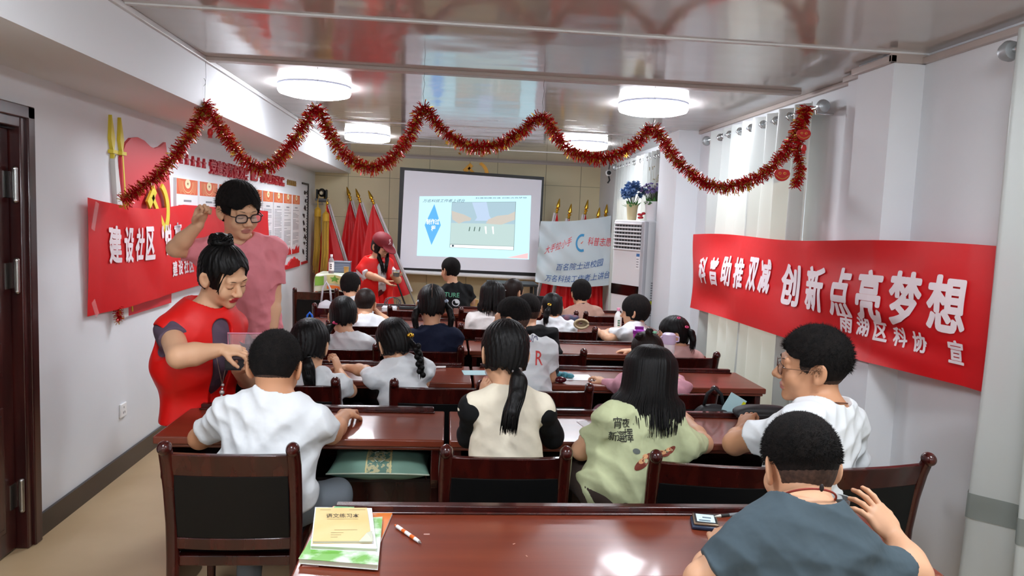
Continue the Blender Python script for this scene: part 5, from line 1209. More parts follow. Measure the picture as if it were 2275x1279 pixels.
def person(label, head, neck, pelvis, yaw_body, head_rot, hs=1.0, s=1.0, sw=.17, arms=(None, None), legs='sit', skin=SKIN, shirt=None, sleeve='short', sleeve_mat=None, hair=None, hair_m=HAIR, trousers=None, fat=1.0, q=1.0, group=None, long_hem=.0, face=True, collar=None, eyes='down', lip=None, wr=.030, tuck=0, neckhole=.066, foot=None, seed=1, shirt_name='shirt', openv=False, sleeve_len=.66):
    head, neck, pelvis = (np.array(p, float) for p in (head, neck, pelvis))
    org = (float(pelvis[0]), float(pelvis[1]), 0.0); T = empty('person', label, 'person', org, 0, group)
    up = n3(neck - pelvis); fw0 = np.array([-math.sin(math.radians(yaw_body)), math.cos(math.radians(yaw_body)), 0]); rt = n3(np.cross(fw0, up)); fw = np.cross(up, rt); L = np.linalg.norm(neck - pelvis); TM = np.stack([rt, fw, up], 1)
    HM = Rmat(*head_rot); 
    def hp(x, y, z): return head + HM @ (np.array([x, y, z]) * hs)
    B = Field()
    def torso(Fd, g=0, k=.05, loose=0):
        f = fat
        Fd.ell(pelvis + up * .02 * s, (.165 * s * f + loose, .118 * s * f + loose, .13 * s), TM, k, grow=g)
        Fd.ell(pelvis + up * L * .34, (.145 * s * f + loose, .108 * s * f + loose, .17 * s), TM, k, grow=g)
        Fd.ell(pelvis + up * L * .68 + fw * .008, (.160 * s * (.5 + .5 * f) * sw / .17 + loose * .5, .112 * s * (.6 + .4 * f) + loose * .6, .19 * s), TM, k, grow=g)
        for sd in (-1, 1):
            sh = shoulder(sd); Fd.cone(neck - up * .045 * s + rt * sd * .05 * s, sh, .058 * s, .045 * s, k, grow=g)
            Fd.cone(neck + up * .01 * s + rt * sd * .02 * s - fw * .012 * s, sh + up * .01 * s, .040 * s, .036 * s, k, grow=g)
    def shoulder(sd):
        a = arms[0 if sd < 0 else 1]; o = np.array(a.get('sh', (0, 0, 0))) if a else 0
        return neck - up * .055 * s + rt * sd * (sw) - fw * .005 + o
    torso(B, g=-.008)
    # neck and head
    B.cone(neck - up * .04 * s, hp(0, -.028, -.05), .056 * s * (.7 + .3 * fat), .050 * hs * (.7 + .3 * fat), .03)
    B.ell(hp(0, -.015, .030), np.array([.076, .095, .088]) * hs, HM, .03)
    B.ell(hp(0, .020, -.035), np.array([.063 * (.8 + .2 * fat), .068, .080]) * hs, HM, .03)
    B.ell(hp(0, .030, -.075), np.array([.047 * (.7 + .3 * fat), .050, .038]) * hs, HM, .025)
    if face:
        B.ell(hp(0, .070, -.100), np.array([.020, .016, .016]) * hs, HM, .02)
        for sd in (-1, 1):
            B.ell(hp(sd * .036, .060, -.038), np.array([.026, .024, .028]) * hs, HM, .02)
            B.ell(hp(sd * .032, .108, .001), np.array([.020, .020, .012]) * hs, HM, .012, -1)
            B.ell(hp(sd * .031, .0735, .0), np.array([.0155, .0150, .0125]) * hs, HM, .005)
        B.cone(hp(-.036, .077, .021), hp(.036, .077, .021), .012 * hs, .012 * hs, .015)
        B.cone(hp(0, .086, .004), hp(0, .107, -.030), .0075 * hs, .0125 * hs, .010)
        for sd in (-1, 1): B.ell(hp(sd * .0125, .097, -.036), np.array([.0085, .011, .0085]) * hs, HM, .006)
        B.ell(hp(0, .0845, -.0625), np.array([.024, .009, .0060]) * hs, HM, .006); B.ell(hp(0, .0835, -.0730), np.array([.020, .009, .0065]) * hs, HM, .006)
        B.cone(hp(-.020, .0945, -.068), hp(.020, .0945, -.068), .0018 * hs, .0018 * hs, .003, -1)
    for sd in (-1, 1):
        EM = HM @ np.array(Matrix.Rotation(sd * .55, 3, 'Z') @ Matrix.Rotation(.2, 3, 'X'))
        B.ell(hp(sd * .084, -.012, -.010), np.array([.0075, .021, .034]) * hs, EM, .006)
        B.ell(hp(sd * .090, -.004, -.006), np.array([.007, .012, .020]) * hs, EM, .004, -1)
        B.ell(hp(sd * .080, -.004, -.034), np.array([.007, .010, .010]) * hs, EM, .006)
    # arms
    S_, fine, elb, wri = [], [], [], []
    for i, a in enumerate(arms):
        sd = -1 if i == 0 else 1; sh = shoulder(sd)
        if a is None: a = {'w': sh - up * .48 * s + fw * .05, 'e': sh - fw * .5 + rt * sd * .1}
        l1, l2 = .285 * s * a.get('l', 1), .245 * s * a.get('l', 1)
        el, w = ik(sh, a['w'], l1, l2, a.get('e', sh - np.array([0, 0, 1.]) + rt * sd * .4))
        if 'el' in a: el = np.array(a['el'], float); w = np.array(a['w'], float)
        fa = a.get('fat', fat)
        B.cone(sh, el, .043 * s * fa, .039 * s * fa, .03); B.cone(el, el + (w - el) * .35, .038 * s * fa, .039 * s * fa, .02); B.cone(el + (w - el) * .35, w, .039 * s * fa, .0255 * s * (.6 + .4 * fa), .02)
        hd = n3(a.get('d', w - el)); nr = a.get('n', (0, 0, -1)); 
        if abs(n3(nr) @ hd) > .95: nr = (0.2, 1, .1)
        hand(B, w, hd, nr, s * a.get('hs', 1), a.get('curl', .6), sd, a.get('spread', .08), thumb=a.get('thumb', .5))
        fine.append((w - .012 - .0 + np.minimum(0, hd) * .20 * s - .075 * s, w + .012 + np.maximum(0, hd) * .20 * s + .075 * s)); S_.append((sd, sh, el, w)); elb.append(el); wri.append(w)
    # legs
    Lg = []
    for sd in (-1, 1):
        hip = pelvis + rt * sd * .085 * s - up * .01 * s
        if legs == 'sit':
            kd = n3(np.array([fw0[0], fw0[1], 0]) + .22 * sd * rt * np.array([1, 1, 0])); kn = hip + kd * .40 * s + np.array([0, 0, -.02]); kn[2] = max(kn[2], .40 * s); an = np.array([kn[0], kn[1], .07]) - kd * .04
        elif legs == 'stand':
            an = np.array([pelvis[0], pelvis[1], .08]) + rt * sd * .09 * s * np.array([1, 1, 0]) - fw0 * .02; kn = (hip + an) / 2 + fw0 * .025
        else: hip, kn, an = [np.array(p, float) for p in legs[0 if sd < 0 else 1]]
        Lg.append((sd, hip, kn, an, n3(np.array([fw0[0], fw0[1], 0]) + .15 * sd * rt * np.array([1, 1, 0]))))
        B.cone(hip, kn, .072 * s * fat, .050 * s * fat, .04, grow=-.006); B.cone(kn, an, .050 * s, .032 * s, .03, grow=-.006); B.cone(an + (0, 0, -.03), an + Lg[-1][4] * .12 * s + (0, 0, -.045), .03 * s, .022 * s, .02)
    hlo = head - .155 * hs; hhi = head + .155 * hs; hb, hh = (.0065 * q, .0036 * q)
    boxes = [(hlo, hhi)] + [(f[0], f[1]) for f in fine]
    parts = [B.mesh(hb, holes=boxes)] + [B.mesh(hh, *b_) for b_ in boxes]
    # fine boxes that overlap the head box would double the surface: harmless, both follow the same field
    lipm = lip or LIP; lc = hp(0, .092, -.068)
    if True: pass

    def midx(c):
        r_ = (c - lc) @ HM / hs; return (((r_[:, 0] / .023) ** 2 + (r_[:, 2] / .0125) ** 2 < 1) & (r_[:, 1] > -.010)) if face else np.zeros(len(c), int)
    body = np_obj('body', parts, [skin, lipm], T, org, midx)
    # eyes, brows
    if face:
        for sd in (-1, 1):
            b = MB(); o_ = (lambda p: tuple(np.array(p) - np.array(org)))
            if eyes == 'down': b.tube([o_(hp(sd * (.031 + x), .0885 - 9 * x * x - (.003 if x * sd else 0), -.006 - 6 * x * x)) for x in (-.014, -.009, -.004, 0, .004, .009, .014)], [.0006, .0012, .0014, .0014, .0014, .0012, .0006], 6); b.build('eyelash', HAIR, T, smooth=True)
            else:
                b.ball(o_(hp(sd * .031, .0790, -.0015)), (.0115 * hs, .0110 * hs, .0048 * hs), 16, 12, Matrix([list(r) for r in HM])); e_ = b.build('eye', EYEW, T, smooth=True)
                b = MB(); b.ball(o_(hp(sd * .031, .0865, -.0015)), (.0050 * hs, .0042 * hs, .0044 * hs), 12, 8, Matrix([list(r) for r in HM])); b.build('iris', IRIS, e_, smooth=True)
                b = MB(); b.tube([o_(hp(sd * (.031 + x), .0900 - 9 * x * x, .0035 - 8 * x * x)) for x in (-.013, -.006, 0, .006, .013)], [.0006, .0013, .0015, .0013, .0006], 6); b.build('eyelash', HAIR, T, smooth=True)
            b = MB(); b.tube([o_(hp(sd * x, .0905 - 12 * (x - .02) ** 2, .022 + 3 * x * .05 - 9 * (x - .03) ** 2)) for x in (.014, .02, .028, .036, .044)], [.001, .0024, .0026, .0022, .0008], 6, flat=.6); b.build('eyebrow', HAIR, T, smooth=True)
    O = dict(T=T, hp=hp, HM=HM, head=head, neck=neck, up=up, rt=rt, fw=fw, org=org, S=S_, hs=hs, s=s, body=body, q=q, Lg=Lg, pelvis=pelvis, torso=torso, L=L)
    # clothes
    if shirt is not None:
        C = Field(); torso(C, g=.010, loose=.012)
        ev = [] 
        for sd, sh, el, w in S_:
            dd = n3(el - sh)
            if sleeve == 'short':
                e = sh + (el - sh) * sleeve_len; C.cone(sh - dd * .01, e + dd * .05, .050 * s * (.5 + .5 * fat), .062 * s * (.5 + .5 * fat), .05, cut=(e, dd))
            elif sleeve == 'long' and sleeve_mat is None:
                C.cone(sh, el, .058 * s, .052 * s, .035); C.cone(el, w, .054 * s, .042 * s, .02, cut=(w, n3(w - el)))
        C.wave(wrinkles(seed, wr, 30, [tuple(up * .6 + rt * .8), tuple(up), tuple(up * .6 - rt * .8)]))
        C.cut(pelvis - up * (.06 + long_hem) * s, -up)
        C.cone(neck + up * .0 + fw * .02, neck + up * .2, neckhole * s, .12 * s, .004, -1)
        if openv:
            vt = neck + fw * .12 - up * .10 * s; C.cone(neck + fw * .09 + up * .02, neck + fw * .16 - up * .20 * s, .055 * s, .02 * s, .004, -1)
        sh_o = np_obj(shirt_name, [C.mesh(hb * .85)], shirt, T, org); O['shirt'] = sh_o
        if sleeve == 'long' and sleeve_mat is not None:
            for sd, sh, el, w in S_:
                D = Field(); D.cone(neck - up * .035 * s + rt * sd * .06 * s, sh + rt * sd * .0, .060 * s, .052 * s, .03, grow=.012); D.cone(sh, el, .056 * s, .052 * s, .03); D.cone(el, w, .052 * s, .038 * s, .02, cut=(w, n3(w - el)))
                D.wave(wrinkles(seed + sd, .010, 26)); D.cone(neck + up * .0 + fw * .02, neck + up * .2, neckhole * s, .12 * s, .004, -1); np_obj('sleeve', [D.mesh(hb * .85)], sleeve_mat, T, org)
        if collar is not None:
            a = neck + up * .012; n_ = MB(); pts = []
            for i in range(25):
                t_ = 2 * PI * i / 24; pts.append(tuple(a + fw * .004 + rt * math.cos(t_) * (neckhole + .001) * s + fw * (math.sin(t_) * (neckhole + .001) * s) + up * (.018 * s - .028 * s * math.sin(t_)) - np.array(org)))
            n_.tube(pts, .008 * s, 8, flat=1.3); n_.build('collar', collar, T, smooth=True)
    if trousers is not None:
        C = Field(); C.ell(pelvis + up * .0, (.172 * s * fat, .13 * s * fat, .115 * s), TM, .04, grow=.006)
        for sd, hip, kn, an, fd in Lg: C.cone(hip, kn, .080 * s * fat, .062 * s * fat, .05); C.cone(kn, an, .062 * s, .052 * s, .03, cut=(an + (0, 0, .0), (0, 0, -1)))
        C.wave(wrinkles(seed + 9, .010, 18)); np_obj('trousers', [C.mesh(.010)], trousers, T, org)
    for sd, hip, kn, an, fd in Lg:
        C = Field(); C.cone((an[0], an[1], .045), np.array([an[0], an[1], .038]) + fd * .14 * s, .042 * s, .036 * s, .02); C.cut((0, 0, .004), (0, 0, -1)); C.cut((0, 0, .085), (0, 0, 1)); np_obj('shoe', [C.mesh(.009)], foot or mat('white_shoe', '#d8d8d8', .5), T, org)
    if hair is not None: hair(O, hair_m)
    return O

def cap_field(O, t_top=.014, t_side=.012, front=.045, fringe=.048, nape=-.055, ear=True, back=None, side_z=-.02, groove=.0014, taper=0, seed=1, low=.55):
    "hair cap in head space: fringe = height of the front hairline, nape = lowest z at the back"
    hs, HM, head = O['hs'], O['HM'], O['head']; R0 = np.array([.076, .095, .088])
    Fd = Field(); c0 = np.array([0, -.015, .030]); rs = np.random.RandomState(seed); ph = rs.uniform(0, 6, 4)
    def fn(X, Y, Z):
        px, py, pz = (X - head[0]) / hs, (Y - head[1]) / hs, (Z - head[2]) / hs
        x = px * HM[0][0] + py * HM[1][0] + pz * HM[2][0]; y = px * HM[0][1] + py * HM[1][1] + pz * HM[2][1]; z = px * HM[0][2] + py * HM[1][2] + pz * HM[2][2]
        zz = np.clip((z - nape) / (.12 - nape), 0, 1); t = t_side + (t_top - t_side) * zz
        if taper: t = t * np.clip((z - nape) / taper, .12, 1)
        qx, qy, qz = x - c0[0], y - c0[1], z - c0[2]
        # below the widest part the cap runs down like a cylinder towards the nape
        qz2 = np.where(qz < 0, qz * low, qz)
        r = R0 + 0; k0 = np.sqrt((qx / (r[0] + t)) ** 2 + (qy / (r[1] + t)) ** 2 + (qz2 / (r[2] + t)) ** 2); d = (k0 - 1) * .085
        az = np.arctan2(qx, qy + .03 - .0); el = np.arctan2(qz, np.sqrt(qx * qx + qy * qy))
        d = d + groove * (np.sin(az * 23 + 3 * np.sin(el * 3 + ph[0]) + ph[1]) * .5 + np.sin(az * 41 + 4 * np.sin(el * 5 + ph[2])) * .35)
        # face opening
        fz = fringe + .012 * np.sin(x * 60 + ph[3]) + .010 * np.cos(x * 25)
        face_ = np.minimum(y - front, fz - z) ; d = np.maximum(d, face_)
        sid = np.minimum(y + .012, side_z - z) if ear else np.minimum(y - .02, side_z - z); d = np.maximum(d, sid)
        if ear:
            e = .026 - np.sqrt((y + .008) ** 2 + ((z + .012) * .75) ** 2); d = np.maximum(d, e)
        nz = nape + .006 * np.sin(x * 90 + ph[1]) + .005 * np.sin(x * 260 + ph[2]) + .004 * np.sin(x * 510) - .012 * np.cos(x * 30); d = np.maximum(d, nz - z)
        return d * hs
    ext = .135 * hs; Fd.add(fn, head - ext, head + ext, 0); return Fd
def build_hair(O, m_, Fd=None, extra=None, name='hair', h=None, fields=()):
    h = h or .0042 * O['q']; parts = []
    if Fd is not None: parts.append(Fd.mesh(h, O['head'] - .15 * O['hs'], O['head'] + .15 * O['hs']))
    for f in fields: parts.append(f.mesh(h))
    return np_obj(name, parts, m_, O['T'], O['org'], extra=extra)
def fuzz(O, b, n, L, zmin=-.02, r=.0009, t=.010, seed=3, fr=.05):
    "many short hairs standing on the cap"
    rnd = random.Random(seed)
    for _ in range(n):
        d = V((rnd.gauss(0, 1), rnd.gauss(0, 1), rnd.gauss(0, 1))).normalized(); p = V((d.x * (.076 + t), d.y * (.095 + t) - .015, d.z * (.088 + t) + .03))
        if p.z < zmin or (p.y > .045 and p.z < fr): continue
        e = (d + V((rnd.uniform(-.5, .5), rnd.uniform(-.2, .7), rnd.uniform(-.3, .3)))).normalized() * L * rnd.uniform(.6, 1.2)
        a = V(O['hp'](*p)); c = V(O['hp'](*(p + e))); w = (c - a).cross(V((rnd.random(), rnd.random(), rnd.random() + .1))).normalized() * r; w2 = (c - a).cross(w).normalized() * r
        b.add([a + w, a - w * .5 + w2, a - w * .5 - w2, c], [(0, 1, 3), (1, 2, 3), (2, 0, 3)])
def short_hair(fuzzn=0, L=.010, fade=0, **kw):
    kw.setdefault('low', .82)
    def f(O, m_):
        if m_ == HAIR: m_ = CROP
        b = MB()
        if fuzzn: fuzz(O, b, fuzzn, L, zmin=kw.get('nape', -.055) + .05, t=kw.get('t_top', .014) - .004, fr=kw.get('fringe', .048) + .01)
        build_hair(O, m_, cap_field(O, **kw), b)
        if fade:
            k2 = dict(kw); k2.update(t_top=.0045, t_side=.0035, nape=kw.get('nape', -.055) - fade, side_z=kw.get('side_z', -.02) - fade, taper=0, groove=.0006); build_hair(O, FADE, cap_field(O, **k2), None, 'faded_hair')
    return f
def lock(b, pts, r, n=5, flat=.6): b.tube(cat([V(p) for p in pts], 5), [r * w for w in np.interp(np.linspace(0, 1, (len(pts) - 1) * 5 + 1), [0, .15, .7, 1], [.6, 1, .9, .12])], n, flat=flat)
def tail(path, r, n=40, seed=2, spread=1.0, tie=None, tie_m=None, body=True, thin=.3):
    "a bunch of locks along path (world points)"
    def f(O, b, fields):
        rnd = random.Random(seed); P = [V(p) for p in path]; k = len(P)
        if body:
            F_ = Field()
            prof = np.interp(np.linspace(0, 1, k), [0, .25, .7, 1], [.5, 1, .85, thin]) * r
            for i in range(k - 1): F_.cone(P[i], P[i + 1], prof[i], prof[i + 1], .012)
            w_ = wrinkles(seed, .006, 60, [(1, 0, 0), (.8, .6, 0), (0, 1, 0)]); F_.wave(w_); fields.append(F_)
        for _ in range(n):
            a = rnd.uniform(0, 2 * PI); q = rnd.uniform(.5, 1.05); pts = []
            for i, p in enumerate(P):
                u = i / (k - 1); w = r * q * np.interp(u, [0, .25, .7, 1], [.35, 1, .95, .8 * spread]); pts.append(p + V((math.cos(a + u * .5) * w, math.sin(a + u * .5) * w * .8, 0)) + (V((0, 0, -rnd.uniform(-.01, .04))) if i == k - 1 else V((0, 0, 0))))
            lock(b, pts, .0035 + .002 * rnd.random())
    return f
def hair_with(tails=(), extras=(), **kw):
    def f(O, m_):
        b = MB(); fields = []
        for t_ in tails: t_(O, b, fields)
        for e in extras: e(O, b, fields)
        build_hair(O, m_, cap_field(O, **kw), b, fields=fields)
    return f
def hair_tie(O, p, r, m_, name='hair_tie', balls=0):
    b = MB(); p = V(p) - V(O['org']); b.tube([p + V((r * math.cos(a), r * .6 * math.sin(a), r * .5 * math.sin(a))) for a in [i * PI / 6 for i in range(13)]], r * .35, 8)
    for i in range(balls): b.ball(p + V(((i - .5) * r * 1.4, -r, 0)), r * .7, 10, 8)
    b.build(name, m_, O['T'], smooth=True)
def curtain_hair(bottom, front=.02, n=160, seed=4, rad=.094, out=.01, r=.0045, back_only=False):
    "long straight locks from the crown to world height bottom"
    def f(O, b, fields):
        rnd = random.Random(seed); hp = O['hp']
        for i in range(n):
            az = rnd.uniform(-1, 1) * (2.25 if not back_only else 1.5); top = V(hp(.01 * rnd.uniform(-1, 1), -.02 + rnd.uniform(-.02, .05), .134)); pts = [top]
            for el in (1.1, .7, .35, 0.0):
                pts.append(V(hp(math.sin(az) * (.076 + .022) * math.cos(el), -.015 - math.cos(az) * (.095 + .020) * math.cos(el), .03 + (.088 + .018) * math.sin(el))))
            e = V(hp(math.sin(az) * rad, -.015 - math.cos(az) * (rad + .014), -.03)); pts[-1] = e; zb = bottom + rnd.uniform(-.02, .03) + .03 * abs(az) / 2
            mid = V((e.x, e.y, (e.z + zb) / 2)) + V((math.sin(az) * out, 0, 0)); dirb = V((e.x - O['head'][0], e.y - O['head'][1], 0)).normalized() if True else 0
            pts += [mid + dirb * .008, V((e.x, e.y, zb)) + dirb * (out + rnd.uniform(-.008, .012))]
            lock(b, pts, r * rnd.uniform(.7, 1.3), 5, .5)
    return f
def project_on(O, name, b2, m_, parent=None, direction=(0, 1, 0), off=.002):
    "b2: MB in world coordinates lying before the cloth; pressed onto the shirt along direction"
    from mathutils.bvhtree import BVHTree
    me = O['shirt'].data; org = V(O['org']); bv = BVHTree.FromPolygons([v.co + org for v in me.vertices], [tuple(p.vertices) for p in me.polygons]); d = V(direction).normalized(); vs = []
    for v in b2.v:
        h_ = bv.ray_cast(V(v) - d * .4, d); vs.append((h_[0] - d * off - org) if h_[0] is not None else (V(v) - org))
    b3 = MB(); b3.add(vs, b2.f); return b3.build(name, m_, parent or O['shirt'], fix=False)

def garment(O, name, m_, fn, h=None):
    C = Field(); fn(C); return np_obj(name, [C.mesh(h or .0055 * O['q'])], m_, O['T'], O['org'])
def vest(O, m_, zlow, gap=.05, g=.026, flare=.03, seed=5, side=1):
    neck, pel, up, rt, fw, s = O['neck'], O['pelvis'], O['up'], O['rt'], O['fw'], O['s']; low = np.array([pel[0], pel[1], zlow])
    def f(C):
        O['torso'](C, g=g, loose=.02); C.cone(pel + up * .05, low, .165 * s + flare, .195 * s + flare, .06, fl=(fw, .74))
        for sd in (-1, 1): C.cone(neck - up * .04 * s + rt * sd * .06 * s, neck - up * .06 * s + rt * sd * .175 * s, .062 * s, .058 * s, .03, grow=g * .6)
        C.wave(wrinkles(seed, .020, 16, [tuple(up * .3 + rt), tuple(rt), tuple(rt * .8 - up * .4)]))
        for sd, sh, el, w in O['S']: C.cone(sh + rt * sd * .005 - up * .02, sh + rt * sd * .25 - up * .10, .070 * s, .10 * s, .01, -1); 
        C.cut(low, (0, 0, -1)); C.cone(neck + fw * .03, neck + up * .22, .068 * s, .13 * s, .004, -1)
        # open front: a slit that widens to the neck
        a = neck + fw * .15 - up * .02; c = low + fw * .20
        C.cone(a, c, gap * 1.25, gap * 1.1, .006, -1, fl=(fw, 3.0))
    return garment(O, 'vest', m_, f)
def lapels(O, m_):
    neck, up, rt, fw, s = O['neck'], O['up'], O['rt'], O['fw'], O['s']; org = O['org']
    for sd in (-1, 1):
        P = [neck + rt * sd * .075 + fw * .02 + up * .035, neck + rt * sd * .062 + fw * .10 - up * .02, neck + rt * sd * .055 + fw * .165 - up * .15, neck + rt * sd * .13 + fw * .155 - up * .14, neck + rt * sd * .125 + fw * .10 - up * .045]
        b = MB(); b.prism([tuple(p - np.array(org)) for p in P], tuple(fw * .008 + up * .004)); b.build('lapel', m_, O['T'], bevel=.004)
def glasses(O, m_, w=.064, thick=.0022, lens=True):
    hp, org = O['hp'], np.array(O['org']); t = bpy.data.objects.new('glasses', None)
    b = MB()
    for sd in (-1, 1):
        pts = []
        for i in range(21):
            a = 2 * PI * i / 20; x = math.copysign(abs(math.cos(a)) ** .7, math.cos(a)) * .026; z = math.copysign(abs(math.sin(a)) ** .7, math.sin(a)) * .019
            pts.append(tuple(hp(sd * .034 + x, .103 - abs(sd * .034 + x) * .12, -.004 + z) - org))
        b.tube(pts, thick, 6)
        b.tube([tuple(hp(*p) - org) for p in ((sd * .060, .096, .004), (sd * .074, .085, .004), (sd * .082, .03, .002), (sd * .083, -.010, .004), (sd * .080, -.03, -.012))], thick * .9, 6)
    b.tube([tuple(hp(x, .103, .002) - org) for x in (-.010, 0, .010)], thick, 6)
    f = b.build('glasses', m_, O['T'], smooth=True)
    if lens:
        for sd in (-1, 1):
            b = MB(); pts = [tuple(hp(sd * .034 + math.copysign(abs(math.cos(a)) ** .7, math.cos(a)) * .025, .1025 - .034 * .12, -.004 + math.copysign(abs(math.sin(a)) ** .7, math.sin(a)) * .018) - org) for a in [2 * PI * i / 20 for i in range(20)]]
            b.prism(pts, tuple(O['HM'] @ np.array([0, .0012, 0]))); b.build('lens', mat('spectacle_lens', '#e8f0f0', .03, alpha=.12, spec=.8), f)
# ------------------------------------------------------------------ the people
W_T = fab('white_tshirt', '#dfe3e6'); NAVY = fab('navy_cloth_shirt', '#141c33'); BLK = fab('black_cloth', '#0f1012'); GREYT = mat('grey_trousers', '#6c747c', .85, bump=(150, .12, .0015)); DKT = mat('dark_trousers', '#1b1c22', .85)
CREAM = fab('cream_cloth', '#e6ddc8'); GRN = fab('pale_green_tshirt', '#bcc39a'); PINK = fab('pink_tshirt', '#e48d96'); GREY = fab('slate_grey_tshirt', '#46545c'); PSL = fab('pink_sleeve_cloth', '#d29aa8'); TAN = fab('tan_pink_tshirt', '#b89484'); OFFW = fab('offwhite_blouse', '#e4dfdc')
def P3(x, y, Y): return np.array(at(x, y, Y))
def seat(x, Y, z=.585): return np.array([x, Y, z])
def X(px, Y, py=800): return float(at(px, py, Y)[0])
G_ = 'pupils sitting at the desks'
# boy in white, second row left
person('chubby boy in a white T-shirt seen from behind, elbow on the second row desk', P3(613, 815, 2.86), P3(612, 898, 2.80), (-.66, 2.75, .60), -3, (-4, 20, 0), hs=1.10, s=.98, sw=.165, group=G_,
       arms=({'w': (-.78, 3.12, .80), 'e': (-1.1, 2.9, .7)}, {'w': (-.42, 3.16, .80), 'el': P3(735, 962, 2.93)}), shirt=W_T, fat=1.12, skin=SKIN2, trousers=GREYT, q=.95,
       hair=short_hair(4500, .010, t_top=.013, t_side=.008, nape=-.062, fringe=.05, side_z=.0, taper=.05, groove=.0004, low=.85, fade=.014), legs=(((-.74, 2.74, .55), (-.78, 3.14, .52), (-.8, 3.1, .07)), ((-.60, 2.74, .55), (-.42, 2.95, .53), (-.40, 2.92, .07))), seed=3)
# girl in cream and black
O = person('girl in a cream top with black sleeves and a low ponytail, back to the viewer', P3(1120, 785, 2.90), P3(1128, 880, 2.84), (X(1135, 2.76), 2.80, .60), 4, (14, 16, 4), hs=1.04, s=.90, sw=.135, group=G_, neckhole=.05,
       arms=({'el': P3(1042, 968, 2.92), 'w': P3(1072, 890, 3.06), 'd': (.12, .1, 1), 'n': (.7, .3, -.2), 'curl': .9}, {'el': P3(1228, 968, 2.95), 'w': (X(1190, 3.18), 3.18, .80), 'e': P3(1300, 980, 2.9)}), shirt=CREAM, sleeve='long', sleeve_mat=BLK, collar=BLK, fat=.98, trousers=DKT, q=.95, seed=5, wr=.016,
       hair=hair_with(tails=(tail([P3(1148, 822, 2.80), P3(1152, 845, 2.745), P3(1148, 880, 2.70), P3(1136, 915, 2.665), P3(1130, 945, 2.66)], .030, 130, 3, 1.3, thin=.55),), t_top=.016, t_side=.013, nape=-.062, side_z=-.06, ear=True, fringe=.05, groove=.0022), skin=SKIN)
hair_tie(O, P3(1148, 822, 2.785), .017, mat('clear_tie', '#5a504c', .3))
# girl in pale green
O = person('girl with long straight black hair in a pale green printed T-shirt', P3(1440, 848, 2.86), P3(1452, 925, 2.80), (X(1400, 2.76), 2.80, .60), 4, (0, 10, 5), hs=1.12, s=.98, sw=.168, group=G_,
       arms=({'el': P3(1292, 1000, 2.90), 'w': (X(1345, 3.16), 3.16, .80), 'sh': (.0, 0, -.02)}, {'el': P3(1562, 985, 2.94), 'w': (X(1530, 3.18), 3.18, .80)}), shirt=GRN, trousers=mat('brown_trousers', '#3a2c26', .85), q=.95, seed=8, long_hem=.08, fat=1.02,
       hair=hair_with(extras=(curtain_hair(float(P3(1450, 955, 2.75)[2]), n=620, rad=.098, out=.028, r=.0056),), t_top=.014, t_side=.012, nape=-.09, side_z=-.09, ear=False, fringe=.05, front=.03, groove=.0012))
def shirt_text(O, name, items, m_, Yf, direction=(0, 1, 0)):
    b2 = MB()
    for (txt, px, py, hpx, wpx, rot) in items:
        t_ = text_mb(txt, 1, .006, 1, .12); xs = [q[0] for q in t_.v]; ys = [q[1] for q in t_.v]; vs = []
        for q in t_.v:
            u = (q[0] - min(xs)) / (max(xs) - min(xs)) * wpx; v = (q[1] - min(ys)) / (max(ys) - min(ys)) * hpx; c_, s_ = math.cos(rot), math.sin(rot)
            vs.append(at(px + u * c_ - v * s_, py - u * s_ - v * c_, Yf))
        b2.add(vs, t_.f)
    return project_on(O, name, b2, m_, direction=direction)
INK = mat('black_shirt_ink', '#26261f', .7)
shirt_text(O, 'shirt_writing', [('宵', 1377, 970, 26, 20, 0), ('夜', 1398, 968, 22, 17, 0), ('新', 1368, 1001, 23, 18, 0), ('選', 1386, 1000, 24, 17, 0), ('擇', 1402, 1000, 30, 20, .05)], INK, 2.60)
def blobs(O, name, items, m_, Yf, direction=(0, 1, 0)):
    b2 = MB()
    for (px, py, rx, ry, rot) in items:
        n = 20; P = [at(px + rx * math.cos(a) * math.cos(rot) - ry * math.sin(a) * math.sin(rot), py + rx * math.cos(a) * math.sin(rot) + ry * math.sin(a) * math.cos(rot), Yf) for a in [2 * PI * i / n for i in range(n)]]
        c = at(px, py, Yf); b2.add([c] + P, [(0, 1 + i, 1 + (i + 1) % n) for i in range(n)])
    return project_on(O, name, b2, m_, direction=direction)
blobs(O, 'printed_tray', [(1440, 1040, 26, 9, -.75), (1480, 1024, 24, 7, .05), (1505, 1018, 18, 7, -.2)], mat('print_dark_red', '#7c3426', .6), 2.60)
blobs(O, 'printed_food', [(1437, 1038, 8, 5, -.7), (1446, 1028, 7, 5, 0), (1487, 1022, 9, 5, 0), (1503, 1016, 7, 4, 0)], mat('print_orange_food', '#e0a878', .6), 2.595)
blobs(O, 'printed_cup', [(1427, 1018, 8, 6, 0)], mat('print_grey', '#5d6460', .6), 2.595)
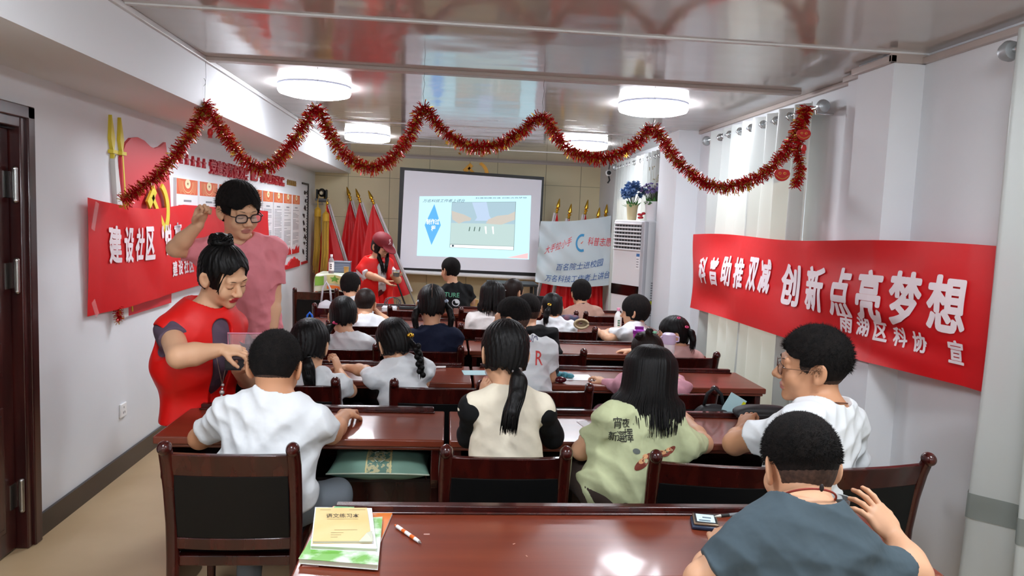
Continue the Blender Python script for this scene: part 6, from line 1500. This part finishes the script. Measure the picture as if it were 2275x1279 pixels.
# boy with glasses in profile
O = person('boy with glasses in a white T-shirt, seen in profile by the right wall', P3(1803, 812, 2.66), P3(1838, 912, 2.60), (X(1800, 2.60), 2.62, .60), 30, (72, 2, -3), hs=1.20, s=1.04, sw=.17, group=G_,
       arms=({'el': P3(1632, 985, 2.78), 'w': P3(1655, 955, 2.98), 'd': (.25, .5, .35), 'n': (.6, .2, -.6), 'curl': .9}, {'el': P3(1900, 1060, 2.75), 'w': (X(1790, 3.0), 3.05, .80)}), shirt=W_T, fat=1.1, skin=SKIN2, trousers=GREYT, q=.9, eyes='open', seed=12,
       hair=short_hair(5000, .014, t_top=.016, t_side=.007, nape=-.060, fringe=.045, side_z=.012, taper=.06, groove=.0008, fade=.028))
glasses(O, mat('thin_bronze_frame', '#6a4a3a', .3, metal=.6), thick=.0014)
b = MB(); nk = O['neck']; b.tube([tuple(nk + O['up'] * .032 + O['rt'] * .062 * math.cos(a) + O['fw'] * (.062 * math.sin(a) + .004) - O['up'] * .02 * math.sin(a) - np.array(O['org'])) for a in [2 * PI * i / 24 for i in range(25)]], .0022, 6); b.build('neck_cord', mat('brown_cord', '#5a3020', .6), O['T'], smooth=True)
# boy in grey in the foreground
O = person('boy in a slate grey T-shirt with a red cord round his neck, nearest the viewer', P3(1775, 1035, 1.84), P3(1790, 1150, 1.72), (X(1800, 1.62, 1200), 1.62, .60), 0, (2, 20, 0), hs=1.10, s=1.0, sw=.175, group=G_, neckhole=.078,
       arms=({'sh': (.01, 0, -.045), 'el': P3(1560, 1290, 1.70), 'w': P3(1612, 1215, 1.90), 'd': (.12, .9, .15), 'n': (.5, 0, -.8), 'curl': 1.0}, {'sh': (-.01, 0, -.045), 'el': P3(2030, 1275, 1.72), 'w': P3(1985, 1190, 1.82), 'd': (-.45, .35, .62), 'n': (-.5, .8, .2), 'curl': .35, 'spread': .14}), shirt=GREY, fat=1.12, skin=SKIN, trousers=DKT, q=.72, seed=15, wr=.026,
       hair=short_hair(9000, .008, t_top=.013, t_side=.006, nape=-.046, fringe=.05, side_z=.005, taper=.07, groove=.0004, fade=.016))
nk = O['neck']; b = MB(); ring = [nk + O['up'] * (.046 - .030 * math.sin(a)) + O['rt'] * .069 * math.cos(a) + O['fw'] * (.066 * math.sin(a) + .0) - np.array(O['org']) for a in [2 * PI * i / 60 for i in range(61)]]
b.tube([tuple(p) for p in ring], .0028, 8); b.build('braided_cord', mat('red_cord', '#8c2a1e', .6, bump=(300, .6, .002)), O['T'], smooth=True)
b = MB(); p = ring[45]; b.ball(tuple(p - O['fw'] * .004 + O['up'] * .004), (.0055, .005, .010), 10, 8); b.build('cord_knot', mat('dark_knot', '#1c1214', .6), O['T'], smooth=True)

# standing woman in the red vest
REDV = mat('red_vest_cloth', '#e0140f', .5, spec=.4, bump=(14, .25, .006)); PUR = fab('mauve_grey_blouse', '#5f4f60')
wh = P3(498, 612, 3.48)
WOM = person('woman in a long red vest looking down into an open box, standing at the left', wh, P3(452, 706, 3.52), (X(438, 3.52, 900), 3.54, .92), -128, (-122, 26, 8), hs=1.12, s=.97, sw=.155, legs='stand',
       arms=({'el': P3(560, 850, 3.75), 'w': P3(528, 822, 3.42), 'd': (.35, -.3, .1), 'n': (0, 0, 1), 'curl': .5, 'fat': 1.2}, {'el': P3(398, 792, 3.20), 'w': P3(492, 776, 3.28), 'd': (.95, .1, -.05), 'n': (.1, .4, -.9), 'curl': .85, 'fat': 1.28, 'thumb': .7}), shirt=PUR, fat=1.14, sleeve_len=.34, skin=skin_mat('skin_warm', '#e0b08c'), trousers=mat('mauve_trousers', '#4c3f50', .85), q=.85, seed=21, lip=LIPR, long_hem=.2, wr=.012,
       hair=hair_with(extras=(), t_top=.017, t_side=.012, nape=-.055, side_z=-.03, ear=True, fringe=.062, front=.048, groove=.0022))
F_ = Field(); hp = WOM['hp']; F_.ell(hp(.0, -.060, .128), np.array([.048, .046, .036]) * 1.1, WOM['HM'], .01); F_.ell(hp(.01, -.085, .115), np.array([.030, .030, .026]) * 1.1, WOM['HM'], .01); F_.wave(wrinkles(3, .014, 70)); b = MB(); rnd = random.Random(6)
for i in range(60):
    a = rnd.uniform(0, 2 * PI); c = V(hp(0, -.062, .130)); e = V((math.cos(a), math.sin(a), rnd.uniform(-.3, .6))).normalized(); lock(b, [c + e * .02, c + e * .045 + V((0, 0, .01)), c + e * .05 + V((e.y * .02, -e.x * .02, 0)), c + e * .03], .0035)
for i in range(14): # loose strands at the temple
    x0 = rnd.uniform(.03, .06); lock(b, [V(hp(x0, .07, .085)), V(hp(.075, .075, .04)), V(hp(.080 + rnd.uniform(-.004, .004), .070, -.005)), V(hp(.078, .06 + rnd.uniform(0, .02), -.03))], .0022)
np_obj('hair_bun', [F_.mesh(.0038)], HAIR, WOM['T'], WOM['org'], extra=b)
vest(WOM, REDV, .68, gap=.040, g=.024, flare=.0); lapels(WOM, REDV)
nk, up_, rt_, fw_, og = WOM['neck'], WOM['up'], WOM['rt'], WOM['fw'], np.array(WOM['org'])
b = MB(); pend = nk + fw_ * .185 - up_ * .27
for sd in (-1, 1): b.tube([tuple(p - og) for p in (nk + rt_ * sd * .06 - fw_ * .02 + up_ * .02, nk + rt_ * sd * .06 + fw_ * .09 - up_ * .01, nk + rt_ * sd * .03 + fw_ * .165 - up_ * .14, pend)], .0018, 6)
b.build('necklace_cord', mat('silver_chain', '#b9a9a0', .3, metal=.5), WOM['T'], smooth=True)
b = MB()
for i, r in enumerate((.008, .006, .012, .007, .009)): b.ball(tuple(pend - up_ * (.018 * i) + fw_ * .004 - og), r, 12, 8)
b.build('necklace_pendant', mat('pearl_silver', '#cfc8c6', .2, metal=.6), WOM['T'], smooth=True)
b = MB(); lg = nk + fw_ * .185 - up_ * .20 + rt_ * -.12; b.lathe([(.001, 0), (.022, 0), (.022, .002), (.001, .002)], 20, Matrix.Translation(V(tuple(lg - og))) @ V((0, 0, 1)).rotation_difference(V(tuple(fw_))).to_matrix().to_4x4()); b.build('round_badge', mat('white_badge', '#f2dede', .5), WOM['T'])
# box with its clear lid
bx = P3(548, 802, 3.40); t = empty('tool_box', 'open dark box with a clear pink rimmed lid in the woman\'s hands', 'box', tuple(bx), .12)
b = MB(); b.box((-.085, -.06, -.03), (.085, .06, -.025))
for (a, c, d, e) in ((-.085, -.06, .085, -.055), (-.085, .055, .085, .06), (-.085, -.055, -.08, .055), (.08, -.055, .085, .055)): b.box((a, c, -.025), (d, e, .02))
b.build('tray', mat('slate_box', '#2c3038', .3), t, bevel=.004)
b = MB(); b.box((-.078, -.05, -.02), (.078, .05, .012)); b.build('foam_insert', M_black, t)
b = MB(); Rl = Matrix.Translation((0, .062, .022)) @ Matrix.Rotation(.25, 4, 'X'); b.box((-.085, -.002, .0), (.085, .002, .10), Rl); b.build('clear_lid', mat('clear_lid', '#e8d6da', .05, alpha=.25, spec=.8), t)
b = MB(); b.tube([Rl @ V(p) for p in ((-.088, 0, 0), (-.088, 0, .104), (.088, 0, .104), (.088, 0, 0), (-.088, 0, 0))], .0035, 8); b.build('pink_rim', mat('pink_rim', '#d98aa2', .3), t)
b = MB(); b.prism([Rl @ V(p) for p in ((-.04, .004, .06), (-.02, .004, .05), (.02, .004, .05), (.05, .004, .065), (.03, .004, .01), (-.02, .004, .005))], (0, .004, 0)); b.build('grey_pouch', mat('grey_pouch', '#3c4250', .5), t)

# standing man in pink
MANH = P3(531, 468, 4.08)
MAN = person('man in a pink T-shirt and dark framed glasses, fist raised beside his head', MANH, P3(528, 538, 4.14), (float(P3(545, 760, 4.2)[0]), 4.22, .98), -165, (-138, 18, 4), hs=1.16, s=1.10, sw=.185, legs='stand', fat=1.02,
       arms=({'el': P3(606, 660, 4.22), 'w': P3(604, 742, 4.15), 'd': (0, -.1, -1), 'n': (-.8, 0, 0), 'curl': .5}, {'el': P3(390, 552, 4.02), 'w': P3(440, 500, 3.98), 'd': (.22, -.1, .8), 'n': (.75, -.45, -.2), 'curl': 1.5, 'thumb': .9, 'sh': (0, 0, .02)}), shirt=PINK, trousers=DKT, skin=skin_mat('skin_warm', '#e0b08c'), q=.9, seed=30, eyes='down', long_hem=.12, wr=.024,
       hair=short_hair(1500, .016, t_top=.022, t_side=.014, nape=-.055, fringe=.040, side_z=-.005, groove=.0016, front=.045))
glasses(MAN, mat('dark_red_frame', '#1e0a0c', .35), thick=.0034)
shirt_text_ok = True

# third row
GTIE = mat('pink_tie', '#d6447a', .4)
O = person('girl with a black ponytail, hand raised, third row beside the standing woman', P3(688, 768, 3.84), P3(692, 842, 3.80), seat(X(705, 3.78), 3.76), -4, (-6, 18, 0), hs=1.08, s=.84, sw=.135, group=G_,
       arms=(None, {'el': P3(778, 868, 3.86), 'w': P3(752, 822, 4.02), 'd': (-.25, .1, .8), 'n': (-.9, .3, 0), 'curl': 1.0}), shirt=W_T, trousers=DKT, q=1.15, face=False, seed=33,
       hair=hair_with(tails=(tail([P3(684, 792, 3.73), P3(684, 815, 3.69), P3(686, 838, 3.68), P3(690, 858, 3.68)], .030, 50, 5, thin=.6),), t_top=.016, t_side=.014, nape=-.06, side_z=-.05, fringe=.05, groove=.0024))
hair_tie(O, P3(684, 789, 3.725), .016, M_black)
O = person('girl with a thick side braid leaning left in the third row', P3(876, 762, 3.92), P3(884, 812, 3.88), seat(X(912, 3.82), 3.80), 12, (28, 20, -8), hs=1.02, s=.80, sw=.135, group=G_,
       arms=({'el': P3(812, 824, 3.98), 'w': P3(772, 816, 4.10), 'd': (-.9, .3, -.05), 'n': (0, 0, -1), 'l': 1}, {'el': P3(940, 850, 3.95), 'w': (X(905, 4.2), 4.22, .80)}), shirt=W_T, trousers=mat('dusty_pink_trousers', '#b98a90', .85), q=1.15, face=False, seed=35,
       hair=hair_with(tails=(tail([P3(908, 752, 3.86), P3(926, 775, 3.82), P3(934, 800, 3.79), P3(936, 828, 3.77)], .019, 16, 6, thin=.5),), t_top=.016, t_side=.014, nape=-.055, side_z=-.05, fringe=.05, groove=.0024))
hair_tie(O, P3(912, 744, 3.84), .014, M_gold, balls=2)
b = MB(); og = O['org']
for i in range(9):
    p = V(P3(926 + i * 1.3, 768 + i * 8, 3.80 - i * .004)) - V(og); b.ball(p + V((.008 * (-1) ** i, -.006, 0)), (.015, .013, .016), 10, 8)
b.build('braid', HAIR, O['T'], smooth=True)
O = person('boy in a white T-shirt with bold red print looking left, third row', P3(1136, 708, 4.14), P3(1160, 762, 4.06), seat(X(1180, 4.0), 3.95), 10, (68, 4, 0), hs=.98, s=.86, sw=.145, group=G_,
       arms=({'w': (X(1120, 4.3), 4.3, .80)}, {'el': P3(1222, 838, 4.10), 'w': (X(1180, 4.3), 4.3, .80)}), shirt=W_T, trousers=DKT, q=1.0, eyes='open', seed=37,
       hair=short_hair(1500, .010, t_top=.014, t_side=.005, nape=-.045, fringe=.05, side_z=.022, taper=.08, fade=.04))
shirt_text(O, 'red_print', [('M', 1168, 782, 26, 12, 0), ('R', 1196, 822, 30, 18, -.1)], mat('print_red', '#d84a48', .6), 3.8)
shirt_text(O, 'grey_print', [('O', 1182, 770, 26, 12, -.1)], mat('print_slate', '#7a7c90', .6), 3.8)
O = person('girl in a pink puff sleeved dress with two small hair buns, third row', P3(1437, 785, 4.02), P3(1437, 846, 3.96), seat(X(1440, 3.85), 3.85), 8, (18, 12, -6), hs=.98, s=.80, sw=.14, group=G_,
       arms=({'el': P3(1372, 858, 3.98), 'w': P3(1345, 850, 4.10), 'd': (-.5, .6, .25), 'n': (0, 0, -1), 'curl': .6}, {'el': P3(1522, 862, 3.98), 'w': (X(1490, 4.25), 4.25, .80)}), shirt=PSL, sleeve='long', trousers=PSL, q=1.15, face=False, seed=39, wr=.03,
       hair=hair_with(tails=(tail([P3(1476, 800, 3.95), P3(1484, 815, 3.93), P3(1486, 832, 3.92), P3(1482, 848, 3.92)], .014, 12, 6),), t_top=.012, t_side=.011, nape=-.055, side_z=-.03, fringe=.055), hair_m=HAIRB)
for (x, y) in ((1443, 737), (1420, 748)):
    F_ = Field(); F_.ell(P3(x, y, 3.98), (.025, .022, .024), None, .01); F_.wave(wrinkles(x, .010, 90)); np_obj('hair_bun', [F_.mesh(.005)], HAIRB, O['T'], O['org'])
b = MB(); p = V(P3(1455, 738, 3.96)) - V(O['org']); b.ball(p, (.014, .008, .008), 8, 6); b.build('hair_clip', mat('mint_clip', '#8fd6b0', .4), O['T'], smooth=True)

# fourth row
O = person('girl with a low side ponytail and pink hair tie in a white T-shirt, fourth row', P3(762, 702, 4.86), P3(772, 752, 4.80), seat(X(775, 4.78), 4.78), -6, (8, 14, 0), hs=1.0, s=.80, sw=.135, group=G_,
       arms=(None, {'el': P3(838, 782, 4.88), 'w': P3(852, 764, 5.1), 'd': (-.1, 1, .1)}), shirt=W_T, trousers=DKT, q=1.3, face=False, seed=41,
       hair=hair_with(tails=(tail([P3(744, 718, 4.78), P3(732, 728, 4.76), P3(726, 740, 4.74), P3(728, 754, 4.72)], .022, 24, 6),), t_top=.016, t_side=.013, nape=-.055, side_z=-.04, fringe=.05, groove=.002))
hair_tie(O, P3(746, 716, 4.76), .014, GTIE, balls=1)
O = person('girl with two long pigtails and a centre parting in a navy top, fourth row', P3(959, 678, 4.82), P3(961, 735, 4.76), seat(X(965, 4.76), 4.76), 0, (0, 14, 0), hs=1.06, s=.84, sw=.14, group=G_,
       arms=(None, None), shirt=NAVY, trousers=DKT, q=1.3, face=False, seed=43,
       hair=hair_with(tails=(tail([P3(934, 672, 4.80), P3(926, 690, 4.77), P3(922, 708, 4.75), P3(926, 728, 4.74)], .022, 26, 6), tail([P3(990, 672, 4.80), P3(999, 690, 4.77), P3(1003, 708, 4.75), P3(1000, 730, 4.74)], .022, 26, 7)), t_top=.014, t_side=.012, nape=-.06, side_z=-.04, fringe=.05, groove=.002))
for i, x in enumerate((934, 990)): hair_tie(O, P3(x, 668, 4.78), .014, mat('pale_blue_tie', '#b8c9dc', .4), balls=2)
b = MB(); b.tube([V(O['hp'](.002, -.015 - .112 * math.cos(a), .03 + .1035 * math.sin(a))) - V(O['org']) for a in [i * .14 for i in range(0, 12)]], .0012, 5); b.build('hair_parting', mat('parting_skin', '#8c6a58', .6), O['T'], smooth=True)
O = person('boy with a faded haircut in a plain black T-shirt, fourth row', P3(1172, 692, 5.02), P3(1172, 740, 4.92), seat(X(1190, 4.85), 4.85), 4, (16, 6, 0), hs=.98, s=.86, sw=.155, group=G_,
       arms=(None, None), shirt=BLK, trousers=DKT, q=1.3, face=False, seed=45, hair=short_hair(0, t_top=.013, t_side=.005, nape=-.045, fringe=.05, side_z=.015, taper=.08, fade=.035))
O = person('girl with bangs and a side ponytail looking left, fourth row by the curtain', P3(1494, 742, 4.88), P3(1510, 785, 4.84), seat(X(1512, 4.8), 4.82), 25, (82, 6, 0), hs=.98, s=.82, sw=.14, group=G_,
       arms=({'el': P3(1440, 800, 4.98), 'w': P3(1400, 780, 5.10), 'd': (-.9, .2, .0), 'n': (0, 0, -1)}, None), shirt=fab('floral_blouse', '#c9a5a0'), trousers=DKT, q=1.3, eyes='open', seed=47,
       hair=hair_with(tails=(tail([P3(1524, 728, 4.84), P3(1536, 740, 4.82), P3(1540, 756, 4.80), P3(1538, 775, 4.79)], .024, 30, 8),), t_top=.015, t_side=.012, nape=-.055, side_z=-.035, fringe=.02, front=.06, groove=.002))
for (x, y) in ((1508, 706), (1526, 726)): hair_tie(O, P3(x, y, 4.76), .010, GTIE)

# fifth row
O = person('boy with cropped hair in a white T-shirt resting his head on his hand, fifth row', P3(811, 674, 5.95), P3(812, 714, 5.86), seat(X(815, 5.78), 5.78), 0, (-4, 8, 3), hs=.98, s=.80, sw=.14, group=G_,
       arms=(None, {'el': P3(862, 716, 6.0), 'w': P3(840, 695, 6.0), 'd': (-.4, .1, .5), 'n': (-1, 0, 0), 'curl': .6}), shirt=W_T, trousers=DKT, q=1.5, face=False, seed=51, hair=short_hair(0, t_top=.010, t_side=.006, nape=-.05, fringe=.05, side_z=.0, taper=.06), hair_m=HAIRB)
O = person('girl with a chin length black bob in an off-white top, fifth row', P3(1094, 662, 5.92), P3(1090, 704, 5.86), seat(X(1080, 5.8), 5.8), 0, (-8, 8, 0), hs=1.04, s=.80, sw=.14, group=G_,
       arms=(None, None), shirt=OFFW, trousers=DKT, q=1.5, face=False, seed=53, hair=hair_with(extras=(curtain_hair(float(P3(1094, 697, 5.9)[2]), n=150, rad=.098, out=.006, r=.008),), t_top=.018, t_side=.016, nape=-.085, side_z=-.085, ear=False, fringe=.04, front=.04))
O = person('girl with a short ponytail and gold tie in a white blouse, fifth row', P3(1226, 684, 5.94), P3(1230, 718, 5.86), seat(X(1232, 5.8), 5.8), 4, (4, 10, 0), hs=.96, s=.80, sw=.135, group=G_,
       arms=(None, None), shirt=W_T, trousers=DKT, q=1.5, face=False, seed=55, hair=hair_with(tails=(tail([P3(1222, 678, 5.82), P3(1217, 692, 5.79), P3(1213, 705, 5.78), P3(1214, 718, 5.78)], .024, 26, 8),), t_top=.015, t_side=.013, nape=-.055, side_z=-.04, fringe=.05, groove=.002))
hair_tie(O, P3(1221, 676, 5.80), .013, M_gold)
O = person('boy with a black bowl cut in a white polo shirt, fifth row', P3(1410, 692, 5.92), P3(1410, 728, 5.90), seat(X(1418, 5.85), 5.84), 50, (62, 6, 0), hs=1.05, s=.82, sw=.14, group=G_,
       arms=({'el': P3(1340, 742, 6.0), 'w': P3(1378, 732, 6.12), 'd': (.6, .2, 0), 'n': (0, 0, -1)}, {'el': P3(1352, 752, 5.86), 'w': P3(1330, 738, 6.05), 'd': (-.1, .6, .2), 'n': (0, 0, -1)}), shirt=W_T, collar=mat('grey_collar', '#8f949c', .7), trousers=DKT, q=1.4, eyes='open', seed=57,
       hair=short_hair(0, t_top=.022, t_side=.018, nape=-.062, fringe=.020, front=.055, side_z=-.03, ear=False, groove=.0012))

# front row
O = person('boy with black hair in a white T-shirt and dark strap, front row at left', P3(779, 636, 7.0), P3(784, 672, 6.92), seat(X(786, 6.82), 6.8), 0, (-12, 12, 0), hs=1.02, s=.80, sw=.14, group=G_,
       arms=(None, None), shirt=W_T, trousers=DKT, q=1.7, face=False, seed=61, hair=short_hair(0, t_top=.018, t_side=.014, nape=-.05, fringe=.03, side_z=-.01))
b = MB(); nk = O['neck']; b.tube([tuple(nk + O['rt'] * -.05 + O['up'] * .01 + O['fw'] * .0 - np.array(O['org'])), tuple(nk + O['rt'] * -.09 - O['fw'] * .10 - O['up'] * .05 - np.array(O['org'])), tuple(nk + O['rt'] * -.13 - O['fw'] * .13 - O['up'] * .25 - np.array(O['org']))], .018, 8, flat=.3); b.build('shoulder_strap', mat('navy_strap', '#16203c', .6), O['T'], smooth=True)
O = person('girl with a small ponytail looking right, front row in the middle', P3(1142, 648, 6.95), P3(1136, 678, 6.9), seat(X(1140, 6.85), 6.85), -10, (-48, 8, 0), hs=.98, s=.78, sw=.13, group=G_,
       arms=(None, {'el': P3(1168, 690, 7.0), 'w': P3(1158, 664, 7.05), 'd': (-.3, .1, .9), 'n': (-1, 0, 0)}), shirt=OFFW, trousers=DKT, q=1.6, seed=63, hair=hair_with(tails=(tail([P3(1124, 643, 6.9), P3(1118, 650, 6.88), P3(1114, 660, 6.88)], .02, 10, 8),), t_top=.014, t_side=.012, nape=-.05, side_z=-.02, fringe=.05), hair_m=HAIRB)
hair_tie(O, P3(1124, 643, 6.88), .014, W_T)
O = person('boy with thick black hair in a tan and pink T-shirt, front row at right', P3(1290, 652, 6.98), P3(1293, 688, 6.90), seat(X(1298, 6.82), 6.82), 6, (8, 6, 0), hs=1.04, s=.84, sw=.15, group=G_,
       arms=(None, None), shirt=TAN, collar=mat('dark_collar', '#4a3030', .8), trousers=DKT, q=1.6, face=False, seed=65, hair=short_hair(0, t_top=.020, t_side=.016, nape=-.055, fringe=.03, side_z=-.01))
O = person('boy in a black T-shirt with green lettering near the screen', P3(1000, 600, 7.95), P3(1006, 640, 7.9), np.array([X(1015, 7.85, 690), 7.85, .62]), 10, (40, 4, 0), hs=1.05, s=.92, sw=.155, group=G_,
       arms=(None, {'el': P3(1052, 672, 7.95), 'w': P3(1040, 700, 8.0)}), shirt=BLK, trousers=DKT, q=1.7, seed=67, eyes='open', hair=short_hair(0, t_top=.018, t_side=.010, nape=-.05, fringe=.035, side_z=.0))
shirt_text(O, 'green_lettering', [('TURE', 987, 663, 10, 34, -.05)], mat('print_green', '#5fae8a', .6), 7.6)
blobs(O, 'printed_figure', [(1013, 676, 9, 8, 0)], mat('print_white_line', '#c9ccd0', .6), 7.6)
blobs(O, 'printed_figure_inner', [(1013, 676, 7, 6, 0)], BLK, 7.59)

# woman with the cap
CAPW = person('woman in a dark red cap and red vest handing things out at the front', P3(848, 548, 8.3), P3(832, 585, 8.32), np.array([X(835, 8.35, 680), 8.38, .88]), -140, (-135, 26, 0), hs=1.12, s=1.0, sw=.165, legs='stand',
       arms=({'el': P3(884, 622, 8.35), 'w': P3(872, 612, 8.15), 'd': (.5, -.3, .0), 'n': (0, 0, 1), 'curl': .6}, {'el': P3(822, 612, 8.15), 'w': P3(852, 622, 8.0), 'd': (.7, -.1, -.45), 'n': (.2, 0, .9), 'curl': .3}), shirt=W_T, trousers=mat('dark_red_trousers', '#6a1c22', .85), q=1.5, seed=71, long_hem=.22,
       hair=hair_with(tails=(tail([P3(842, 552, 8.28), P3(842, 572, 8.20), P3(848, 588, 8.16), P3(850, 606, 8.15)], .022, 14, 4), tail([P3(862, 556, 8.28), P3(860, 575, 8.18), P3(858, 590, 8.14), P3(855, 606, 8.14)], .022, 14, 5)), t_top=.012, t_side=.014, nape=-.06, side_z=-.06, ear=False, fringe=.03, front=.05))
vest(CAPW, REDV, .60, gap=.05, g=.03)
CAPM = mat('dark_red_cap', '#7c1420', .7, bump=(90, .2, .002)); O = CAPW
def cf(C):
    C.ell(O['hp'](0, -.015, .055), np.array([.096, .114, .092]) * O['hs'], O['HM'], .01); C.cut(O['hp'](0, 0, .035), O['HM'] @ np.array([0, -.15, -1]))
    C.ell(O['hp'](0, .105, .040), np.array([.072, .085, .012]) * O['hs'], O['HM'] @ np.array(Matrix.Rotation(-.25, 3, 'X')), .008)
garment(O, 'cap', CAPM, cf, .006)
b = MB(); text_on(b, 'R', .06, lambda x, y: V(O['hp'](x, .1, .08 + y)) - V(O['org']), w=.035, bold=.015, center=True)
for i, v in enumerate(b.v):
    p = V(v) + V(O['org']) - V(O['head']); loc = O['HM'].T @ np.array(p) / O['hs']; z = loc[2]; y = -.015 + .114 * math.sqrt(max(.05, 1 - (loc[0] / .096) ** 2 - ((z - .055) / .092) ** 2)) + .004
    b.v[i] = tuple(V(O['hp'](loc[0], y, z)) - V(O['org']))
b.build('cap_letter', mat('pink_white_thread', '#f0c8cc', .6), O['T'], fix=False)
bx = P3(880, 606, 8.05); t = empty('snack_cup', 'clear cup of yellow pieces held by the woman in the cap', 'cup', tuple(bx)); b = MB(); b.lathe([(.03, -.04), (.042, .03), (.043, .032), (.038, .03), (.027, -.036)], 20); b.build('cup_wall', mat('clear_cup', '#eef2f4', .08, trans=.85, ior=1.15), t, smooth=.8); b = MB(); b.lathe([(.027, -.036), (.034, .005), (.001, .012)], 20); b.build('yellow_filling', mat('yellow_filling', '#d9b85a', .6), t, smooth=.7)
